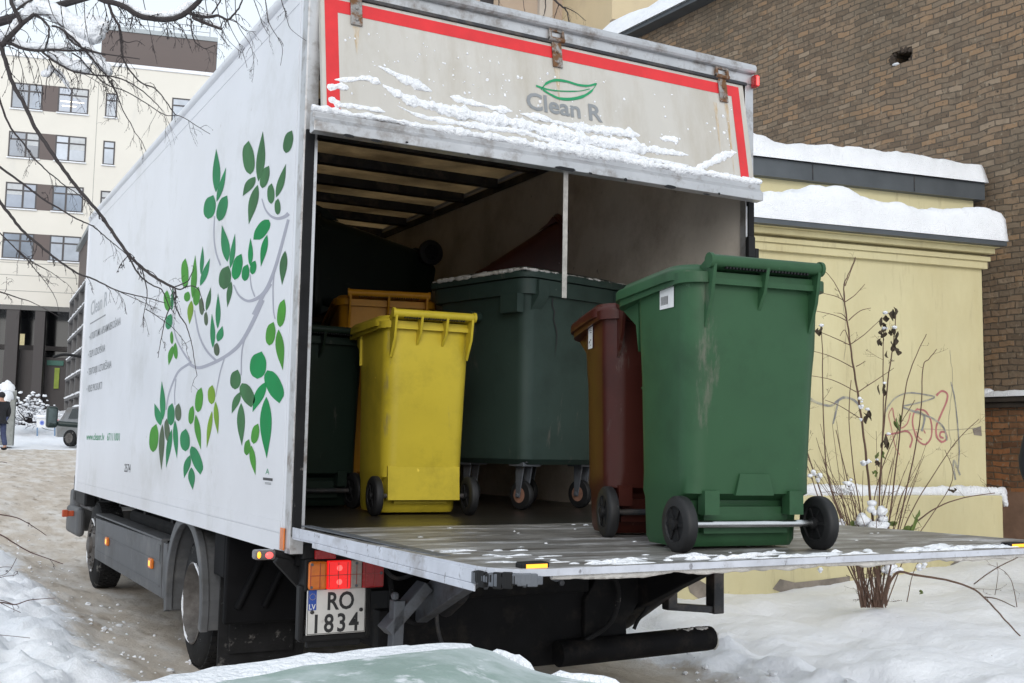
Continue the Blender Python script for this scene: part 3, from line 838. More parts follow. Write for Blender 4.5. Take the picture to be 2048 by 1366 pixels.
# underside ----------------------------------------------------------------
mb = MB()
for x in (.82, 1.60): mb.box((x, .15, FZ - .34), (x + .08, 8.2, FZ - .1))
mb.box((.05, .05, FZ - .16), (W - .05, .14, FZ - .062)); mb.box((.3, .2, FZ - .3), (2.2, .3, FZ - .12))
for y in (1.3, 2.7, 3.6, 4.6, 5.6): mb.box((.1, y, FZ - .16), (W - .1, y + .07, FZ - .065))
mb.build('chassis_frame', CHASSIS, truck)
mb = MB(); mb.box((.6, .35, FZ - .62), (1.75, 1.5, FZ - .3)); mb.build('spare_wheel_tray', CHASSIS, truck, bevel=.02)
mb = MB(); mb.box((.95, 2.9, FZ - .62), (1.9, 5.2, FZ - .34)); mb.build('gearbox', CHASSIS, truck, bevel=.02)
mb = MB(); mb.box((.2, 2.9, FZ - .5), (.75, 4.8, FZ - .18)); mb.build('fuel_tank', CHASSIS, truck, bevel=.05)
# lift mechanism: cross tube, plates, arms, cylinders
mb = MB()
mb.box((.72, -.04, FZ - .32), (1.46, .02, FZ - .10))
mb.build('lift_beam', CHASSIS, truck, bevel=.01)
mb = MB()
mb.box((.78, .03, FZ - .66), (1.62, .1, FZ - .30)); mb.prism([(1.46, FZ - .36), (1.64, FZ - .09), (2.02, FZ - .08), (1.92, FZ - .22), (1.70, FZ - .48), (1.71, FZ - .62), (1.46, FZ - .62)], 1, .0, .06)
mb.box((.42, .02, FZ - .75), (.8, .1, FZ - .36))
mb.build('lift_plate', CHASSIS, truck, bevel=.008)
for x, a, c_ in ((.62, (-.62, FZ - .06), (.25, FZ - .45)), (1.80, (-.62, FZ - .06), (.25, FZ - .45))):
    mb = MB(); mb.bar((x, a[0], a[1] - .02), (x, c_[0], c_[1]), .06, .13); mb.tube([(x - .06, a[0], a[1] - .02), (x + .06, a[0], a[1] - .02)], .045, 12)
    mb.build('lift_arm', STEEL_GREY if x < 1 else CHASSIS, truck, bevel=.006)
    mb = MB(); mb.tube([(x + .12, -.45, FZ - .09), (x + .12, .3, FZ - .5)], .028, 10); mb.tube([(x + .12, -.1, FZ - .28), (x + .12, .35, FZ - .53)], .052, 12); mb.build('lift_cylinder', STEEL_DARK, truck, smooth=True)
mb = MB(); mb.bar(on(770, 1262, 1, -.12), on(850, 1170, 1, -.12), .05, .095, up=(0, 1, 0)); mb.bar(on(795, 1200, 1, -.14), on(790, 1296, 1, -.14), .05, .055, up=(0, 1, 0))
mb.sphere(on(790, 1192, 1, -.16), .018, 10)
mb.build('support_bracket', STEEL_GREY, truck, bevel=.004)
mb = MB()
mb.tube([(1.30, -.02, FZ - .60), (2.17, -.02, FZ - .585), (2.20, -.02, FZ - .585), (2.215, -.02, FZ - .585)], (.060, .060, .058, .03), 18)
ut = mb.build('underrun_tube', CHASSIS, truck, smooth=True)
mb = MB()
for i in range(9):
    mb.sphere((1.98 + .028 * i, -.025 + .01 * math.sin(i * 2), FZ - .538 + .006 * math.sin(i * 3.1) - .004 * i * (i > 6)), .016 + .013 * (i / 8), 8, sc=(1.3, 1, .6), lump=.5, seed=i)
mb.sphere((2.205, -.03, FZ - .59), .05, 14, sc=(.28, 1, 1.02), lump=.1)
mb.build('tube_snow', SNOW_DIRTY, ut, smooth=True, angle=80)
mb = MB()
mb.box((1.94, -.02, FZ - .43), (1.995, .04, FZ - .12)); mb.box((2.225, -.02, FZ - .47), (2.29, .05, FZ - .12)); mb.bar((1.94, .012, FZ - .418), (2.225, .015, FZ - .448), .05, .035)
mb.build('lamp_frame', STEEL_DARK, truck, bevel=.005)
mb = MB(); mb.tube(spline([on(1296, 1212, 1, 0), on(1288, 1225, 1, 0), on(1275, 1242, 1, 0), on(1268, 1258, 1, 0)], 4), .009, 8); mb.build('hose', RUBBER, truck, smooth=True)
for k, pts in enumerate(([(.40, .02, FZ - .14), (.48, .0, FZ - .22), (.60, .02, FZ - .20), (.74, .0, FZ - .13)], [(.46, .05, FZ - .16), (.50, .03, FZ - .34), (.58, .02, FZ - .42), (.70, .04, FZ - .40)], [(.74, .0, FZ - .2), (.66, -.05, FZ - .36), (.70, -.04, FZ - .52), (.82, .0, FZ - .6)], [(1.5, -.01, FZ - .12), (1.62, -.04, FZ - .3), (1.58, -.05, FZ - .46), (1.44, -.03, FZ - .55)], [(.9, -.05, FZ - .14), (1.1, -.06, FZ - .24), (1.3, -.05, FZ - .16)])):
    mb = MB(); mb.tube(spline(pts, 6), .009 + .003 * (k % 2), 8); mb.build('hose', RUBBER if k % 2 else STEEL_DARK, truck, smooth=True)
mb = MB()
for k in range(7): mb.lathe((.80 + .1 * k, -.041, FZ - .15 - .12 * (k % 2)), (0, -1, 0), [(0, .014), (.012, .014), (.013, .008)], 6)
mb.lathe((.86, -.041, FZ - .21), (0, -1, 0), [(0, .055), (.004, .055), (.004, .04), (0, .038)], 18); mb.lathe((1.28, -.041, FZ - .21), (0, -1, 0), [(0, .055), (.004, .055), (.004, .04), (0, .038)], 18)
mb.build('bolt', STEEL_GREY, truck)
mb = MB(); mb.lathe((.69, -.06, FZ - .16), (.3, -1, -.4), [(0, .0), (0, .045), (.03, .05), (.06, .03), (.07, .0)], 16); mb.build('ram_end', CHROME_DULL, truck, smooth=True)
# rear lamp clusters
def lamp_cluster(x0, mirror):
    z0, z1, y = FZ - .252, FZ - .134, -.02
    mb = MB(); mb.box((x0 - .01, y + .012, z0 - .008), (x0 + .345, .08, z1 + .008)); r = mb.build('rear_lamp_cluster', BLACK, truck, bevel=.006)
    parts = [(0, .082, AMBER, 'indicator_lens'), (.082, .185, RED_LIT, 'brake_lens'), (.185, .236, CLEAR, 'reversing_lens'), (.236, .335, RED_OFF, 'fog_lens')]
    for a, c_, m_, nm in parts:
        if mirror: a, c_ = .335 - c_, .335 - a
        mb = MB(); mb.box((x0 + a + .001, y - .015, z0), (x0 + c_ - .001, y + .012, z1)); o = mb.build(nm, m_, r, bevel=.012 if nm == 'indicator_lens' else .004)
        if nm == 'brake_lens' :
            mb = MB()
            for zc in (z0 + .030, z0 + .088): mb.sphere((x0 + (a + c_) / 2, y - .0135, zc), .016, 12, sc=(1.1, .15, 1))
            mb.build('lit_bulb', RED_HOT, r, smooth=True)
    mb = MB()
    for k in range(9): mb.box((x0 + .006 + .0405 * k, y - .0165, z0 + .006), (x0 + .0085 + .0405 * k, y - .0145, z1 - .006))
    mb.box((x0 + .004, y - .0168, z0 + .058), (x0 + .332, y - .0142, z0 + .0605))
    mb.build('lens_rib', mat('lens_rib_red', (.3, .03, .02), .3), r)
    mb = MB()
    for xx, zz in ((.012, .012), (.012, .106), (.21, .012), (.21, .106), (.322, .06)): mb.lathe((x0 + xx, y - .0145, z0 + zz), (0, -1, 0), [(0, .007), (.003, .006)], 8)
    mb.build('screw', STEEL_GREY, r)
lamp_cluster(.078, False); lamp_cluster(W - .46, True)
mb = MB(); mb.box((.105, -.03, FZ - .125), (.195, -.012, FZ - .088)); mb.build('red_reflector', RED_OFF, truck, bevel=.002)
mb = MB(); mb.box((.06, .0, FZ - .128), (.45, .05, FZ - .062)); mb.box((.052, .0, FZ - .462), (.075, .05, FZ - .235)); mb.box((.348, .0, FZ - .462), (.372, .05, FZ - .235)); mb.box((.06, .005, FZ - .47), (.37, .05, FZ - .44)); mb.box((.1, .03, FZ - .5), (.34, .06, FZ - .26))
mb.build('plate_holder', BLACK, truck, bevel=.006)
pX0, pX1, pZ0, pZ1, pY = .082, .344, FZ - .440, FZ - .249, -.008
mb = MB(); mb.box((pX0, pY, pZ0), (pX1, pY + .006, pZ1)); lp = mb.build('licence_plate', PLATE, truck, bevel=.003)
mb = MB()
t_ = .0025
for a, c_ in (((pX0 + .003, pZ0 + .003), (pX1 - .003, pZ0 + .003 + t_)), ((pX0 + .003, pZ1 - .003 - t_), (pX1 - .003, pZ1 - .003)), ((pX0 + .003, pZ0 + .0055), (pX0 + .003 + t_, pZ1 - .0055)), ((pX1 - .003 - t_, pZ0 + .0055), (pX1 - .003, pZ1 - .0055))):
    mb.add([(a[0], pY - .001, a[1]), (c_[0], pY - .001, a[1]), (c_[0], pY - .001, c_[1]), (a[0], pY - .001, c_[1])], [(0, 1, 2, 3)])
put_text(mb, 'RO', (.172, pY - .0012, FZ - .338), (1, 0, 0), (0, 0, 1), .118, .075, 0, .022)
put_text(mb, '1834', (.118, pY - .0012, FZ - .430), (1, 0, 0), (0, 0, 1), .196, .077, 0, .022, 1.25)
for x in (.105, .322): mb.lathe((x, pY - .001, FZ - .345), (0, -1, 0), [(0, .0085), (.004, .008), (.006, .004)], 10)
mb.add([(pX0 + .006, pY - .0011, FZ - .337), (pX0 + .041, pY - .0011, FZ - .337), (pX0 + .041, pY - .0011, pZ1 - .006), (pX0 + .006, pY - .0011, pZ1 - .006)], [(0, 1, 2, 3)], 1)
put_text(mb, 'LV', (pX0 + .009, pY - .0016, FZ - .333), (1, 0, 0), (0, 0, 1), .029, .022, 2, .02)
for k in range(12):
    a = rad(30 * k); mb.sphere((pX0 + .0235 + math.cos(a) * .0125, pY - .0014, FZ - .282 + math.sin(a) * .0125), .0017, 5, 3, sc=(1, .2, 1))
mb.build('plate_print', [INK, EUBLUE, WHITE, mat('gold_print', (.5, .36, .05), .5)], lp, fixn=False)
mb = MB(); mb.tube([(.06, .1, FZ - .15), (.02, .08, FZ - .12), (-.05, .06, FZ - .1)], (.02, .018, .016), 8); mb.bar((.1, .1, FZ - .24), (-.02, .08, FZ - .12), .03, .06); sl = mb.build('side_lamp', BLACK, truck, bevel=.004)
mb = MB(); mb.box((-.13, .03, FZ - .128), (-.045, .1, FZ - .088)); mb.build('lamp_body', mat('smoked_lens', (.12, .1, .1), .25), sl, bevel=.01)
mb = MB(); mb.sphere((-.075, .028, FZ - .108), .014, 10, sc=(1.2, .3, 1)); mb.build('lit_bulb', RED_HOT, sl, smooth=True)
mb = MB(); mb.sphere((-.118, .028, FZ - .106), .012, 10, sc=(.7, .3, 1.2)); mb.build('amber_bulb', AMBER_LIT, sl, smooth=True)

# wheels ---------------------------------------------------------------------
def truck_wheel(x, y, r, wid, out, dual=False):
    z = r + .0
    mb = MB(); w2 = wid
    s_ = out            # outward direction along x
    prof = [(0.0, r * .64), (.012, r * .78), (.02, r * .93), (.04, r * .985), (w2 * .3, r), (w2 * .7, r), (w2 - .04, r * .985), (w2 - .02, r * .93), (w2 - .012, r * .75), (w2, r * .64)]
    mb.lathe((x, y, z), (-s_, 0, 0), prof, 40, caps=(False, False))
    if dual: mb.lathe((x - s_ * (w2 + .045), y, z), (-s_, 0, 0), prof, 40)
    ty = mb.build('wheel', RUBBER, truck, smooth=True)
    mb = MB()
    for row in range(5):
        for k in range(44):
            a = 2 * math.pi * (k + (row % 2) * .5) / 44
            cx = x - s_ * (.035 + (w2 - .07) * (row + .5) / 5)
            mb.T = Matrix.Translation((cx, y + math.cos(a) * (r + .001), z + math.sin(a) * (r + .001))) @ Matrix.Rotation(a, 4, 'X')
            mb.box((-.017, -.006, -.018), (.017, .006, .018))
    mb.T = None
    mb.build('tread', RUBBER, ty)
    mb = MB()
    rr = r * .63
    if dual:
        mb.lathe((x - s_ * .0, y, z), (-s_, 0, 0), [(-.004, rr * 1.01), (-.008, rr * .97), (.004, rr * .93), (.03, rr * .9), (.09, rr * .84), (.12, rr * .7), (.125, rr * .4), (.10, rr * .36), (.06, rr * .3), (.055, .001)], 32, caps=(False, True))
    else:
        mb.lathe((x, y, z), (-s_, 0, 0), [(-.004, rr * 1.01), (-.008, rr * .97), (.006, rr * .92), (.02, rr * .86), (.03, rr * .66), (.02, rr * .55), (.0, rr * .45), (-.005, rr * .32), (-.03, rr * .3), (-.04, rr * .2), (-.04, .001)], 32, caps=(False, True))
    for k in range(8):
        a = 2 * math.pi * k / 8
        q_ = rr * (.55 if dual else .72)
        mb.sphere((x - s_ * (.118 if dual else .0), y + math.cos(a) * q_, z + math.sin(a) * q_), .016, 6)
        if not dual:
            mb.sphere((x - s_ * .006, y + math.cos(a + .39) * rr * .8, z + math.sin(a + .39) * rr * .8), .02, 8, 1, sc=(.5, 1, 1))
    mb.build('rim', [RIM, BLACK], ty, smooth=True)
    mb = MB()
    R5 = random.Random(int(y * 10 + x))
    for k in range(4):
        a0 = R5.uniform(0, 6.28); ln_ = R5.uniform(.3, .9)
        P = [(x + s_ * .004, y + math.cos(a0 + ln_ * i / 8) * rr * .985, z + math.sin(a0 + ln_ * i / 8) * rr * .985) for i in range(9)]
        mb.tube(P, [.003 + .006 * math.sin(math.pi * i / 8) for i in range(9)], 6, lump=.4)
    mb.build('rim_snow', SNOW, ty, smooth=True)
truck_wheel(.085, 2.02, .365, .21, -1, True)
truck_wheel(W - .085, 2.02, .365, .21, 1, True)
truck_wheel(.10, 5.95, .365, .24, -1)
truck_wheel(W - .10, 5.95, .365, .24, 1)
mb = MB(); mb.tube([(.4, 2.02, .365), (W - .4, 2.02, .365)], .07, 12); mb.sphere((W / 2, 2.02, .365), .19, 14); mb.tube([(.3, 5.95, .34), (W - .3, 5.95, .34)], .05, 10); mb.build('axle', CHASSIS, truck, smooth=True)
# rear mudguards: arch, flat top and skirt
def mudguard(xo, s_):
    cy, cz, ro, ri = 2.02, .39, .475, .445
    x0, x1 = (xo, xo + .5) if s_ < 0 else (xo - .5, xo)
    mb = MB()
    A = [rad(a) for a in range(-14, 201, 10)]
    o_ = [(cy - math.cos(a) * ro, cz + math.sin(a) * ro) for a in A]; i_ = [(cy - math.cos(a) * ri, cz + math.sin(a) * ri) for a in A]
    vs, fs = [], []
    for x in (x0, x1):
        vs += [(x, *p) for p in o_] + [(x, *p) for p in i_]
    n_ = len(A)
    for k in range(n_ - 1):
        fs += [(k, k + 1, 2 * n_ + k + 1, 2 * n_ + k), (n_ + k, 3 * n_ + k, 3 * n_ + k + 1, n_ + k + 1)]
        fs += [(k, n_ + k, n_ + k + 1, k + 1), (2 * n_ + k, 2 * n_ + k + 1, 3 * n_ + k + 1, 3 * n_ + k)]
    fs += [(0, 2 * n_, 3 * n_, n_), (n_ - 1, 2 * n_ - 1, 4 * n_ - 1, 3 * n_ - 1)]
    mb.add(vs, fs)
    xl = xo + s_ * -.0
    xa, xb = (xo - .03, xo + .012) if s_ < 0 else (xo - .012, xo + .03)
    # lip around the opening
    r2 = .425; lip = [(cy - math.cos(a) * ro * 1.02, cz + math.sin(a) * ro * 1.02) for a in A]; lin = [(cy - math.cos(a) * r2, cz + math.sin(a) * r2) for a in A]
    vs, fs = [], []
    for x in (xa, xb): vs += [(x, *p) for p in lip] + [(x, *p) for p in lin]
    for k in range(n_ - 1):
        fs += [(k, k + 1, 2 * n_ + k + 1, 2 * n_ + k), (n_ + k, 3 * n_ + k, 3 * n_ + k + 1, n_ + k + 1)]
        fs += [(k, n_ + k, n_ + k + 1, k + 1), (2 * n_ + k, 2 * n_ + k + 1, 3 * n_ + k + 1, 3 * n_ + k)]
    mb.add(vs, fs)
    g = mb.build('mudguard', GREYPL, truck, bevel=.006)
    mb = MB()
    mb.box((x0 + .05, 1.47, .1), (x1 + .02, 1.49, .66)); mb.box((x0 + .1, 1.44, .17), (x1 - .05, 1.465, .62))
    mb.build('mud_flap', RUBBER, truck)
    mb = MB()
    xx0, xx1 = x0 + .02, x1
    mb.box((xx0, 1.30, FZ - .35), (xx1, 1.52, FZ - .105)); mb.box((xx0, 1.26, FZ - .58), (xx1, 1.30, FZ - .12))
    for a_, c_ in (((.06, -.5), (.2, -.2)), ((.2, -.5), (.34, -.2))):
        mb.bar((xx0 + a_[0], 1.25, FZ + a_[1]), (xx0 + c_[0], 1.25, FZ + c_[1]), .05, .03)
    mb.build('mudguard_carrier', mat('dull_black', (.007, .007, .008), .75, var=.3, spec=.12), truck, bevel=.012)
mudguard(.05, -1); mudguard(W - .05, 1)
# side guards
for xo, s_ in ((.07, -1), (W - .07, 1)):
    a, c_ = (xo - .02, xo + .02)
    mb = MB()
    mb.prism([(2.72, FZ - .62), (5.42, FZ - .63), (5.46, FZ - .30), (2.78, FZ - .275)], 0, a, c_)
    ox = a - .004 if s_ < 0 else c_
    mb.box((ox, 2.78, FZ - .42), (ox + .004, 5.38, FZ - .405)); mb.box((ox, 2.78, FZ - .565), (ox + .004, 5.38, FZ - .553))
    mb.box((ox - .0, 2.80, FZ - .40), (ox + .004, 2.86, FZ - .30)); mb.box((min(a, c_), 2.6, FZ - .62), (max(a, c_), 2.71, FZ - .28))
    mb.box((a, 2.78, FZ - .275), (a + .12, 5.45, FZ - .262))
    sg = mb.build('side_guard', GREYPL, truck, bevel=.006)
    for y in (2.98, 4.72):
        mb = MB(); xx = a - .022 if s_ < 0 else c_
        mb.box((xx, y, FZ - .47), (xx + .022, y + .09, FZ - .405)); so = mb.build('marker_lens', AMBER, sg, bevel=.006)
        mb = MB(); mb.box((xx - .001 if s_ < 0 else xx + .0215, y + .02, FZ - .455), (xx if s_ < 0 else xx + .0225, y + .07, FZ - .42)); mb.build('marker_glow', AMBER_LIT, sg)
# cab, mostly hidden by the box -------------------------------------------------
CABP = mat('cab_paint', (.58, .6, .62), .3, var=.06, vs=3, dirt=[((.3, .27, .24), .36, 4, .12)])
GLASSD = mat('dark_glass', (.02, .024, .026), .06, var=.2, vs=2, spec=.8)
mb = MB()
prof = [(6.55, .62), (7.85, .62), (7.92, 1.0), (7.82, 1.55), (7.55, 2.6), (7.1, 2.85), (6.55, 2.85)]
mb.prism(prof, 0, .2, W - .2); cab = mb.build('cab', CABP, truck, bevel=.05, seg=3)
mb = MB(); mb.prism([(6.75, 1.58), (7.66, 1.58), (7.46, 2.38), (6.75, 2.38)], 0, .192, .199); mb.prism([(6.75, 1.58), (7.66, 1.58), (7.46, 2.38), (6.75, 2.38)], 0, W - .199, W - .192); mb.build('side_window', GLASSD, cab)
mb = MB(); mb.add([(.3, 7.83, 1.6), (W - .3, 7.83, 1.6), (W - .35, 7.585, 2.55), (.35, 7.585, 2.55)], [(0, 1, 2, 3)]); mb.build('windscreen', GLASSD, cab)
mb = MB(); mb.box((.194, 6.7, .72), (.199, 6.71, 2.4)); mb.box((.194, 7.7, .72), (.199, 7.71, 1.6)); mb.build('door_seam', BLACK, cab)
mb = MB(); mb.box((.16, 7.7, .35), (W - .16, 8.0, .78)); mb.box((.12, 7.1, .34), (.2, 7.9, .62)); mb.box((.15, 6.5, .62), (.4, 7.2, .86)); bu = mb.build('bumper', GREYPL, truck, bevel=.05, seg=3)
mb = MB(); mb.box((.01, 7.3, FZ - .405), (.065, 7.35, FZ - .335)); mb.box((.02, 7.31, FZ - .40), (.12, 7.35, FZ - .345)); mb.build('corner_lamp', mat('orange_lens', (.42, .07, .025), .35), bu, bevel=.008)
mb = MB(); mb.box((.09, 6.45, FZ - .26), (.2, 7.05, FZ - .02)); mb.box((.09, 7.06, FZ - .24), (.2, 7.22, FZ + .02)); mb.build('cab_step', BLACK, truck, bevel=.02)
mb = MB(); mb.tube(spline([(.17, 7.2, FZ + 1.17), (.06, 7.26, FZ + 1.19), (-.06, 7.3, FZ + 1.20), (-.155, 7.32, FZ + 1.17)], 4), .014, 8); mb.tube([(.16, 7.2, FZ + 1.16), (.12, 7.21, FZ + 1.10)], (.03, .04), 8); mb.build('mirror_arm', BLACK, truck, smooth=True)
MIRG = mat('mirror_glass', (.10, .13, .13), .12, .6, var=.3, vs=12)
mb = MB(); mb.box((-.19, 7.24, FZ + .47), (-.085, 7.34, FZ + .68)); mb.bar((-.09, 7.3, FZ + .515), (.22, 7.25, FZ + .495), .06, .055); mi_ = mb.build('wing_mirror', mat('dark_green_black', (.015, .028, .026), .35), truck, bevel=.03, seg=3)
mb = MB(); mb.add([(-.178, 7.2385, FZ + .52), (-.1, 7.2385, FZ + .51), (-.097, 7.2385, FZ + .655), (-.174, 7.2385, FZ + .66)], [(0, 1, 2, 3)]); mb.build('mirror_glass', MIRG, mi_)
# ------------------------------------------------------------------ wheeled bins
def plastic(name, c, rough=.46, scuff=None):
    return mat(name, c, rough, var=.08, vs=2.5, dirt=[(scuff or (c[0] * .6, c[1] * .6, c[2] * .6), .38, 3, .15), ((min(1, c[0] * 1.6 + .05), min(1, c[1] * 1.6 + .05), min(1, c[2] * 1.6 + .05)), .30, 16, .025), ((min(1, c[0] * 1.3 + .08), min(1, c[1] * 1.3 + .08), min(1, c[2] * 1.3 + .08)), .262, 7, .02, 10, (6, 6, 1.0)), ((.16, .14, .12), .30, 3.2, .08, 9, (2.2, 2.2, .5))], spec=.3)
P_GREEN = plastic('green_plastic', (.027, .082, .036))
P_BROWN = plastic('brown_plastic', (.055, .0115, .0075), .36)
P_YELLOW = plastic('yellow_plastic', (.55, .425, .032))
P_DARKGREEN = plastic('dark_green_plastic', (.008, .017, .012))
P_ORANGE = plastic('orange_plastic', (.46, .20, .008))
P_CONT = plastic('faded_green_plastic', (.032, .054, .046), .5)
P_PALE = mat('frosted_green_plastic', (.27, .35, .315), .65, var=.08, vs=6, dirt=[((.55, .6, .6), .46, 4, .12), ((.72, .74, .76), .39, 13, .06)], bump=.002, bs=60)
TYRE = mat('bin_tyre', (.009, .009, .010), .6, var=.3, vs=14, dirt=[((.2, .19, .18), .3, 18, .04)])
CHROME = mat('axle_steel', (.6, .6, .6), .22, 1.0, var=.1)
def wheeled_bin(label, m, lidm, loc, rz, kind='wheeled_bin', w=.50, yb=-.30, yf=.30, lip=.36, hz=1.05, lipz=.935, wb=.26, hb=.235, sticker=None, rot=None, taper=.05, group='wheeled bins in the truck', ribs=3, recess=True, wr=.1, bk=1.0, gap=.06, tabs=False, chrome=True, skirt=False):
    """local frame: x across, rear (wheels, handle) towards -y, stands on z=0"""
    t = thing(kind, label, 'waste bin', loc, rz, group, rot)
    hw = w / 2
    def rim_z(x, y):
        s_ = (y - yb) / (lip - yb); s_ = min(1, max(0, s_))
        return hz - .034 - (hz - .034 - (lipz - .02)) * s_ ** 1.7
    mb = MB()
    yw = yb + .05
    rings = []
    def R(k, y0, y1, r, z): return rrect(-hw * k, hw * k, y0, y1, r, z)
    b0, b1 = yb + .11, yf - taper * 1.4
    K = lambda k: 1 - (1 - k) * bk
    rings += [R(K(.78), b0 + .03, b1 - .02, .04, .012), R(K(.82), b0 + .01, b1, .05, .035), R(K(.85), b0, b1 + .005, .055, .17)]
    rings += [R(K(.888), yb + .046, b1 + .012, .06, .195), R(K(.90), yb + .038, b1 + .016, .075, .26)]
    rings += [R(K(.957), yb + .016, yf - taper * .4, .08, .60), R(K(.985), yb + .005, yf - .005, .08, hz - .27)]
    top = rrect(-hw, hw, yb, yf, .075, lambda x, y: rim_z(x, y) - .07)
    rings += [top, rrect(-hw, hw, yb, yf, .075, lambda x, y: rim_z(x, y) - .03)]
    mb.loft(rings, 0, (True, True))
    # rim collar
    o_ = .022
    lo = rrect(-hw - o_, hw + o_, yb - o_, lip - .012, .085, lambda x, y: rim_z(x, y) - .036 - .012 * sm(0, lip, y))
    hi = rrect(-hw - o_, hw + o_, yb - o_, lip - .012, .085, lambda x, y: rim_z(x, y))
    inn = rrect(-hw + .01, hw - .01, yb + .01, yf - .02, .07, lambda x, y: rim_z(x, y) - .036)
    mb.loft([inn, lo, hi], 0, (False, True))
    # brackets at the front corners (flare under the lip)
    for sx in (-1, 1):
        x = sx * (hw - .03)
        mb.prism([(yf - .01, rim_z(0, yf) - .22), (yf + .012, rim_z(0, yf) - .12), (lip - .015, rim_z(0, lip) - .04), (yf - .01, rim_z(0, yf) - .02)], 0, x - .008, x + .008)
        if tabs: mb.prism([(yf - .09, rim_z(0, yf) - .20), (yf - .05, rim_z(0, yf) - .04), (yf - .09, rim_z(0, yf) - .03)], 0, sx * (hw - .004) - .016, sx * (hw - .004) + .016)
    # axle housings and raised panel outline on the back
    if skirt: mb.prism([(yb + .04, .25), (yb + .028, .08), (yb + .04, .075), (yb + .12, .09), (yb + .12, .25)], 0, -hw * .84, hw * .84)
    for sx in (-1, 1):
        if not skirt: mb.box((sx * hw * .62 - .028, yb + .03, .125), (sx * hw * .62 + .028, yb + .075, .205))
    mb.box((-hw * .62, yb + .085, .06), (hw * .62, yb + .12, .15))
    if recess:
        e = .0035
        yy = yb + .03
        for a, c_ in (((-.085, .24), (-.079, .57)), ((.079, .24), (.085, .57)), ((-.085, .564), (.085, .57))):
            zc = (a[1] + c_[1]) / 2
            mb.bar(((a[0] + a[0]) / 2 if a[0] == c_[0] else a[0], yb + .046 - .045 * (a[1] - .26) / .75, a[1]), (c_[0], yb + .046 - .045 * (c_[1] - .26) / .75, c_[1]), .007, .008, 0) if False else None
        P_ = [(-.105, .25), (-.098, .57), (.098, .57), (.105, .25)]
        for i in range(3):
            (xa, za), (xb, zb) = P_[i], P_[i + 1]
            mb.tube([(xa, yb + .0515 - .048 * (za - .26) / .6, za), (xb, yb + .0515 - .048 * (zb - .26) / .6, zb)], .0062, 6)
        for (ya, za), (yb2, zb) in (((yb + .13, .56), (b1 - .02, .56)), ((b1 - .03, .56), (b1 - .03, .3))):
            mb.tube([(-hw * (.86 + .07 * (za - .2) / .4) - .0, ya, za), (-hw * (.86 + .07 * (zb - .2) / .4), yb2, zb)], .0058, 6)
        mb.prism([(-.075, .19), (-.058, .262), (.058, .262), (.075, .19)], 1, yb + .030, yb + .0475)
    body = mb.build('body', [m, BLACK], t, smooth=True, angle=38)
    # lid: shallow dome from the hinge to the drooping front lip
    mb = MB()
    rings = []
    yl = yb - .03
    def dome(k, dz):
        return rrect(-(hw + .035) * k, (hw + .035) * k, (yl + .05) * k + (1 - k) * .02, lip * k + (1 - k) * .02, .09 * k + .005, lambda x, y: rim_z(x, y) + dz)
    mb.loft([dome(1, -.022), dome(1.0, .006), dome(.985, .014), dome(.93, .022), dome(.9, .034), dome(.5, .048), dome(.05, .05)], 0, (True, True))
    mb.prism([(yb - gap + .012, hz - .02), (yb - gap + .012, hz + .017), (yb + .0, hz + .012), (yb + .07, hz - .022), (yb + .16, rim_z(0, yb + .16) + .02), (yb + .10, rim_z(0, yb) - .01), (yb - .01, rim_z(0, yb) + .01)], 0, -hb + .004, hb - .004)
    mb.build('lid', lidm, t, smooth=True, angle=38)
    mb = MB()
    hy = yb - gap
    mb.tube([(-hb, hy, hz), (hb, hy, hz)], .021, 14)
    for sx in (-1, 1): mb.tube([(sx * hb, hy, hz), (sx * (hb + .012), hy, hz)], .026, 14)
    for i in range(ribs):
        x = -hb + .006 + (2 * hb - .012) * i / (ribs - 1)
        big = 1 if i in (0, ribs - 1) else .6
        mb.prism([(hy - .018, hz - .005), (hy + .02, hz + .015), (yb + .01, hz - .06), (yb + .004, hz - .06 - .16 * big), (hy + .005, hz - .05 - .07 * big)], 0, x - .006, x + .006)
    mb.box((-hb, yb - .028, hz - .075), (hb, yb - .005, hz - .055))
    for i in range(26):
        x = -hb * .75 + hb * 1.5 * i / 25
        mb.box((x - .003, hy - .012, hz - .026), (x + .003, hy + .004, hz - .0185), 1)
    mb.build('handle_bar', [m, BLACK], t, smooth=True, angle=38)
    mb = MB(); mb.tube([(-wb, yb + .055, wr), (wb, yb + .055, wr)], .0125, 10); mb.build('axle', CHROME if chrome else STEEL_DARK, t, smooth=True)
    for sx in (-1, 1):
        mb = MB(); x = sx * wb
        mb.lathe((x - .022, yb + .055, wr), (1, 0, 0), [(.006, wr * .6), (0, wr * .64), (.001, wr * .9), (.007, wr * .985), (.014, wr), (.03, wr), (.037, wr * .985), (.043, wr * .9), (.044, wr * .64), (.038, wr * .6)], 28, caps=(False, False))
        wh = mb.build('wheel', TYRE, t, smooth=True, angle=50)
        mb = MB()
        for o in (-.012, .012):
            mb.lathe((x + o - .004, yb + .055, wr), (1, 0, 0), [(0, wr * .60), (.008, wr * .60)], 20)
        for k in range(6):
            a = math.pi * 2 * k / 6
            for o in (-.017, .017):
                mb.bar((x + o, yb + .055 + math.cos(a) * wr * .18, wr + math.sin(a) * wr * .18), (x + o, yb + .055 + math.cos(a) * wr * .6, wr + math.sin(a) * wr * .6), .010, .008, up=(1, 0, 0))
        mb.lathe((x - .033, yb + .055, wr), (1, 0, 0), [(0, wr * .16), (.002, wr * .22), (.064, wr * .22), (.066, wr * .16)], 14)
        mb.build('rim', BLACK, wh, smooth=True)
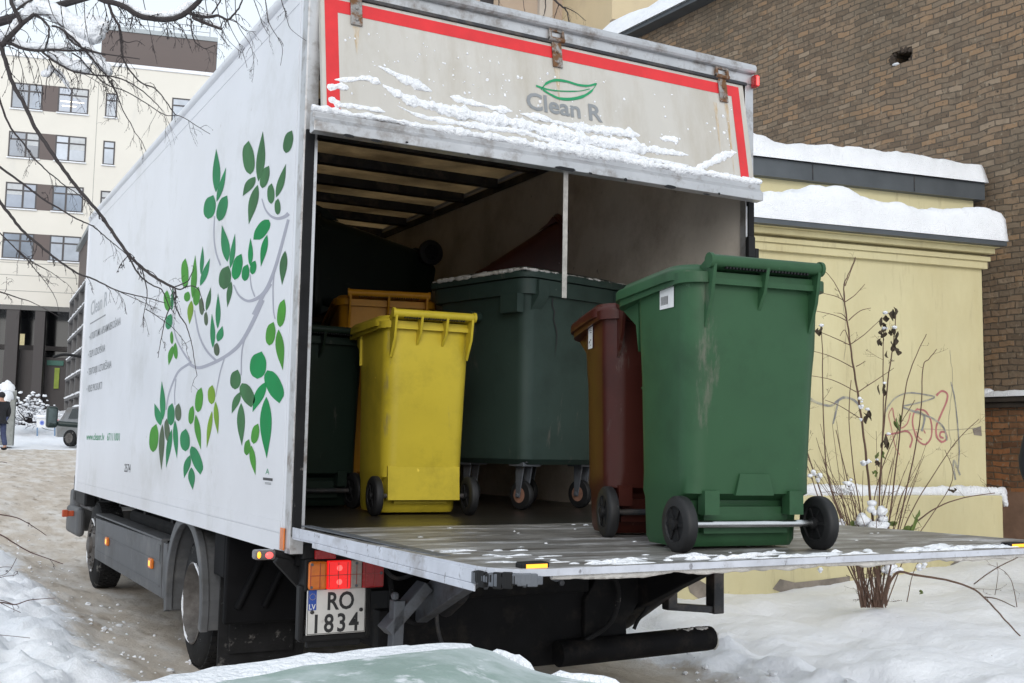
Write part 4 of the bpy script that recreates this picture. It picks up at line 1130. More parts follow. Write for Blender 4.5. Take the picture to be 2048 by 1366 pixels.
    if sticker:
        x0, z0, x1, z1, yy = sticker    # on the left side: y range, z range
        mb = MB()
        sl = -(hw + .0035)
        def S(y, z): return (-hw * (.93 + .055 * (z - .6) / (hz - .87)) - .004 if z < hz - .27 else -hw - .0035, y, z)
        mb.add([S(x0, z0), S(x1, z0), S(x1, z1), S(x0, z1)], [(0, 1, 2, 3)], 0)
        dy = (x1 - x0); dz = z1 - z0
        def S2(a, b_):
            p = S(x0 + dy * a, z0 + dz * b_); return (p[0] - .0008, p[1], p[2])
        if yy == 'bars':
            for k in range(14):
                a = .42 + .036 * k
                if k % 4 == 3: continue
                mb.add([S2(a, .12), S2(a + .02, .12), S2(a + .02, .38), S2(a, .38)], [(0, 1, 2, 3)], 1)
            for k in range(2):
                mb.add([S2(.12, .66 + k * .06), S2(.9, .66 + k * .06), S2(.9, .675 + k * .06), S2(.12, .675 + k * .06)], [(0, 1, 2, 3)], 1)
        else:
            for a, b_, c_, d in ((.2, .7, .8, .72), (.2, .62, .6, .64), (.3, .3, .45, .36), (.6, .22, .75, .3), (.3, .12, .5, .14)):
                mb.add([S2(a, b_), S2(c_, b_), S2(c_, d), S2(a, d)], [(0, 1, 2, 3)], 1)
        mb.build('label_sticker', [WHITE, INK], t, fixn=False)
    return t
zdk = FZ + .017
wheeled_bin('dark green wheeled bin with a white barcode sticker, nearest on the lift platform', P_GREEN, P_GREEN, (1.13, -1.394, zdk), rad(-8), w=.535, yb=-.262, yf=.165, lip=.305, hz=.968, lipz=.925, wb=.275, hb=.212, sticker=(-.155, .825, -.055, .94, 'bars'), wr=.094, gap=.042, taper=.02, bk=.6)
wheeled_bin('narrow brown wheeled bin standing between the green bin and the green container', P_BROWN, P_BROWN, (1.250, -.78, FZ + .010), rad(-17), w=.475, yb=-.225, yf=.14, lip=.285, hz=.925, lipz=.87, wb=.212, hb=.195, sticker=(-.03, .755, .035, .86, 'txt'), recess=False, chrome=False, taper=.01, bk=.8)
wheeled_bin('bright yellow wheeled bin inside the cargo box', P_YELLOW, P_YELLOW, (.94, .945, FZ), rad(-5), w=.46, yb=-.295, yf=.24, lip=.42, hz=1.02, lipz=1.0, wb=.255, hb=.212, ribs=4, recess=False, skirt=True, bk=.5, gap=.065, tabs=True, chrome=False, taper=.02)
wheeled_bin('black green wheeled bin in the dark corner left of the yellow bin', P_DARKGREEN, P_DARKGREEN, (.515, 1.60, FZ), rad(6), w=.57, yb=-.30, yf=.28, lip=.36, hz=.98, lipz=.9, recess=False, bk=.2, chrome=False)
wheeled_bin('tall wheeled bin with a dull orange lid, behind the yellow bin', P_ORANGE, P_ORANGE, (1.20, 2.05, FZ), rad(-14), w=.58, yb=-.30, yf=.42, lip=.72, hz=1.27, lipz=1.16, hb=.24, recess=False, bk=.5, chrome=False, wb=.27)
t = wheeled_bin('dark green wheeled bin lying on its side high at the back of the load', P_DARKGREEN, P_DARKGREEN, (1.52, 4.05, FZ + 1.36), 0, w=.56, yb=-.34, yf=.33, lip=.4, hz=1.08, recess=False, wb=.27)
t.rotation_euler = (Matrix.Rotation(rad(9), 3, 'Y') @ Matrix(((0, 0, -1), (1, 0, 0), (0, -1, 0)))).to_euler()
t.location = (2.13, 3.5, FZ + 1.55)
t = wheeled_bin('dark red brown wheeled bin tipped over behind the green container lid', P_BROWN, P_BROWN, (2.1, 2.5, FZ + 1.35), 0, w=.46, yb=-.26, yf=.24, lip=.3, hz=.98, lipz=.9, recess=False)
t.rotation_euler = (Matrix.Rotation(rad(60), 3, 'Z') @ Matrix.Rotation(rad(62), 3, 'X')).to_euler()
t.location = (2.05, 2.3, FZ + 1.42); t.scale = (.8, .8, .8)

# ------------------------------------------------------------------ four wheeled containers
def container(label, m, lidm, loc, rz, w, d, h, cracked=False, group='large waste containers', lid_rim=None, z0=.26, snowy=False):
    """local frame: near right corner convention: x to the right, y away; origin at the body's near left corner on the floor"""
    t = thing('waste_container', label, 'waste container', loc, rz, group)
    mb = MB()
    ins = .07
    def R(k, z, r=.07): return rrect(ins * k, w - ins * k, ins * k, d - ins * k, r, z)
    mb.loft([R(1.4, z0), R(1.0, z0 + .03), R(.45, z0 + .5), R(.05, h - .16), R(0, h - .15)], 0, (True, False))
    mb.loft([rrect(-.028, w + .028, -.028, d + .028, .085, h - .155), rrect(-.032, w + .032, -.032, d + .032, .085, h - .07), rrect(-.01, w + .01, -.01, d + .01, .08, h - .068), rrect(.03, w - .03, .03, d - .03, .06, h - .07)], 0, (True, True))
    # lugs below the rim and side trunnions
    for x in (.05, w - .13):
        mb.prism([(-.05, h - .16), (-.05, h - .075), (0, h - .07), (.02, h - .25)], 0, x, x + .08)
    mb.box((-.05, .02, h - .26), (-.002, .16, h - .155))
    mb.tube([(-.075, d * .5, h - .26), (-.0, d * .5, h - .26)], .03, 12)
    body = mb.build('body', m, t, smooth=True, angle=38)
    if cracked:
        mb = MB()
        P = [(.21, h - .16), (.206, h - .2), (.23, h - .24), (.222, h - .28), (.246, h - .33), (.258, h - .37), (.256, h - .42), (.245, h - .5)]
        for i, (x, z) in enumerate(P):
            pass
        wd = [.012, .009, .011, .008, .011, .008, .006, .001]
        yc = lambda z: ins * .05 + (h - .16 - z) / (h - .66 - z0 + .16) * ins * .4
        ribbon(mb, [(x, yc(z) - .003, z) for x, z in P], wd, (0, 1, 0))
        mb.build('crack', INK, body)
    mb = MB()
    o_ = .05
    def L(k, z, c_=0): return rrect(-o_ + k, w + o_ - k, -o_ + k, d + o_ - k, max(.02, .09 - k * .3), (lambda x, y: z + c_ * (1 - ((2 * y / d - 1) ** 2))))
    mb.loft([L(.0, h - .065), L(-.004, h - .045), L(.0, h - .025), L(.05, h - .012, .01), L(.10, h + .0, .03), L(.3, h + .012, .05)], 0, (True, True))
    ld = mb.build('lid', lidm, t, smooth=True, angle=38)
    mb = MB()
    RR = random.Random(3)
    for i in range(40):
        s_ = i / 39
        x = -.05 + s_ * (w + .1); mb.sphere((x, -.045 + .01 * RR.random(), h - .026), .012 * RR.uniform(.3, 1.3), 7, sc=(2.2, 1, .6), lump=.5, seed=i)
        mb.sphere((-.047, -.03 + s_ * d, h - .024), .016 * RR.uniform(.4, 1.3), 7, sc=(1, 2.2, .7), lump=.5, seed=i + 50)
    mb.build('rim_frost', SNOW_DIRTY, ld, smooth=True, angle=80)
    for cx in (.17, w - .17):
        for cy in (.17, d - .17):
            mb = MB()
            mb.box((cx - .07, cy - .06, z0 - .012), (cx + .07, cy + .06, z0 + .012))
            for k in range(3): mb.prism([(cx - .06 + k * .05, z0 + .01), (cx - .02 + k * .05, z0 + .01), (cx - .03 + k * .05, z0 + .06), (cx - .05 + k * .05, z0 + .06)], 1, cy - .075, cy - .06)
            for sx in (-1, 1): mb.prism([(cy - .03, z0 - .012), (cy + .04, z0 - .012), (cy + .035, .07), (cy + .005, .07)], 0, cx + sx * .032 - .004, cx + sx * .032 + .004)
            mb.tube([(cx - .045, cy + .02, .085), (cx + .045, cy + .02, .085)], .013, 8)
            ca = mb.build('caster', STEEL_GREY, t, bevel=.003)
            mb = MB(); mb.lathe((cx - .022, cy + .02, .085), (1, 0, 0), [(0, .05), (.004, .08), (.012, .085), (.032, .085), (.04, .08), (.044, .05)], 24); mb.build('caster_wheel', TYRE, ca, smooth=True)
            mb = MB(); mb.lathe((cx - .024, cy + .02, .085), (1, 0, 0), [(0, .02), (.0, .045), (.048, .045), (.048, .02)], 16); mb.build('caster_hub', mat('rusty_hub', (.25, .13, .09), .6, var=.3, vs=15), ca, smooth=True)
    return t
container('big faded green four wheeled container with a cracked front, beside the brown bin', P_CONT, P_CONT, (1.575, .82, FZ), rad(14), .82, .80, 1.37, cracked=True)
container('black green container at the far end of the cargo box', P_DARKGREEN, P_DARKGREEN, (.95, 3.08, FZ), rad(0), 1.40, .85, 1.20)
# foreground container right in front of the camera, only its lid in view
FGl = thing('waste_container', 'pale frosted green container lid with snow patches, close at the bottom edge of the photo', 'waste container', (0, 0, 0), 0, 'large waste containers')
e0, e1, e2 = at(345, 1366, 1.75), at(885, 1292, 2.02), at(972, 1299, 2.08)
e3, e4 = at(1084, 1345, 2.0), at(1210, 1368, 1.95)
zl = [e0.z, e1.z, e2.z, e3.z, e4.z]
mb = MB()
nrmf = Vector((_f.x, _f.y, 0)).normalized()
rt = Vector((nrmf.y, -nrmf.x, 0))
edge = spline([tuple(at(200, 1392, 1.7)), tuple(e0), tuple(at(620, 1322, 1.9)), tuple(e1), tuple(e2), tuple(at(1030, 1322, 2.05)), tuple(e3), tuple(e4), tuple(at(1330, 1392, 1.9))], 6)
rows = []
for k in range(13):
    s_ = k / 12
    rows.append([Vector(p) - nrmf * (.9 * s_) + Vector((0, 0, .02 * math.sin(math.pi * s_) - .14 * s_ * s_)) + rt * (.0) for p in edge])
back = [[Vector(p) + nrmf * .012 + Vector((0, 0, -.03)) for p in edge], [Vector(p) + nrmf * .0 + Vector((0, 0, -.06)) for p in edge]]
allr = back[::-1] + rows + [[Vector((p.x, p.y, p.z - .06)) for p in rows[-1]]]
nE = len(edge)
vs = [p for r_ in allr for p in r_]
fs = [(j * nE + i, j * nE + i + 1, (j + 1) * nE + i + 1, (j + 1) * nE + i) for j in range(len(allr) - 1) for i in range(nE - 1)]
mb.add(vs, fs); mb.build('lid', P_PALE, FGl, smooth=True, angle=50)
mb = MB()
cb = [at(330, 1400, 1.95), at(1200, 1400, 1.95)]
q0 = Vector((cb[0].x, cb[0].y, 0)); q1 = Vector((cb[1].x, cb[1].y, 0))
b_ = [q0 + nrmf * .0, q1 + nrmf * .0, q1 - nrmf * .78, q0 - nrmf * .78]
zt = .78
mb.add([p + Vector((0, 0, .25)) for p in b_] + [p + Vector((0, 0, zt)) for p in b_], [(0, 3, 2, 1), (4, 5, 6, 7), (0, 1, 5, 4), (1, 2, 6, 5), (2, 3, 7, 6), (3, 0, 4, 7)])
mb.build('body', P_PALE, FGl, bevel=.04, seg=3)
for p in b_:
    c_ = (b_[0] + b_[1] + b_[2] + b_[3]) / 4; p = p.lerp(c_, .15)
    mb = MB(); mb.lathe((p.x - .02, p.y, .1), (1, 0, 0), [(0, .06), (.005, .1), (.035, .1), (.04, .06)], 20); mb.box((p.x - .05, p.y - .04, .19), (p.x + .05, p.y + .04, .26)); mb.box((p.x - .03, p.y - .02, .09), (p.x - .022, p.y + .02, .2)); mb.build('caster', TYRE, FGl, smooth=True, angle=40)
mb = MB()
def lid_snow(i0, i1, depth, h, sd):
    """patch of snow lying on the lid between edge samples i0..i1, reaching depth back from the far edge"""
    cols = range(i0, i1 + 1); nr = 9
    vs, fs = [], []
    for a, i in enumerate(cols):
        t = a / max(1, (i1 - i0)); e = math.sqrt(max(0, math.sin(math.pi * t)))
        for k in range(nr + 1):
            s_ = k / nr
            dd = depth * s_ * (.45 + .9 * abs(noise.noise(Vector((i * .33 + sd, 2.0, 0))))) * (.3 + .7 * e)
            p = Vector(edge[i]) - nrmf * (dd - .008) + Vector((0, 0, -.14 * (dd / .9) ** 2))
            z = h * e * (1 - s_ ** 3) * (.5 + .9 * abs(fbm(p.x * 11, p.y * 11, sd))) * min(1, .35 + s_ * 4)
            vs.append(p + Vector((0, 0, z + .0015 - (.004 if k == nr or a in (0, i1 - i0) else 0))))
    n_ = nr + 1
    for a in range(i1 - i0):
        for k in range(nr): fs.append((a * n_ + k, (a + 1) * n_ + k, (a + 1) * n_ + k + 1, a * n_ + k + 1))
    mb.add(vs, fs)
lid_snow(3, 15, .16, .020, 1.0); lid_snow(0, 13, .30, .012, 11.0); lid_snow(13, 22, .10, .006, 12.0); lid_snow(6, 20, .20, .006, 14.0); lid_snow(10, 17, .05, .012, 4.0); lid_snow(25, 35, .03, .016, 2.0); lid_snow(37, 44, .03, .014, 3.0); lid_snow(0, 10, .40, .022, 7.0)
mb.build('lid_snow', SNOW, FGl, smooth=True, angle=80)

# ------------------------------------------------------------------ yellow outbuilding
GP = at(1975, 1060, 10.5); GP.z = 0
gdir = Vector((-.985, .165, 0)).normalized()         # along the front, to the left
gin = Vector((.165, .985, 0)).normalized()           # into the building
def G(s_, d, z): return Vector((GP.x, GP.y, 0)) + gdir * s_ + gin * d + Vector((0, 0, z))
def gpx(u, v, d=0.0): return onp(u, v, G(0, d, 0), -gin)
gar = thing('outbuilding', 'pale yellow plastered outbuilding with snow on its stepped roof, right of the truck', 'building', (0, 0, 0))
YEL = mat('yellow_plaster', (.60, .54, .325), .8, var=.06, vs=1.3, bump=.002, bs=35, dirt=[((.52, .45, .25), .40, .9, .15, 8, (1.5, 1.5, .5)), ((.43, .37, .22), .34, 3.5, .08, 9, (3, 3, .35)), ((.36, .31, .2), .29, 9, .03, 10)])
GLEN = 4.6
zc0 = gpx(1962, 539).z; zr = gpx(1990, 492).z
def gbox(mb, s0, s1, d0, d1, z0, z1, mi=0):
    vs = [G(s0, d0, z0), G(s1, d0, z0), G(s1, d1, z0), G(s0, d1, z0), G(s0, d0, z1), G(s1, d0, z1), G(s1, d1, z1), G(s0, d1, z1)]
    mb.add(vs, [(0, 3, 2, 1), (4, 5, 6, 7), (0, 1, 5, 4), (1, 2, 6, 5), (2, 3, 7, 6), (3, 0, 4, 7)], mi)
mb = MB(); gbox(mb, 0, GLEN, 0, 3.0, -.2, zr - .02); wallg = mb.build('wall', YEL, gar)
mb = MB()
H_ = zr - zc0
gbox(mb, -.03, GLEN + .05, -.05, -.001, zc0, zc0 + .07); gbox(mb, -.045, GLEN + .05, -.075, -.001, zc0 + .0705, zc0 + .115)
gbox(mb, -.06, GLEN + .05, -.12, -.001, zc0 + .14, zc0 + .19); gbox(mb, -.075, GLEN + .05, -.17, -.001, zc0 + .1905, zr - .045)
mb.build('cornice', YEL, gar, bevel=.018, seg=3)
ROOFM = mat('grey_roof_sheet', (.085, .095, .105), .45, .3, var=.15, vs=3)
mb = MB(); gbox(mb, -.10, GLEN + .1, -.23, 1.0, zr - .0445, zr + .0); mb.build('roof_edge', ROOFM, gar)
mb = MB(); snow_slab(mb, G(-.11, -.24, zr), G(GLEN + .1, -.24, zr), G(GLEN + .1, .95, zr + .10), G(-.11, .95, zr + .0), .30, 150, 40, 3.0, .07, .12, lip=.035)
mb.build('roof_snow', SNOW, gar, smooth=True, angle=80)
# upper, set-back part
ub = .62
su0 = (gpx(1947, 430, ub) - G(0, ub, 0)).dot(gdir); zf0 = gpx(1800, 386, ub).z; zf1 = gpx(1800, 352, ub).z
mb = MB(); gbox(mb, su0, GLEN, ub, 3.0, zr - .1, zf0 + .02); mb.build('upper_wall', YEL, gar)
mb = MB(); gbox(mb, su0 - .08, GLEN + .1, ub - .08, 3.05, zf0, zf1)
mb.build('fascia', ROOFM, gar)
mb = MB()
for s_ in (.8, 2.0, 3.2): gbox(mb, su0 + s_, su0 + s_ + .012, ub - .084, ub - .081, zf0 + .01, zf1 - .01)
mb.build('fascia_seam', STEEL_DARK, gar)
mb = MB(); snow_slab(mb, G(su0 - .1, ub - .12, zf1), G(GLEN + .1, ub - .12, zf1), G(GLEN + .1, 3.0, zf1 + .1), G(su0 - .1, 3.0, zf1 + .1), .24, 150, 40, 8.0, .06, .11, lip=.03)
mb.build('upper_snow', SNOW, gar, smooth=True, angle=80)
# plinth with its snowy ledge
zp = gpx(1977, 990).z
mb = MB(); gbox(mb, -.09, GLEN, -.11, -.001, -.2, zp); mb.build('plinth', YEL, gar, bevel=.015)
mb = MB(); gbox(mb, -.06, GLEN, -.075, -.0015, zp + .0005, zp + .02)
for i in range(90):
    s_ = -.12 + i * .036
    mb.sphere(G(s_, -.06, zp + .03), .062 * (1 + .45 * fbm(s_ * 2.3, 3.3)) , 8, sc=(1.0, .9, .8 + .7 * abs(fbm(s_ * 1.1, 9.1))), lump=.3, seed=i * .37)
for k in range(6): mb.sphere(G(-.10 - .01 * k, -.08, zp + .03 - .022 * k), .05 - .004 * k, 9, sc=(.9, .9, .9), lump=.4, seed=5 + k)
mb.build('ledge_snow', SNOW, gar, smooth=True, angle=80)
BARE = mat('bare_render', (.22, .19, .16), .85, var=.3, vs=8, bump=.003, bs=30)
mb = MB()
for pxs in ([(1380, 1185), (1372, 1160), (1392, 1156), (1415, 1170), (1440, 1178), (1452, 1195), (1400, 1200)], [(1545, 1178), (1560, 1158), (1590, 1165), (1640, 1160), (1700, 1152), (1700, 1175), (1600, 1200)], [(1900, 1130), (1925, 1112), (1920, 1140)], [(1945, 858), (1962, 852), (1964, 872), (1948, 870)]):
    c_ = [gpx(u, v, -.114 if v > 1000 else -.003) for u, v in pxs]
    mb.add(c_, [tuple(range(len(c_)))])
mb.build('bare_patch', BARE, gar)
mb = MB()
for pts in ([(1800, 862), (1850, 858), (1900, 860), (1962, 855)], [(1690, 545), (1686, 600), (1692, 660), (1688, 720)], [(1900, 700), (1905, 760), (1898, 830), (1902, 900)]):
    ribbon(mb, [gpx(q[0] + 3 * noise.noise(Vector((q[1] * .1, q[0], 0))), q[1], -.0024) for q in spline([(*q, 0) for q in pts], 6)], .004, -gin)
mb.build('hairline_crack', BARE, gar)
GRAF_R = mat('red_spray', (.40, .15, .145), .7, var=.2, vs=12); GRAF_G = mat('grey_spray', (.2, .2, .2), .7, var=.25, vs=12, dirt=[((.45, .42, .3), .45, 10, .1)])
mb = MB()
def c4(x, y): return (1580 + x / 2.733, 460 + y / 2.733)
for pts, w, mi in (([(800, 905), (830, 880), (860, 897), (855, 940), (825, 1010), (800, 1075), (803, 1130), (830, 1158), (857, 1140), (850, 1108), (825, 1105), (820, 1128), (840, 1138)], .02, 0),
                   ([(690, 980), (740, 990), (772, 1050), (772, 1130), (740, 1172), (700, 1150), (680, 1100), (670, 1050), (678, 1000), (700, 975)], .017, 0),
                   ([(562, 975), (572, 1035), (600, 1082), (640, 1060), (658, 1000)], .012, 0), ([(520, 1122), (580, 1110), (640, 1100), (668, 1140), (655, 1190)], .017, 0),
                   ([(730, 1092), (740, 1112)], .012, 0), ([(560, 970), (540, 1010), (552, 1070), (575, 1180), (600, 1230)], .009, 0), ([(690, 1100), (705, 1135), (722, 1145)], .010, 0),
                   ([(615, 962), (700, 945), (790, 915), (740, 900), (650, 890), (580, 915), (540, 960), (520, 1000)], .014, 1), ([(620, 970), (700, 1000), (780, 1030), (840, 1080), (858, 1150)], .018, 1),
                   ([(690, 990), (735, 1020), (720, 1100)], .022, 1), ([(930, 1340), (900, 1262), (893, 1290), (905, 1366)], .020, 1), ([(90, 905), (140, 940), (220, 960), (265, 930), (300, 915), (350, 930), (390, 970)], .022, 1), ([(265, 930), (250, 1000), (235, 1060)], .018, 1), ([(880, 830), (905, 950), (925, 1180), (920, 1300)], .014, 1)):
    P = spline([(*c4(*p), 0) for p in pts], 5)
    ribbon(mb, [gpx(p[0], p[1], -.003 - .0012 * mi) for p in P], [w * (1 + .4 * noise.noise(Vector((i * .45, pts[0][0], 0)))) for i in range(len(P))], -gin, mi)
mb.build('graffiti', [GRAF_R, GRAF_G], gar, fixn=False)

# ------------------------------------------------------------------ old brick wall building behind it
bdir = Vector((-.06, .998, 0)).normalized()
bn = Vector((-.998, -.06, 0)).normalized()
BP = Vector((GP.x + .78, GP.y, 0))
def B_(s_, z, o=0.0): return Vector((BP.x, BP.y, 0)) + bdir * s_ + bn * o + Vector((0, 0, z))
def bpx(u, v): return onp(u, v, BP, bn)
def bricks(name, c1, c2_, cm, sc=1.0, bl=.18, bh=.064, patch=None):
    m = bpy.data.materials.new(name); m.use_nodes = True
    N, L = m.node_tree.nodes, m.node_tree.links
    b = N['Principled BSDF']; b.inputs['Roughness'].default_value = .85
    tc = N.new('ShaderNodeTexCoord'); sp_ = N.new('ShaderNodeSeparateXYZ'); cb_ = N.new('ShaderNodeCombineXYZ')
    wob = N.new('ShaderNodeTexNoise'); wob.inputs['Scale'].default_value = 2.6; wob.inputs['Detail'].default_value = 4
    L.new(tc.outputs['Object'], wob.inputs['Vector'])
    vm = N.new('ShaderNodeVectorMath'); vm.operation = 'MULTIPLY_ADD'; vm.inputs[1].default_value = (.1, .09, .085); 
    L.new(wob.outputs['Color'], vm.inputs[0]); L.new(tc.outputs['Object'], vm.inputs[2])
    L.new(vm.outputs[0], sp_.inputs[0])
    L.new(sp_.outputs['Y'], cb_.inputs['X']); L.new(sp_.outputs['Z'], cb_.inputs['Y'])
    bt = N.new('ShaderNodeTexBrick'); L.new(cb_.outputs[0], bt.inputs['Vector'])
    bt.inputs['Color1'].default_value = (*c1, 1); bt.inputs['Color2'].default_value = (*c2_, 1); bt.inputs['Mortar'].default_value = (*cm, 1)
    bt.inputs['Scale'].default_value = 1.0; bt.inputs['Brick Width'].default_value = bl; bt.inputs['Row Height'].default_value = bh
    bt.inputs['Mortar Size'].default_value = .0075; bt.inputs['Mortar Smooth'].default_value = .5; bt.inputs['Bias'].default_value = -.05
    # every brick a little different: quantised noise
    n1 = N.new('ShaderNodeTexNoise'); n1.inputs['Scale'].default_value = 5.5; n1.inputs['Detail'].default_value = 2; L.new(tc.outputs['Object'], n1.inputs['Vector'])
    n2 = N.new('ShaderNodeTexNoise'); n2.inputs['Scale'].default_value = .8; n2.inputs['Detail'].default_value = 6; L.new(tc.outputs['Object'], n2.inputs['Vector'])
    n3 = N.new('ShaderNodeTexNoise'); n3.inputs['Scale'].default_value = 21; n3.inputs['Detail'].default_value = 6; L.new(tc.outputs['Object'], n3.inputs['Vector'])
    def mixc(fac, A, Bc, mode='MIX', f0=None):
        x = N.new('ShaderNodeMixRGB'); x.blend_type = mode
        L.new(fac, x.inputs[0])
        L.new(A, x.inputs[1])
        if isinstance(Bc, tuple): x.inputs[2].default_value = (*Bc, 1)
        else: L.new(Bc, x.inputs[2])
        return x.outputs[0]
    def rmp(f, a, c_):
        r_ = N.new('ShaderNodeMapRange'); r_.inputs[1].default_value = a; r_.inputs[2].default_value = c_
        L.new(f, r_.inputs[0]); return r_.outputs[0]
    def math_(op, a, b_=None):
        q = N.new('ShaderNodeMath'); q.operation = op
        for k, v in ((0, a), (1, b_)):
            if v is None: continue
            if isinstance(v, (int, float)): q.inputs[k].default_value = v
            else: L.new(v, q.inputs[k])
        return q.outputs[0]
    row = math_('FLOOR', math_('DIVIDE', sp_.outputs['Z'], bh))
    offs = math_('MULTIPLY', math_('SUBTRACT', 1.0, math_('FLOORED_MODULO', row, 2.0)), bl * .5)
    colm = math_('FLOOR', math_('DIVIDE', math_('ADD', sp_.outputs['Y'], offs), bl))
    cw = N.new('ShaderNodeCombineXYZ'); L.new(row, cw.inputs[0]); L.new(colm, cw.inputs[1])
    wn_ = N.new('ShaderNodeTexWhiteNoise'); wn_.noise_dimensions = '2D'; L.new(cw.outputs[0], wn_.inputs['Vector'])
    cr = N.new('ShaderNodeValToRGB'); cr.color_ramp.interpolation = 'CONSTANT'
    tones = [(0, c1), (.22, c2_), (.42, (c1[0] * .8, c1[1] * .85, c1[2] * .9)), (.6, (c2_[0] * .8, c2_[1] * .8, c2_[2] * .8)), (.72, (c1[0] * 1.15, c1[1] * 1.06, c1[2] * .95)), (.86, (c2_[0] * 1.1, c2_[1] * 1.16, c2_[2] * 1.2)), (.965, (c1[0] * 1.2, c1[1] * 1.3, c1[2] * 1.4))]
    els = cr.color_ramp.elements
    els[0].position = 0; els[0].color = (*tones[0][1], 1); els[1].position = tones[1][0]; els[1].color = (*tones[1][1], 1)
    for ps, cc in tones[2:]:
        e = els.new(ps); e.color = (*[min(1, q) for q in cc], 1)
    L.new(wn_.outputs['Value'], cr.inputs[0])
    mo = N.new('ShaderNodeMixRGB'); mo.inputs[2].default_value = (*cm, 1)
    L.new(bt.outputs['Fac'], mo.inputs[0]); L.new(cr.outputs[0], mo.inputs[1])
    o = mo.outputs[0]
    o = mixc(rmp(n1.outputs['Fac'], .60, .85), o, (c1[0] * 1.3, c1[1] * 1.25, c1[2] * 1.15))
    o = mixc(rmp(n1.outputs['Fac'], .42, .18), o, (c2_[0] * .6, c2_[1] * .62, c2_[2] * .65))
    o = mixc(rmp(n2.outputs['Fac'], .54, .80), o, patch or (.085, .07, .05))
    o = mixc(rmp(n3.outputs['Fac'], .60, .72), o, (.26, .21, .15))
    o = mixc(rmp(n3.outputs['Fac'], .38, .28), o, (.05, .038, .028))
    L.new(o, b.inputs['Base Color'])
    bp = N.new('ShaderNodeBump'); bp.inputs['Distance'].default_value = .012; bp.inputs['Strength'].default_value = .9
    mm = N.new('ShaderNodeMath'); mm.operation = 'MULTIPLY_ADD'; mm.inputs[1].default_value = -1.0
    L.new(bt.outputs['Fac'], mm.inputs[0]); L.new(n3.outputs['Fac'], mm.inputs[2])
    L.new(mm.outputs[0], bp.inputs['Height']); L.new(bp.outputs[0], b.inputs['Normal'])
    return m
BRICK = bricks('old_brick', (.225, .156, .100), (.172, .122, .081), (.098, .077, .056))
BRICK2 = bricks('orange_brick', (.25, .115, .05), (.16, .075, .035), (.12, .09, .06), patch=(.17, .085, .045))
brk = thing('brick_building', 'tall windowless old brown brick wall with snow along its eave', 'building', tuple(BP), 0)
brk.rotation_euler = (0, 0, math.atan2(bdir.y, bdir.x) - math.pi / 2)
# local frame: y along the wall, x out of the building is negative
ze = bpx(1350, 40).z
zled = bpx(2010, 790).z
def lp_(s_, z, o=0.0): return (-o, s_, z)
mb = MB()
hs = (bpx(1805, 113) - BP).dot(bdir); hz_ = bpx(1805, 113).z
# wall with a real hole knocked through
y0, y1, wz0, wz1 = -4.0, 16.0, -.3, ze
hy0, hy1, hz0, hz1 = hs - .13, hs + .15, hz_ - .075, hz_ + .085
for (a, c_, z0, z1) in ((y0, hy0, wz0, wz1), (hy1, y1, wz0, wz1), (hy0, hy1, wz0, hz0), (hy0, hy1, hz1, wz1)):
    mb.add([lp_(a, z0), lp_(c_, z0), lp_(c_, z1), lp_(a, z1)], [(0, 1, 2, 3)])
for a, c_ in (((hy0, hz0), (hy1, hz0)), ((hy1, hz0), (hy1, hz1)), ((hy1, hz1), (hy0, hz1)), ((hy0, hz1), (hy0, hz0))):
    mb.add([lp_(a[0], a[1]), lp_(c_[0], c_[1]), lp_(c_[0], c_[1], -.5), lp_(a[0], a[1], -.5)], [(0, 1, 2, 3)])
mb.add([lp_(y0, wz0), lp_(y0, wz1), lp_(y0, wz1, -7), lp_(y0, wz0, -7)], [(0, 1, 2, 3)]); mb.add([lp_(y1, wz0), lp_(y1, wz1), lp_(y1, wz1, -7), lp_(y1, wz0, -7)], [(0, 1, 2, 3)])
mb.add([lp_(y0, wz0, -7), lp_(y1, wz0, -7), lp_(y1, wz1, -7), lp_(y0, wz1, -7)], [(0, 1, 2, 3)])
mb.build('wall', BRICK, brk)
mb = MB(); mb.add([lp_(hy0 - .1, hz0 - .1, -.49), lp_(hy1 + .1, hz0 - .1, -.49), lp_(hy1 + .1, hz1 + .1, -.49), lp_(hy0 - .1, hz1 + .1, -.49)], [(0, 1, 2, 3)])
R2 = random.Random(2)
for i in range(16):
    a = 2 * math.pi * i / 16
    mb.sphere(lp_(hs + .01 + math.cos(a) * .15, hz_ + math.sin(a) * .088, -.03), .03 * R2.uniform(.6, 1.5), 6, lump=.6, seed=i)
mb.build('broken_hole', mat('dark_hollow', (.05, .036, .026), .9, var=.5, vs=20), brk)
mb = MB(); mb.sphere(lp_(hs + .09, hz0 + .01, .0), .03, 8, sc=(1, 1.6, .5), lump=.3); mb.build('hole_snow', SNOW, brk, smooth=True)
mb = MB(); mb.add([lp_(-4.01, -.3, .012), lp_(3.0, -.3, .012), lp_(3.0, zled - .05, .012), lp_(-4.01, zled - .05, .012)], [(0, 1, 2, 3)]); mb.add([lp_(3.0, -.3, .012), lp_(3.0, zled - .05, .012), lp_(3.0, zled - .05, .0), lp_(3.0, -.3, 0)], [(0, 1, 2, 3)]); mb.build('lower_brickwork', BRICK2, brk)
mb = MB(); mb.add([lp_(-4.01, -.3, .02), lp_(3.01, -.3, .02), lp_(3.01, .95, .02), lp_(-4.01, .9, .02)], [(0, 1, 2, 3)]); mb.add([lp_(3.01, -.3, .02), lp_(3.01, .95, .02), lp_(3.01, .95, .0), lp_(3.01, -.3, 0)], [(0, 1, 2, 3)]); mb.build('plaster_patch', mat('brown_render', (.2, .12, .08), .85, var=.25, vs=4, bump=.004, bs=25), brk)
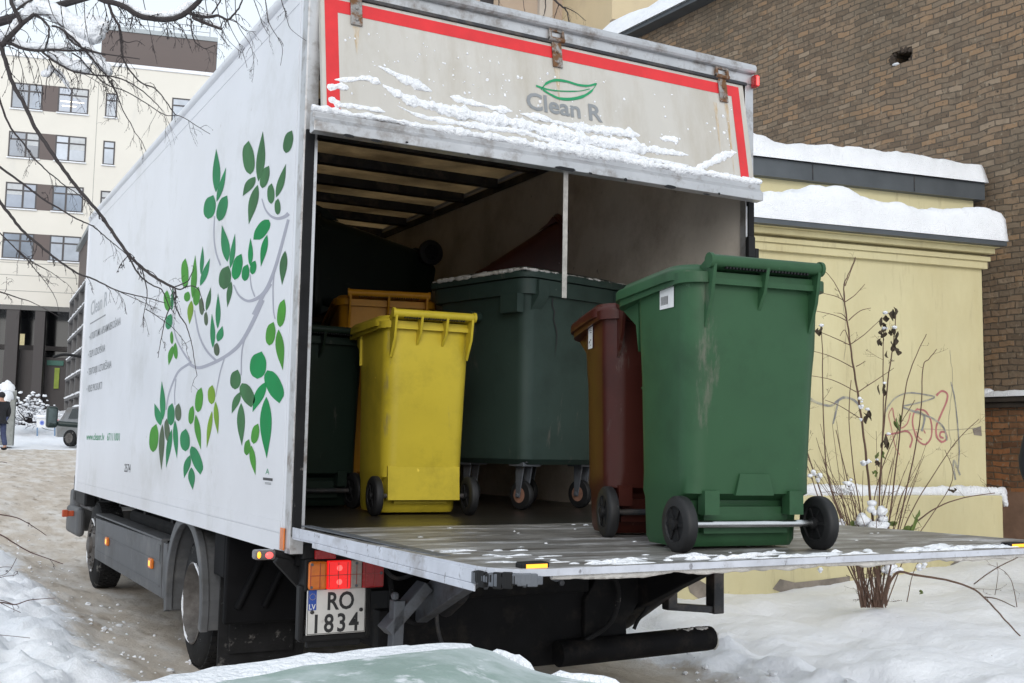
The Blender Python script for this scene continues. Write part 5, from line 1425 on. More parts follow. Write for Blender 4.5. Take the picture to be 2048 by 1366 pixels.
mb = MB(); mb.box((-.10, -4.0, zled - .075), (.0, 3.1, zled - .02)); mb.box((-.06, -4.0, zled - .13), (0, 3.08, zled - .076)); mb.build('brick_ledge', mat('dark_ledge', (.05, .04, .032), .85, var=.3, vs=8), brk, bevel=.01)
mb = MB(); snow_slab(mb, (-.12, -4, zled - .02), (0, -4, zled - .02), (0, 3.1, zled - .02), (-.12, 3.1, zled - .02), .06, 8, 120, 5.0, .03, .07, lip=.01)
mb.sphere((-.05, (bpx(1978, 782) - BP).dot(bdir), zled + .02), .075, 10, sc=(.8, 1.3, .7), lump=.2); mb.build('ledge_snow', SNOW, brk, smooth=True, angle=80)
mb = MB(); mb.box((-.22, -4.2, ze), (7.2, 16.2, ze + .06)); mb.build('eave', ROOFM, brk)
mb = MB(); snow_slab(mb, (-.26, -4.2, ze + .06), (3.2, -4.2, ze + 1.6), (3.2, 16.2, ze + 1.6), (-.26, 16.2, ze + .06), .28, 10, 90, 12.0, .05, .3, lip=.03); mb.build('roof_snow', SNOW, brk, smooth=True, angle=80)

# ------------------------------------------------------------------ house fronts far behind the truck's roof
def facade(P, yawdeg):
    d = Vector((math.sin(rad(yawdeg)), math.cos(rad(yawdeg)), 0)); inn = Vector((-d.y, d.x, 0))
    if inn.dot(_f) < 0: inn = -inn
    return d, inn
def obox(mb, O, d, inn, s0, s1, e0, e1, z0, z1, mi=0):
    vs = [O + d * s + inn * e + Vector((0, 0, z)) for z in (z0, z1) for s, e in ((s0, e0), (s1, e0), (s1, e1), (s0, e1))]
    mb.add(vs, [(0, 3, 2, 1), (4, 5, 6, 7), (0, 1, 5, 4), (1, 2, 6, 5), (2, 3, 7, 6), (3, 0, 4, 7)], mi)
TAN = mat('tan_plaster', (.40, .31, .235), .8, var=.08, vs=.6, dirt=[((.33, .24, .19), .4, .5, .15)])
CREAM = mat('cream_plaster', (.58, .47, .30), .8, var=.06, vs=.6, dirt=[((.45, .36, .25), .36, .5, .15)])
PALEST = mat('pale_stucco', (.47, .42, .37), .8, var=.08, vs=1.2)
th = thing('apartment_house', 'tan plastered house front with pale pilasters seen over the truck roof', 'building')
OT = at(1100, 40, 26); OT.z = 0
dT, iT = facade(OT, 97)
def tp(u, v, o=0.0):
    p = onp(u, v, OT - iT * o, iT); return ((p - OT).dot(dT), p.z)
sL, sR = tp(760, 20)[0], tp(1222, 20)[0]
mb = MB(); obox(mb, OT, dT, iT, sL, sR, 0, 8, 0, 15); mb.build('wall', TAN, th)
for u0, u1 in ((1075, 1101), (1188, 1222), (972, 982)):
    mb = MB(); obox(mb, OT, dT, iT, tp(u0, 20)[0], tp(u1, 20)[0], -.12, -.001, 0, 15); mb.build('pilaster', PALEST, th)
mb = MB()
a, c_ = tp(1125, 52), tp(1190, 12)
mb.bar(OT + dT * a[0] - iT * .06 + Vector((0, 0, a[1])), OT + dT * c_[0] - iT * .06 + Vector((0, 0, c_[1])), .1, .22, up=(0, 0, 1)); mb.build('gable_moulding', PALEST, th)
ch = thing('cream_house', 'cream yellow house front with a dark moulding above the brick roof', 'building')
OC = at(1300, 20, 24); OC.z = 0
dC, iC = facade(OC, 97)
def cp_(u, v):
    p = onp(u, v, OC, iC); return ((p - OC).dot(dC), p.z)
s0, s1 = cp_(1224, 30)[0], cp_(1480, 30)[0]; zm = cp_(1240, 50)[1]
mb = MB(); obox(mb, OC, dC, iC, s0, s1 + 3, 0, 8, 0, 14.5); mb.build('wall', CREAM, ch)
mb = MB(); obox(mb, OC, dC, iC, s0 - .05, s1 + 3, -.14, -.001, zm - .06, zm + .05); obox(mb, OC, dC, iC, s0 - .02, s1 + 3, -.08, -.001, zm - .24, zm - .17); mb.build('moulding', mat('weathered_moulding', (.3, .24, .17), .8, var=.3, vs=2), ch)
wa, wz = cp_(1330, 8); wb_, _ = cp_(1400, 0)
mb = MB(); obox(mb, OC, dC, iC, wa - .15, wb_, -.06, -.001, wz - .22, wz - .05); win = mb.build('window', CREAM, ch)
mb = MB(); obox(mb, OC, dC, iC, wa + .02, wb_, -.03, -.001, wz - .0495, wz + 1.5); mb.build('pane', mat('sky_glass', (.12, .16, .2), .08, var=.1, spec=.8), win)
# ------------------------------------------------------------------ white office block at the end of the street
OF = at(100, 480, 72); OF.z = 0
dF, iF = facade(OF, 103)
def fp(u, v, o=0.0):
    p = onp(u, v, OF - iF * o, iF); return ((p - OF).dot(dF), p.z)
ofc = thing('office_building', 'cream white office block with dark framed windows, left of the truck', 'building')
WHITEW = mat('cream_white_render', (.70, .665, .60), .8, var=.03, vs=.4, dirt=[((.6, .58, .54), .33, .3, .1, 8, (1, 1, .4))])
BROWNP = mat('brown_cladding', (.115, .088, .082), .6, var=.06, vs=.6)
FRAME = mat('dark_window_frame', (.05, .045, .048), .5, var=.1)
PANE = mat('reflecting_glass', (.25, .29, .36), .08, .0, var=.3, vs=.25, spec=.5)
PANE2 = mat('dim_glass', (.15, .19, .25), .08, .0, var=.4, vs=.3); PANE3 = mat('pale_glass', (.34, .38, .44), .1, .0, var=.3, vs=.4); BLIND = mat('window_blind', (.5, .51, .52), .7, var=.1)
DARKG = mat('dark_ground_glass', (.012, .013, .015), .1, var=.4, vs=.5, spec=.6)
fb_ = lambda mb, s0, s1, e0, e1, z0, z1, mi=0: obox(mb, OF, dF, iF, s0, s1, e0, e1, z0, z1, mi)
zroof = fp(300, 140)[1]; zbot = fp(60, 611)[1]
sR = fp(455, 200)[0]; sCut = fp(158, 500)[0]; zcut = fp(160, 475)[1]
mb = MB(); fb_(mb, -24, sCut, 0, 14, zbot, zroof); fb_(mb, sCut + .001, sR, 0, 14, zcut - 3.5, zroof); mb.build('wall', WHITEW, ofc)
mb = MB(); fb_(mb, -24, sR + .1, -.12, .4, zroof + .001, zroof + .22); mb.build('roof_snow', SNOW, ofc)
# penthouse
p0, p1 = fp(202, 110, -2), fp(433, 110, -2); pzt = fp(433, 84, -2)[1]
mb = MB(); fb_(mb, p0[0], p1[0], 2.0, 12, zroof - .2, pzt); ph = mb.build('penthouse', BROWNP, ofc)
mb = MB(); fb_(mb, p0[0] - .05, p1[0] + .05, 1.93, 12.05, pzt + .001, pzt + .3); mb.build('parapet', mat('grey_capping', (.3, .33, .35), .5, .3), ph)
mb = MB()
for k in range(8):
    s_ = p0[0] + .5 + (p1[0] - p0[0] - 1.0) * k / 7; mb.tube([OF + dF * s_ + iF * 2.3 + Vector((0, 0, pzt + .3)), OF + dF * s_ + iF * 2.3 + Vector((0, 0, pzt + 1.1))], .02, 5)
for z in (.7, 1.1): mb.tube([OF + dF * (p0[0] + .5) + iF * 2.3 + Vector((0, 0, pzt + z)), OF + dF * (p1[0] - .5) + iF * 2.3 + Vector((0, 0, pzt + z))], .018, 5)
mb.build('roof_railing', STEEL_GREY, ph)
# windows in rows: pairs with a brown panel between, then single narrow ones
rows = [(167, 218), (264, 316), (366, 418), (467, 518)]
zs = [(fp(60, (a + c_) / 2 + 27)[1], fp(60, (a + c_) / 2 - 25)[1]) for a, c_ in rows]
ul = [fp(u, 300)[0] for u in (16, 79, 110, 172)]
us = [fp(u, 300)[0] for u in (206, 230)]
u3 = [fp(u, 230)[0] for u in (343, 385)]
LAMP = mat('warm_tube_lamp', (.9, .8, .6), .4, var=.02, emit=((1, .82, .55), 3.0))
def office_window(s0, s1, z0, z1, split, side=0):
    mb = MB(); t_ = .09
    fb_(mb, s0, s1, -.03, .12, z0, z0 + t_); fb_(mb, s0, s1, -.03, .12, z1 - t_, z1); fb_(mb, s0, s0 + t_, -.03, .12, z0 + t_ + .001, z1 - t_ - .001); fb_(mb, s1 - t_, s1, -.03, .12, z0 + t_ + .001, z1 - t_ - .001)
    zt = z1 - (z1 - z0) * .30
    fb_(mb, s0 + t_ + .001, s1 - t_ - .001, -.028, .1, zt - .05, zt + .05)
    if split:
        sm_ = s0 + (s1 - s0) * split; fb_(mb, sm_ - .06, sm_ + .06, -.032, .11, z0 + t_ + .001, z1 - t_ - .001)
    w_ = mb.build('window', FRAME, ofc)
    mb = MB(); fb_(mb, s0 + .05, s1 - .05, -.012, -.004, z0 + .05, z1 - .05); mb.build('pane', random.choice([PANE, PANE2, PANE3]), w_)
    if random.random() < .45:
        mb = MB(); a_ = s0 + .1 if random.random() < .5 or not split else s0 + (s1 - s0) * split; fb_(mb, a_, s1 - .1 if a_ > s0 + .2 or not split else s0 + (s1 - s0) * split, -.0155, -.0125, z1 - .1 - random.uniform(.3, 1.1), z1 - .1); mb.build('blind', BLIND, w_)
    mb = MB(); fb_(mb, s0 - .06, s1 + .06, -.14, -.031, z0 - .07, z0 - .002); mb.build('sill', SNOW if random.random() < .7 else ALU, w_)
    return w_
for ri, (z0, z1) in enumerate(zs):
    sh = -.06 * 0
    office_window(ul[0], ul[1], z0, z1, .56); w2 = office_window(ul[2], ul[3], z0, z1, .44)
    mb = MB(); fb_(mb, ul[1] + .002, ul[2] - .002, -.02, .1, z0, z1); mb.build('cladding_panel', BROWNP, ofc)
    office_window(ul[0] - 11.5, ul[0] - 7.2, z0, z1, .5); office_window(ul[0] - 5.2, ul[0] - 3.6, z0, z1, 0)
    if ri == 0:
        mb = MB()
        for k, (a, c_) in enumerate(((.1, .85), (.15, .6))): fb_(mb, ul[2] + (ul[3] - ul[2]) * a, ul[2] + (ul[3] - ul[2]) * c_, -.016, -.0125, z0 + .75 - .3 * k - .2 * 0, z0 + .80 - .3 * k)
        mb.build('tube_lamp', LAMP, w2)
    if ri < 3:
        office_window(us[0], us[1], z0 - .02, z1 - .12, 0)
        office_window(u3[0], u3[0] + 3.2, z0, z1, .45)
        mb = MB(); fb_(mb, u3[0] + 3.202, u3[0] + 4.4, -.02, .1, z0, z1); mb.build('cladding_panel', BROWNP, ofc)
mb = MB()   # panel joints in the render
for z in (zbot + .9, zbot + 1.9, zbot + 2.7): fb_(mb, -24, sCut - .01, -.006, -.0005, z, z + .035)
fb_(mb, fp(190, 300)[0], fp(190, 300)[0] + .03, -.006, -.0005, zbot + 3.2, zroof)
mb.build('joint', mat('joint_grey', (.3, .29, .27), .8), ofc)
# open dark ground floor with pillars
gz = ground_h(OF.x, OF.y)[0] - .6
mb = MB(); fb_(mb, -24, sCut + 6, 3.2, 3.4, gz - 2, zbot + .0); fb_(mb, -24, sCut + 6, .05, 3.2, zbot - .3, zbot - .002); mb.build('recessed_glazing', DARKG, ofc)
PILL = mat('dark_pillar', (.05, .043, .043), .6, var=.12, vs=.8)
for u0, u1 in ((8, 34), (66, 86), (-60, -40)):
    a = fp(u0, 700)[0]; c_ = fp(u1, 700)[0]
    mb = MB(); fb_(mb, a, c_, .1, .9, gz - 2, zbot - .31); mb.build('pillar', PILL, ofc)
mb = MB(); fb_(mb, -24, sCut + 2, 2.9, 3.15, fp(60, 690)[1] - .1, fp(60, 690)[1] + .2); fb_(mb, fp(34, 700)[0], fp(66, 700)[0], 1.2, 3.1, gz - 2, fp(50, 697)[1]); fb_(mb, fp(86, 700)[0], sCut + 2, 1.4, 3.1, gz - 2, fp(120, 697)[1] - .5); mb.build('dark_spandrel', PILL, ofc)
mb = MB()
for u0, u1 in ((-2, 8), (11, 17), (23, 35)): fb_(mb, fp(u0, 660)[0], fp(u1, 660)[0], 3.15, 3.18, fp(20, 686)[1], fp(20, 658)[1])
mb.build('lit_window', mat('lit_room', (.5, .45, .28), .5, var=.2, vs=1.5, emit=((.75, .66, .38), .42)), ofc)
mb = MB(); fb_(mb, fp(88, 730)[0], fp(122, 730)[0], 1.3, 1.38, fp(100, 728)[1], fp(100, 718)[1]); mb.build('green_fascia_board', mat('green_board', (.02, .12, .09), .5), ofc)
mb = MB(); fb_(mb, fp(103, 760)[0], fp(113, 760)[0], 1.3, 1.36, fp(100, 775)[1], fp(100, 733)[1]); mb.build('lime_banner', mat('lime_banner_cloth', (.25, .33, .04), .6, var=.3, vs=1.5), ofc)
# brown side wing that runs towards the camera on the right
sw0 = OF + dF * (sCut + .01) + iF * .0
wd = (Vector((.35, -1, 0))).normalized()
pA = at(158, 540, 70); pB = at(196, 540, 56)
zA, zB = at(158, 500, 70).z, at(196, 425, 56).z
mb = MB()
wv = [Vector((pA.x, pA.y, 0)), Vector((pB.x, pB.y, 0))]
off = Vector((6, 2, 0))
mb.add([wv[0] + Vector((0, 0, 0)), wv[1], wv[1] + Vector((0, 0, zB)), wv[0] + Vector((0, 0, zA)), wv[0] + off, wv[1] + off, wv[1] + off + Vector((0, 0, zB)), wv[0] + off + Vector((0, 0, zA))],
       [(0, 1, 2, 3), (4, 7, 6, 5), (0, 4, 5, 1), (3, 2, 6, 7), (0, 3, 7, 4), (1, 5, 6, 2)])
wg = mb.build('side_wing', BROWNP, ofc)
mb = MB(); mb.bar(wv[0] + Vector((0, 0, zA + .02)), wv[1] + Vector((0, 0, zB + .02)), .5, .25); mb.build('coping', mat('grey_capping', (.3, .33, .35), .5, .3), wg)
# grey open shelf-like screen with snow on every ledge
scr = thing('lattice_screen', 'grey open grid screen with snow on its ledges, beside the truck front', 'screen')
a0, a1 = at(141, 700, 58), at(181, 700, 48)
A0, A1 = Vector((a0.x, a0.y, 0)), Vector((a1.x, a1.y, 0))
sd_ = (A1 - A0).normalized(); sn_ = Vector((sd_.y, -sd_.x, 0))
if sn_.dot(_f) > 0: sn_ = -sn_
SCRM = mat('grey_concrete', (.13, .125, .125), .8, var=.1, vs=1.5)
ztop0 = at(143, 606, 58).z
zlev = [ztop0 - k * (at(143, 606, 58).z - at(143, 645, 58).z) for k in range(6)]
Ls = (A1 - A0).length
mb = MB()
for z in zlev: mb.bar(A0 + Vector((0, 0, z)), A1 + Vector((0, 0, z)), .34, .14)
for k in range(5):
    p = A0.lerp(A1, k / 4); mb.bar(p + Vector((0, 0, 1)), p + Vector((0, 0, ztop0)), .30, .30, up=sd_)
mb.bar(A0 - sn_ * .5 + Vector((0, 0, 1)), A1 - sn_ * .5 + Vector((0, 0, 1)), .1, .1)
q = -sn_ * .45
mb.add([A0 + q + Vector((0, 0, .6)), A1 + q + Vector((0, 0, .6)), A1 + q + Vector((0, 0, ztop0)), A0 + q + Vector((0, 0, ztop0))], [(0, 1, 2, 3)])
mb.build('grid', SCRM, scr)
mb = MB()
for z in zlev:
    for k in range(26):
        p = A0.lerp(A1, k / 25); mb.sphere(p + sn_ * .06 + Vector((0, 0, z + .09)), .11, 7, sc=(1.3, 1.3, .7), lump=.6, seed=k + z)
mb.build('ledge_snow', SNOW, scr, smooth=True)

# ------------------------------------------------------------------ small things down the street
# parked car seen between mirror and box
cd_ = 41.0
cp0 = at(108, 892, cd_)
car = thing('parked_car', 'silver grey hatchback with snow on its roof parked ahead of the truck', 'car', (cp0.x, cp0.y, at(125, 893, cd_).z), rad(-52))
CARP = mat('silver_car_paint', (.30, .31, .32), .3, .5, var=.08, vs=3, dirt=[((.2, .18, .16), .4, 2, .15)])
mb = MB()   # local: x along the car (rear at 0), y across (near side y=0 .. 1.7)
side = [(0.02, .35), (0, .62), (.03, .95), (.22, 1.02), (.52, 1.44), (1.0, 1.5), (2.1, 1.46), (2.95, 1.0), (3.85, .85), (4.0, .6), (3.98, .32)]
def carring(y, k, kz): return [(2 + (x - 2) * k, y, .32 + (z - .32) * kz) for x, z in side]
mb.loft([carring(.04, .965, .93), carring(.0, .985, .97) , carring(.02, .99, .98), carring(.2, 1, 1), carring(.85, 1.015, 1.01), carring(1.5, 1, 1), carring(1.68, .99, .98), carring(1.7, .985, .97), carring(1.66, .965, .93)], 0, (True, True))
mb.build('body', CARP, car, smooth=True, angle=50)
mb = MB(); mb.add([(.20, .22, 1.06), (.20, 1.48, 1.06), (.50, 1.36, 1.43), (.50, .34, 1.43)], [(0, 1, 2, 3)])
mb.T = Matrix.Translation((-.025, 0, .015)); mb.add([(.215, .22, 1.06), (.215, 1.48, 1.06), (.49, 1.36, 1.41), (.49, .34, 1.41)], [(0, 1, 2, 3)]); mb.T = None
for y in (-.012, 1.712):
    mb.add([(.62, y, 1.02), (1.55, y, 1.02), (1.5, y, 1.38), (.8, y, 1.38)], [(0, 1, 2, 3)]); mb.add([(1.62, y, 1.02), (2.55, y, 1.0), (2.05, y, 1.36), (1.6, y, 1.38)], [(0, 1, 2, 3)])
mb.build('window', GLASSD, car)
for y0 in (.05, 1.35):
    mb = MB(); mb.box((-.02, y0, .78), (.14, y0 + .3, .98)); mb.build('tail_light', mat('car_tail_light', (.5, .015, .015), .3, emit=((1, .03, .03), .5)), car, bevel=.03)
for x in (.72, 3.2):
    for y in (-.02, 1.52):
        mb = MB(); mb.lathe((x, y, .31), (0, 1, 0), [(0, .2), (.01, .29), (.04, .31), (.17, .31), (.2, .28), (.2, .1)], 24); wh = mb.build('wheel', RUBBER, car, smooth=True)
        mb = MB(); mb.lathe((x, y + (-.006 if y < 1 else .206), .31), (0, 1 if y < 1 else -1, 0), [(0, .19), (.02, .16), (.03, .02)], 16); mb.build('rim', RIM, wh, smooth=True)
mb = MB(); mb.box((-.05, .05, .36), (.2, 1.65, .6)); mb.build('bumper', CARP, car, bevel=.06, seg=3)
mb = MB(); snow_slab(mb, (.55, .2, 1.47), (2.1, .2, 1.45), (2.1, 1.5, 1.45), (.55, 1.5, 1.47), .1, 16, 12, 2, .03, .2); mb.build('roof_snow', SNOW, car, smooth=True)
# low sign board
sd0 = 44.0
sgn = thing('sign_board', 'small white board with a round blue emblem standing in the snow', 'sign')
c0 = at(91, 846, sd0)
sx = _r0; 
def spn(u, v, o=0.0): return at(u, v, sd0 - o)
mb = MB()
def qbox(u0, v0, u1, v1, o0, o1, mi=0):
    vs = [spn(u, v, o) for o in (o0, o1) for u, v in ((u0, v1), (u1, v1), (u1, v0), (u0, v0))]
    mb.add(vs, [(0, 3, 2, 1), (4, 5, 6, 7), (0, 1, 5, 4), (1, 2, 6, 5), (2, 3, 7, 6), (3, 0, 4, 7)], mi)
qbox(73, 836, 112, 855, 0, .08); mb.build('board', WHITE, sgn)
mb = MB(); qbox(73, 855.2, 76, 872, 0, .06); qbox(108, 855.2, 111, 872, 0, .06); mb.build('post', mat('blue_post', (.12, .2, .32), .5), sgn)
mb = MB(); qbox(72, 829, 113, 835.8, -.1, .2); mb.build('cap_snow', SNOW, sgn, bevel=.03)
mb = MB(); pc = spn(84, 845.5, .09); nn = -Vector((_f.x, _f.y, 0)).normalized()
mb.lathe(pc, nn, [(0, .09), (.005, .088)], 20, 0); mb.lathe(pc + nn * .006, nn, [(0, .04), (.003, .038)], 16, 1); mb.build('emblem', [mat('pale_blue_print', (.2, .25, .6), .5), EUBLUE], sgn)
# gate pillar heaped with snow
gp = thing('gate_pillar', 'short stone pillar heaped with two caps of snow at the left edge', 'pillar')
pd = 39.0
b0 = at(10, 868, pd)
mb = MB(); mb.box((b0.x - .28, b0.y - .28, b0.z - .4), (b0.x + .28, b0.y + .28, at(10, 780, pd).z)); mb.box((b0.x - .05, b0.y - .7, b0.z - .4), (b0.x + .2, b0.y - .2, at(10, 800, pd).z)); mb.build('post', mat('grey_stone', (.25, .26, .25), .8, var=.2), gp)
mb = MB(); p = at(14, 776, pd); mb.sphere(p, .26, 14, sc=(1.0, 1, .95), lump=.35, seed=1); p = at(8, 796, pd - .4); mb.sphere(p, .30, 14, sc=(1, 1, .9), lump=.35, seed=2); mb.sphere(at(4, 850, pd - .3), .3, 12, sc=(1, 1, 1.2), lump=.3, seed=4); mb.build('snow_cap', SNOW, gp, smooth=True)
# snowy round shrub
sh = thing('snowy_shrub', 'leafless round shrub loaded with snow in front of the dark ground floor', 'shrub')
bd = 45.0
bb = at(58, 850, bd)
Rb = random.Random(4)
mb = MB(); ms = MB()
for i in range(90):
    th_, ph_ = Rb.uniform(0, 6.28), Rb.uniform(.1, 1.45)
    ln = Rb.uniform(.7, 1.25)
    d = Vector((math.cos(th_) * math.sin(ph_), math.sin(th_) * math.sin(ph_), math.cos(ph_)))
    p = bb.copy(); P = [p]
    for k in range(5):
        d = (d + Vector((Rb.gauss(0, .22), Rb.gauss(0, .22), Rb.gauss(-.04, .15)))).normalized()
        p = p + d * ln * .24; P.append(p)
    mb.tube(P, [.022, .018, .014, .011, .008, .005], 4)
    for k in (2, 3, 4, 5):
        if Rb.random() < .72: ms.sphere(P[k] + Vector((0, 0, .03)), Rb.uniform(.03, .075), 5, sc=(1.4, 1.4, .8), lump=.5, seed=i + k)
mb.build('stem', BARK, sh); ms.build('snow_clump', SNOW, sh, smooth=True)

# ------------------------------------------------------------------ people
SKIN = mat('skin', (.45, .26, .19), .55, var=.06)
def skin_obj(name, joints, edges, radii, m, parent, sub=2):
    me = bpy.data.meshes.new(name); me.from_pydata([tuple(j) for j in joints], edges, [])
    o = bpy.data.objects.new(name, me); col.objects.link(o)
    me.materials.append(m)
    sk = o.modifiers.new('skin', 'SKIN')
    sv = me.skin_vertices
    if not sv:
        bm = bmesh.new(); bm.from_mesh(me); bm.verts.layers.skin.verify(); bm.to_mesh(me); bm.free()
    for i, r in enumerate(radii):
        me.skin_vertices[0].data[i].radius = (r, r) if not isinstance(r, tuple) else r
    me.skin_vertices[0].data[0].use_root = True
    ss = o.modifiers.new('sub', 'SUBSURF'); ss.levels = sub; ss.render_levels = sub
    sk.use_smooth_shade = True
    dg = bpy.context.evaluated_depsgraph_get(); dg.update()
    me2 = bpy.data.meshes.new_from_object(o.evaluated_get(dg))
    o.modifiers.clear(); o.data = me2; bpy.data.meshes.remove(me)
    if parent: o.parent = parent
    return o
def person(label, loc, rz, h, jacket, trousers, cap, lean=0.0, stride=.16):
    t = thing('person', label, 'person', loc, rz)      # faces local -y
    s_ = h / 1.75
    J = lambda x, y, z: (x * s_, (y + lean * (z - .9) if z > .9 else y) * s_, z * s_)
    jn = [J(0, 0, .98), J(0, -.01, 1.2), J(0, 0, 1.40), J(0, 0, 1.50), J(0, -.02, 1.60), J(0, -.025, 1.70),
          J(.19, 0, 1.42), J(.25, .02, 1.15), J(.22, -.12, .92), J(.21, -.16, .84), J(-.19, 0, 1.42), J(-.25, .03, 1.15), J(-.23, -.08, .92), J(-.22, -.12, .84),
          J(.10, 0, .92), J(.11, -stride * .5 - .03, .5), J(.11, -stride * .5, .09), J(.11, -stride * .5 - .15, .04), J(-.10, 0, .92), J(-.11, stride * .4 - .05, .5), J(-.11, stride, .09), J(-.11, stride - .15, .04)]
    ed = [(0, 1), (1, 2), (2, 3), (3, 4), (4, 5), (2, 6), (6, 7), (7, 8), (8, 9), (2, 10), (10, 11), (11, 12), (12, 13), (0, 14), (14, 15), (15, 16), (16, 17), (0, 18), (18, 19), (19, 20), (20, 21)]
    ra = [.13, .145, .14, .06, .095, .075, .085, .06, .04, .038, .085, .06, .04, .038, .095, .07, .05, .04, .095, .07, .05, .04]
    body = skin_obj('body', jn, ed, [r * s_ for r in ra], SKIN, t)
    jk = [jn[i] for i in (0, 1, 2, 6, 7, 8, 10, 11, 12)] + [J(0, 0, .84), J(0, .015, 1.475)]
    skin_obj('jacket', jk, [(0, 1), (1, 2), (2, 3), (3, 4), (4, 5), (2, 6), (6, 7), (7, 8), (0, 9), (2, 10)], [r * s_ for r in (.175, .175, .165, .115, .088, .07, .115, .088, .07, .165, .10)], jacket, t)
    tj = [jn[0], jn[14], jn[15], J(.11, -stride * .5, .12), jn[18], jn[19], J(-.11, stride, .12)]
    skin_obj('trousers', tj, [(0, 1), (1, 2), (2, 3), (0, 4), (4, 5), (5, 6)], [r * s_ for r in (.14, .115, .09, .075, .115, .09, .075)], trousers, t)
    for sx, yy in ((.11, -stride * .5), (-.11, stride)):
        mb = MB(); mb.sphere(J(sx, yy - .06, .045), .09 * s_, 10, sc=(.6, 1.6, .55)); mb.build('shoe', BLACK, t, smooth=True)
    mb = MB()
    c_ = Vector(J(0, -.02, 1.66)); mb.sphere(c_ + Vector((0, .012, .03)) * s_, .112 * s_, 14, sc=(.95, 1.08, .95))
    mb.build('hood', cap, t, smooth=True)
    mb = MB(); f_ = Vector(J(0, -.125, 1.63))
    mb.sphere(f_, .018 * s_, 6, 0, sc=(.7, 1.1, 1.3))
    for sx in (-1, 1): mb.sphere(f_ + Vector((sx * .034, .014, .03)) * s_, .011 * s_, 6, 1)
    mb.sphere(f_ + Vector((0, .018, -.045)) * s_, .02 * s_, 6, 1, sc=(1.2, .4, .35)); mb.build('face', [SKIN, BLACK], t, smooth=True)
    for sx, j in ((1, 9), (-1, 13)):
        mb = MB(); b_ = Vector(jn[j])
        mb.sphere(b_, .04 * s_, 8, sc=(.6, .8, 1.1))
        for k in range(4): mb.tube([b_ + Vector((0, -.025 + .016 * k, -.03)) * s_, b_ + Vector((sx * .006, -.028 + .016 * k, -.065)) * s_, b_ + Vector((-sx * .004, -.03 + .016 * k, -.092 + .006 * abs(k - 1.5))) * s_], [.0095 * s_, .009 * s_, .007 * s_], 6)
        mb.tube([b_ + Vector((0, -.03, -.005)) * s_, b_ + Vector((-sx * .012, -.052, -.03)) * s_, b_ + Vector((-sx * .012, -.055, -.052)) * s_], [.011 * s_, .010 * s_, .008 * s_], 6)
        mb.build('glove', BLACK, t, smooth=True)
    return t
NAVY = mat('black_jacket', (.012, .013, .018), .8, var=.3, vs=12); JEANS = mat('blue_jeans', (.045, .06, .13), .85, var=.2, vs=14)
pl = at(-3, 900, 34)
person('pedestrian in a dark jacket and blue trousers walking off at the left edge', tuple(pl), rad(-150), 1.74, NAVY, JEANS, NAVY)
pr = at(2119, 1000, 8.3)
t = person('pedestrian in dark clothes, only partly inside the right edge', (pr.x, pr.y, ground_h(pr.x, pr.y)[0] - .05), rad(95), 1.62, NAVY, mat('black_trousers', (.015, .015, .018), .85), NAVY)
mb = MB()
for k in range(2):
    mb.tube([(-.30, -.14, .98 + .045 * k), (-.335, -.02, 1.0 + .045 * k), (-.30, .09, .985 + .045 * k)], .006, 6)
mb.build('reflective_stripe', WHITE, t, smooth=True)

# ------------------------------------------------------------------ the street tree whose bare branches hang into the picture
tree = thing('street_tree', 'bare tree with dark twigs and thick snow on its limbs, overhanging from the left', 'tree')
Rt = random.Random(21)
br = MB(); tw = MB(); sn = MB(); bd_ = MB()
def limb(pts, r0, r1, d0, d1=None, twigs=0, droop=1.0, tl=60, k=5, mbx=None):
    """branch through photo points at depth d0..d1 (m), radii in photo pixels"""
    d1 = d0 if d1 is None else d1
    P = spline([(*p, 0) for p in pts], k)
    n_ = len(P); out = []; rr = []
    for i, p in enumerate(P):
        t = i / (n_ - 1); d = d0 + (d1 - d0) * t
        w = .6 * math.sin(i * 1.7 + pts[0][0]) * min(1, (r0 + r1) * .2)
        out.append(at(p[0] + w, p[1], d)); rr.append(max(.0008, .86 * (r0 + (r1 - r0) * t) * d / FPX * (1 + .12 * noise.noise(Vector((i * .9, pts[0][1], 0))))))
    (mbx or br).tube(out, rr, 7 if r0 > 2 else 5)
    for j in range(twigs):
        i = Rt.randint(int(n_ * .08), n_ - 1)
        twig(out[i], (out[min(i + 1, n_ - 1)] - out[max(i - 1, 0)]).normalized(), tl * Rt.uniform(.35, 1.25) * (d0 + d1) / 2 / FPX, max(.0008, min(.0017, rr[i] * .4)), droop)
    return out
def twig(p, d, ln, r, droop, depth=0):
    side = Vector((Rt.gauss(0, 1), Rt.gauss(0, 1), Rt.gauss(-.3, .8))).normalized()
    d = (d * .7 + side * .75).normalized()
    P = [p]; n_ = 7
    for i in range(n_):
        d = (d + Vector((Rt.gauss(0, .16), Rt.gauss(0, .16), -.15 * droop + Rt.gauss(0, .12)))).normalized()
        P.append(P[-1] + d * ln / n_)
    tw.tube(P, [r * (1 - .62 * i / n_) for i in range(n_ + 1)], 4)
    for i in range(2, n_ + 1):
        if Rt.random() < .3: bd_.sphere(P[i], r * 1.4, 5, sc=(1, 1, 1.5))
    if depth < 2:
        for i in range(2, n_):
            if Rt.random() < (.42 if depth == 0 else .25): twig(P[i], d, ln * Rt.uniform(.3, .6), r * .72, droop, depth + 1)
D = 3.7
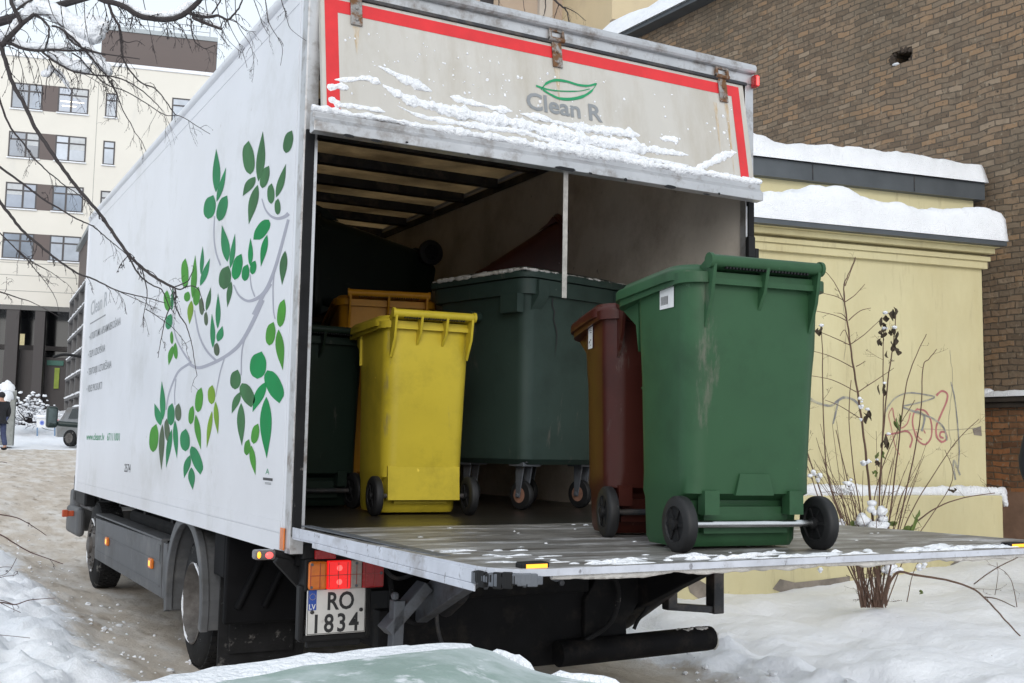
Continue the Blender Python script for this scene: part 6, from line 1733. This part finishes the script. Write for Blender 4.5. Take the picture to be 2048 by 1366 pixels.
# trunk and the limbs outside the frame that carry them
base = at(-620, 1500, 4.2); base.z = .1
tb = [base, base + Vector((.05, .05, 1.2)), base + Vector((.15, .05, 2.4)), base + Vector((.3, .1, 3.6))]
mt = MB(); mt.tube([tuple(p) for p in tb], [.17, .14, .11, .07], 12, lump=.1); mt.build('trunk', BARK, tree, smooth=True)
fork = tb[2]
for q_ in ((-8, 94), (-6, 400), (-6, 330), (-6, 180), (200, -12), (-6, 580)):
    e = at(q_[0], q_[1], D); m_ = fork.lerp(e, .5) + Vector((0, 0, .12))
    br.tube([tuple(fork), tuple(m_), tuple(e)], [.035, .022, .010], 7)
limb([(188, -12), (205, 0), (230, 6), (250, 14), (278, 31), (305, 37), (330, 39), (352, 36), (372, 26), (385, 15), (398, 2), (408, -12)], 6.5, 6, D, twigs=26, tl=75)
limb([(378, 26), (400, 33), (420, 34), (435, 31), (447, 36), (457, 39), (470, 26), (480, 12), (487, -10)], 4, 1.6, D, twigs=8, tl=55)
limb([(384, 34), (400, 42), (420, 50), (443, 58)], 4, 3, D)
limb([(424, 28), (436, 10), (446, -10)], 2, 1.5, D)
limb([(455, 38), (475, 46), (490, 60), (512, 64)], 1.3, .6, D, twigs=2, tl=40)
limb([(382, 38), (383, 60), (389, 82), (400, 92), (412, 97), (430, 90)], 2, .8, D, twigs=9, tl=45)
limb([(-8, 94), (4, 90), (20, 73), (44, 48), (58, 37), (70, 27)], 7.5, 4, D, twigs=6)
limb([(44, 47), (34, 28), (24, 8), (20, -10)], 5, 4.5, D, twigs=3)
limb([(34, 20), (42, 13), (52, 6), (66, 0), (110, -6)], 3, 2, D, twigs=3)
limb([(70, 28), (84, 38), (95, 50), (98, 56), (97, 75), (92, 92), (88, 104)], 3, 1.6, D, twigs=3)
limb([(104, 52), (115, 54), (130, 63), (150, 80), (165, 96), (185, 118), (200, 138), (212, 150), (222, 168), (235, 188)], 2.6, 1.6, D, twigs=10)
limb([(130, 65), (140, 80), (157, 92), (172, 98), (205, 107), (245, 113), (280, 118)], 2.6, 1, D, twigs=4)
limb([(0, 90), (18, 86), (40, 95), (62, 100), (85, 101), (105, 99), (130, 101), (160, 101), (178, 101), (210, 110)], 4.2, 2, D, twigs=14, tl=90)
limb([(84, 103), (105, 120), (125, 132), (145, 142), (170, 147), (200, 151), (225, 153), (255, 163), (285, 182), (305, 200), (320, 215)], 2.8, 1, D, twigs=16, tl=70)
limb([(98, 118), (104, 130), (109, 138), (100, 152), (94, 157), (92, 175), (90, 200)], 1.8, .8, D, twigs=4)
limb([(109, 138), (125, 152), (135, 170), (150, 190)], 1.4, .6, D, twigs=3)
limb([(144, 106), (160, 116), (170, 128), (188, 148), (215, 170), (250, 182), (290, 205), (330, 230), (360, 232), (400, 256), (420, 268)], 1.9, .7, D, twigs=9, tl=45)
limb([(215, -10), (218, 8), (225, 30), (237, 50), (240, 65), (242, 85), (245, 112), (257, 137), (282, 165), (310, 177), (330, 200), (345, 222), (355, 232)], 3.6, .9, D, twigs=16, tl=55)
limb([(243, 80), (256, 85), (275, 82), (290, 92)], 1.4, .5, D, twigs=4, tl=30)
limb([(222, 160), (236, 195), (248, 225), (262, 248), (270, 265), (283, 282), (292, 303)], 1.5, .7, D, twigs=7, tl=40)
limb([(-8, 80), (3, 98), (12, 125), (22, 158), (35, 186), (47, 205), (70, 255), (90, 285), (112, 318), (130, 343), (150, 370), (180, 405), (203, 432), (225, 465), (250, 500), (265, 518), (283, 534), (300, 548), (322, 562), (347, 575)], 5.2, 3.0, D, D - .15, twigs=12, tl=45)
limb([(347, 575), (362, 569), (376, 562), (382, 550), (387, 540)], 1.7, .8, D - .15, twigs=2, tl=25)
limb([(347, 575), (360, 579), (372, 574), (385, 572), (396, 578), (402, 592), (409, 622)], 1.9, .7, D - .15, twigs=2, tl=25)
limb([(350, 578), (352, 592), (350, 608), (360, 632), (371, 648), (378, 668), (384, 690), (389, 722), (394, 752)], 2, .7, D - .15, twigs=5, tl=35)
limb([(205, 440), (220, 455), (238, 482), (255, 510), (275, 545), (292, 562), (308, 572), (322, 578), (330, 592), (338, 612), (350, 628)], 2.6, .9, D - .05, twigs=5, tl=30)
limb([(284, 536), (288, 555), (293, 575), (294, 592), (290, 616), (287, 632), (286, 655)], 1.7, .6, D - .1, twigs=3, tl=35)
limb([(291, 618), (305, 626), (325, 640), (345, 655), (360, 672), (372, 688)], 1.2, .5, D - .1, twigs=4, tl=35)
limb([(340, 614), (330, 640), (325, 665), (320, 690), (316, 716)], 1.5, .6, D - .1, twigs=3, tl=20)
limb([(-6, 395), (7, 414), (22, 432), (35, 450), (52, 468), (70, 483), (95, 504), (118, 522), (140, 537), (160, 549), (182, 556), (203, 566), (234, 581), (268, 590), (300, 597), (330, 606)], 4, .9, D, twigs=14, tl=45)
limb([(232, 580), (258, 592), (285, 604), (322, 621)], 1, .5, D, twigs=1, tl=25)
limb([(-6, 330), (30, 356), (52, 372), (70, 386), (92, 402), (110, 412), (130, 424), (150, 436), (170, 445), (185, 452), (200, 464), (216, 478), (232, 491), (250, 506), (270, 524)], 2.8, .8, D, twigs=8, tl=40)
limb([(-6, 180), (8, 226), (22, 256), (34, 272), (48, 288), (65, 314), (82, 330), (96, 344), (112, 356), (128, 370), (150, 384), (170, 400), (190, 418)], 2.6, .8, D, twigs=9, tl=45)
limb([(-6, 460), (14, 480), (30, 496), (55, 520), (75, 545), (88, 560), (105, 585), (114, 605), (118, 628)], 1.6, .5, D, twigs=9, tl=40)
limb([(25, 490), (45, 512), (70, 528), (98, 542), (118, 556), (130, 566)], 1.2, .5, D, twigs=6, tl=30)
limb([(-6, 582), (20, 590), (40, 597), (58, 602), (85, 615), (117, 633)], 1.8, .6, D, twigs=4, tl=30)
limb([(36, 500), (60, 520), (95, 540)], 1, .5, D, twigs=3, tl=30)
for a in ((60, -8), (95, -8), (120, -8), (150, -8), (168, -8), (285, -8), (450, -8), (470, -8), (505, -8), (530, -8), (560, -8), (10, -8), (410, -8), (430, -8)):
    ln = Rt.uniform(50, 150)
    x = a[0]
    limb([(x, a[1]), (x + Rt.uniform(2, 14), ln * .35), (x + Rt.uniform(10, 34), ln * .7), (x + Rt.uniform(18, 55), ln)], 1.1, .5, D + Rt.uniform(-.3, .6), twigs=4, tl=34)
br.build('branch', BARK, tree, smooth=True); tw.build('twig', BARK, tree); bd_.build('bud', BARK, tree)
def snowlimb(pts, r0, r1, sd, d=D, up=.75):
    P = spline([(*p, 0) for p in pts], 6); n_ = len(P); out, rr = [], []
    for i, p in enumerate(P):
        t = i / (n_ - 1); r_ = (r0 + (r1 - r0) * t) * min(1, .35 + 5 * min(t, 1 - t)) * (1 + .28 * noise.noise(Vector((i * .35, sd, 0))))
        out.append(at(p[0], p[1] - r_ * up, d + .02)); rr.append(r_ * d / FPX)
    sn.tube(out, rr, 14, lump=.22, seed=sd)
snowlimb([(62, 38), (75, 27), (95, 30), (120, 44), (145, 62), (165, 75), (190, 85), (205, 82)], 13, 24, 1)
snowlimb([(120, 62), (145, 80), (170, 100), (190, 122), (205, 138), (222, 152)], 12, 11, 2)
snowlimb([(170, 60), (195, 62), (210, 68)], 20, 14, 3)
snowlimb([(-8, 90), (10, 82), (28, 66), (42, 48)], 13, 9, 4, up=.9)
snowlimb([(20, 86), (40, 96), (65, 100), (95, 100), (125, 100), (142, 98)], 9, 8, 5)
snowlimb([(95, 108), (115, 122), (140, 137), (165, 146), (180, 148)], 11, 12, 6)
snowlimb([(85, 155), (97, 150), (107, 140)], 7, 8, 7); snowlimb([(110, 142), (122, 156), (132, 168), (138, 178)], 7, 3, 8)
snowlimb([(28, 12), (45, 14), (60, 6), (72, -4)], 10, 14, 9)
snowlimb([(48, 44), (58, 34), (68, 22)], 12, 14, 10)
snowlimb([(232, 4), (255, 14), (280, 30), (310, 36), (335, 37), (355, 33), (372, 22), (385, 8)], 5, 10, 11, up=.9)
snowlimb([(392, 30), (410, 33), (425, 32)], 4, 4, 12, up=1.0); snowlimb([(390, 37), (410, 45), (440, 57)], 3, 3.5, 13, up=1.0)
sn.build('branch_snow', SNOW, tree, smooth=True, angle=80)
# low shrub twigs poking in at the left edge
lsh = thing('bare_shrub', 'few thin reddish twigs of a bare shrub poking in at the lower left edge', 'shrub')
br, tw, bd_ = MB(), MB(), MB()
dS = 2.9
for pts, r0, r1 in (([(-60, 1020), (0, 1029), (35, 1036), (65, 1052), (93, 1071)], 1.8, .8), ([(-60, 1045), (0, 1069), (30, 1087), (60, 1104), (90, 1115), (126, 1128)], 2.0, .9), ([(-60, 1210), (0, 1205), (30, 1209), (55, 1201), (80, 1198), (111, 1196)], 1.9, .7),
                    ([(-60, 1190), (0, 1200), (28, 1209)], 1.2, .8), ([(-60, 1165), (0, 1205), (41, 1225)], 1, .6), ([(-60, 1160), (0, 1152), (20, 1140), (33, 1116)], .9, .4), ([(-40, 1175), (0, 1155), (30, 1150), (35, 1142)], .9, .4), ([(-40, 1150), (0, 1135), (24, 1134)], .9, .4), ([(-60, 1268), (0, 1270), (60, 1276)], .9, .4), ([(-40, 930), (0, 924), (14, 926)], 1, .6)):
    limb(pts, r0, r1, dS, twigs=1, tl=22)
root = at(-160, 1330, 3.0); root.z = .1
for v in (1020, 1045, 1210, 1160, 1268, 930):
    e = at(-60, v, dS); br.tube([tuple(root), tuple(root.lerp(e, .6) + Vector((0, 0, .05))), tuple(e)], [.008, .006, .003], 5)
br.build('stem', mat('reddish_bark', (.07, .035, .03), .8, var=.2, vs=20), lsh, smooth=True); tw.build('twig', BARK, lsh); bd_.build('bud', BARK, lsh)
# ------------------------------------------------------------------ shrub in front of the outbuilding
gsh = thing('garden_shrub', 'tall bare shrub with withered leaves and snow lumps by the yellow outbuilding', 'shrub')
STEMM = mat('brown_stem', (.11, .062, .042), .75, var=.25, vs=25)
br, tw, bd_ = MB(), MB(), MB()
dG = 8.0
Rt = random.Random(8)
gb = at(1745, 1205, dG)
gbz = ground_h(gb.x, gb.y)[0]
def gl(pts, r0, r1, twigs=0, tl=40, dd=0.0): return limb(pts, r0, r1, dG + dd * .3, dG + dd, twigs=twigs, tl=tl, droop=-.35)
gl([(1758, 1215), (1752, 1100), (1742, 1010), (1733, 920), (1724, 845), (1713, 770), (1704, 715), (1697, 660), (1690, 610), (1688, 572), (1694, 555), (1703, 535), (1711, 514)], 3.4, .9)
for pts in ([(1690, 608), (1676, 578), (1664, 558), (1648, 540)], [(1690, 572), (1698, 552), (1712, 516)], [(1690, 604), (1710, 590), (1730, 568)], [(1691, 603), (1670, 592), (1637, 585)], [(1694, 642), (1668, 630), (1617, 619)], [(1697, 641), (1720, 622), (1742, 616)], [(1694, 638), (1684, 628), (1674, 626)], [(1700, 690), (1660, 672), (1616, 655)], [(1702, 688), (1730, 668), (1764, 636)], [(1706, 735), (1660, 712), (1613, 699)], [(1712, 733), (1722, 728), (1730, 722)], [(1713, 784), (1665, 760), (1612, 750)], [(1716, 784), (1760, 755), (1788, 736)], [(1722, 838), (1680, 812), (1650, 800)], [(1700, 690), (1690, 660), (1680, 672)]):
    gl(pts, 1.2, .6, twigs=1, tl=18)
gl([(1760, 1215), (1757, 1080), (1760, 960), (1768, 850), (1776, 760), (1785, 700), (1790, 660), (1792, 618)], 2.4, .9, 3, 30)
gl([(1752, 1215), (1756, 1060), (1764, 900), (1767, 800), (1766, 720), (1768, 645)], 2.2, .9, 3, 30)
gl([(1762, 1215), (1778, 1050), (1796, 900), (1805, 820), (1815, 760), (1832, 712), (1853, 668)], 2.2, .8, 2, 30)
gl([(1764, 1215), (1800, 1040), (1830, 900), (1842, 820), (1846, 735), (1858, 718), (1874, 698)], 2.0, .8, 2, 30)
gl([(1740, 1215), (1690, 1060), (1655, 950), (1646, 800), (1645, 700), (1642, 660)], 2.0, .9, 4, 30)
gl([(1736, 1215), (1680, 1080), (1640, 980), (1600, 850), (1600, 780), (1605, 720)], 2.2, .9, 4, 35)
gl([(1730, 1200), (1660, 1060), (1625, 960), (1602, 900)], 2.0, .8, 4, 40)
gl([(1750, 1215), (1720, 1060), (1690, 940), (1672, 860)], 2, .9, 4, 40)
gl([(1752, 1215), (1732, 1080), (1710, 960), (1698, 840), (1702, 760)], 2, .9, 4, 40)
gl([(1755, 1215), (1745, 1080), (1752, 980), (1790, 870), (1830, 800)], 1.8, .8, 3, 40)
gl([(1770, 1200), (1800, 1080), (1830, 1010), (1880, 930), (1915, 880), (1958, 838)], 1.6, .7, 5, 40)
gl([(1765, 1210), (1786, 1130), (1800, 1080), (1838, 1040), (1880, 1012), (1930, 995), (1990, 986)], 2.6, 1, 6, 40)
gl([(1775, 1205), (1815, 1100), (1850, 1050), (1905, 960), (1890, 900)], 1.4, .7, 4, 35)
gl([(1772, 1210), (1776, 1175), (1795, 1145), (1830, 1150), (1870, 1156), (1905, 1163), (1950, 1180), (1985, 1212), (2010, 1240), (2040, 1272)], 3.2, 1.6, 2, 50, -.9)
gl([(1970, 1194), (1995, 1198), (2030, 1214)], 1.6, 1, 1, 25, -.8); gl([(1948, 1168), (1990, 1138), (2048, 1108), (2090, 1080)], 1.4, 1, 0, 25, -.6)
gl([(2034, 1214), (2024, 1165), (2005, 1140), (1975, 1128)], 1, .5, 3, 30, -.5); gl([(1990, 1190), (1996, 1150), (1994, 1125)], .8, .5, 1, 20, -.5)
gl([(1814, 1204), (1825, 1150), (1840, 1118)], 1.2, .6, 1, 20)
for i in range(34):
    x0 = Rt.uniform(1722, 1775); x2 = Rt.uniform(1612, 1870); y2 = Rt.uniform(830, 1010)
    gl([(x0, 1215), (x0 + (x2 - x0) * .25 + Rt.uniform(-6, 6), 1110), (x0 + (x2 - x0) * .6, 1010 + Rt.uniform(-20, 20)), (x2, y2)], Rt.uniform(1.0, 1.9), .5, 4, 38, Rt.uniform(-.5, .4))
br.build('stem', STEMM, gsh, smooth=True); tw.build('twig', STEMM, gsh); bd_.build('bud', BARK, gsh)
WITH = mat('withered_leaf', (.05, .035, .02), .8, var=.4, vs=30); GRL = mat('green_leaf', (.10, .14, .03), .6, var=.3, vs=30)
mb = MB(); ms = MB()
def droplet(u, v, w, h, mi, cap=True):
    p = at(u, v, dG - .02); s_ = dG / FPX
    for k in range(3):
        o = p + Vector((Rt.gauss(0, w * .18) * s_, Rt.gauss(0, .015), (h * .4 - k * h * .18) * s_)); L_ = h * Rt.uniform(.55, .95) * s_; W2 = w * Rt.uniform(.35, .6) * s_
        ax = Vector((Rt.gauss(0, .25), Rt.gauss(0, .3), -1)).normalized(); sd2 = Vector((math.cos(k * 2.1 + u), math.sin(k * 2.1 + u), 0)); nn_ = ax.cross(sd2)
        vv = []
        for i in range(5):
            t = i / 4; ww = W2 * math.sin(math.pi * (t * .9 + .05)) * Rt.uniform(.7, 1.2)
            c_ = o + ax * (L_ * t) + nn_ * (.25 * L_ * math.sin(t * 3 + u)); vv += [c_ - sd2 * ww + nn_ * ww * .6, c_ - nn_ * ww * .15, c_ + sd2 * ww + nn_ * ww * .5]
        mb.add(vv, [(3 * i + j, 3 * i + j + 1, 3 * i + j + 4, 3 * i + j + 3) for i in range(4) for j in (0, 1)], mi)
    if cap: ms.sphere(p + Vector((0, -.01, h * .42 * s_)), w * .42 * s_, 8, sc=(1, .8, .6), lump=.3, seed=v)
for u, v, w, h, c_ in ((1641, 660, 13, 22, 1), (1769, 635, 14, 22, 1), (1768, 650, 12, 16, 0), (1767, 665, 15, 20, 1), (1760, 682, 8, 18, 0), (1791, 622, 12, 22, 0), (1787, 664, 14, 22, 1), (1786, 686, 14, 22, 0), (1784, 702, 12, 18, 0), (1767, 776, 10, 24, 1), (1733, 830, 13, 28, 1), (1775, 880, 12, 30, 1), (1752, 925, 9, 14, 1)): droplet(u, v, w, h, 0, c_)
for u, v, w, h in ((1795, 842, 8, 30), (1766, 908, 9, 18), (1705, 1052, 14, 30), (1812, 1058, 26, 16), (1830, 1035, 8, 40), (1785, 1045, 24, 10), (1752, 945, 9, 12), (1843, 1184, 9, 10), (1750, 1128, 8, 18)): droplet(u, v, w, h, 1, False)
droplet(1905, 980, 10, 9, 0, False)
mb.build('leaf', [WITH, GRL], gsh, smooth=True)
for u, v, r_ in ((1749, 1016, 15), (1735, 1050, 20), (1752, 1058, 22), (1765, 1048, 18), (1722, 1062, 16), (1702, 972, 10), (1698, 965, 8), (1681, 1046, 10), (1725, 925, 6), (1735, 922, 6), (1628, 948, 8), (1636, 960, 6), (1770, 1130, 15), (1782, 1110, 12), (1840, 1130, 8), (1845, 1122, 7), (1795, 1135, 10), (1720, 800, 5), (1722, 815, 5), (1640, 1140, 6), (1722, 838, 4)):
    c_ = at(u, v, dG - .05); q_ = r_ * dG / FPX
    for k in range(5): ms.sphere(c_ + Vector((Rt.gauss(0, .5) * q_, Rt.gauss(0, .4) * q_, Rt.gauss(-.1, .42) * q_)), q_ * Rt.uniform(.35, .75), 10, sc=(1.1, .9, Rt.uniform(.6, .9)), lump=.5, seed=u * .3 + k)
ms.build('snow_lump', SNOW, gsh, smooth=True, angle=80)
# far bare tree whose twig tips show over the truck roof
ft = thing('bare_tree', 'bare tree whose twig tips show above the truck roof against the tan house', 'tree')
br, tw, bd_ = MB(), MB(), MB()
Rt = random.Random(31)
dB = 17.0
lr = limb([(1040, -160), (1060, -90), (1085, -40), (1100, -10), (1118, 8), (1130, 18), (1136, 30), (1138, 60)], 4, 1, dB, twigs=10, tl=45)
limb([(1085, -40), (1090, -5), (1091, 14), (1087, 33)], 2, .8, dB, twigs=6, tl=35); limb([(1118, 8), (1112, 25), (1106, 45)], 1.4, .6, dB, twigs=4, tl=30); limb([(1128, 14), (1150, 24), (1172, 42)], 1.3, .6, dB, twigs=5, tl=30)
limb([(1000, -60), (998, -10), (998, 12), (1000, 22)], 2, .7, dB, twigs=6, tl=30); limb([(1040, -60), (1045, -10), (1050, 28)], 1.2, .5, dB, twigs=3, tl=30)
tbs = at(1030, -160, dB); gt = Vector((tbs.x - .6, tbs.y + .5, 0))
mt = MB(); mt.tube([tuple(gt), tuple(gt + Vector((.1, 0, 4))), tuple(gt.lerp(tbs, .5) + Vector((0, 0, tbs.z * .4))), tuple(lr[0])], [.22, .18, .10, .035], 10, lump=.1); mt.build('trunk', BARK, ft, smooth=True)
for q_ in ((1000, -60), (1040, -60)): br.tube([tuple(lr[0]), tuple(at(q_[0], q_[1], dB))], [.03, .015], 6)
br.build('branch', BARK, ft, smooth=True); tw.build('twig', BARK, ft); bd_.build('bud', BARK, ft)
bpy.context.view_layer.update()
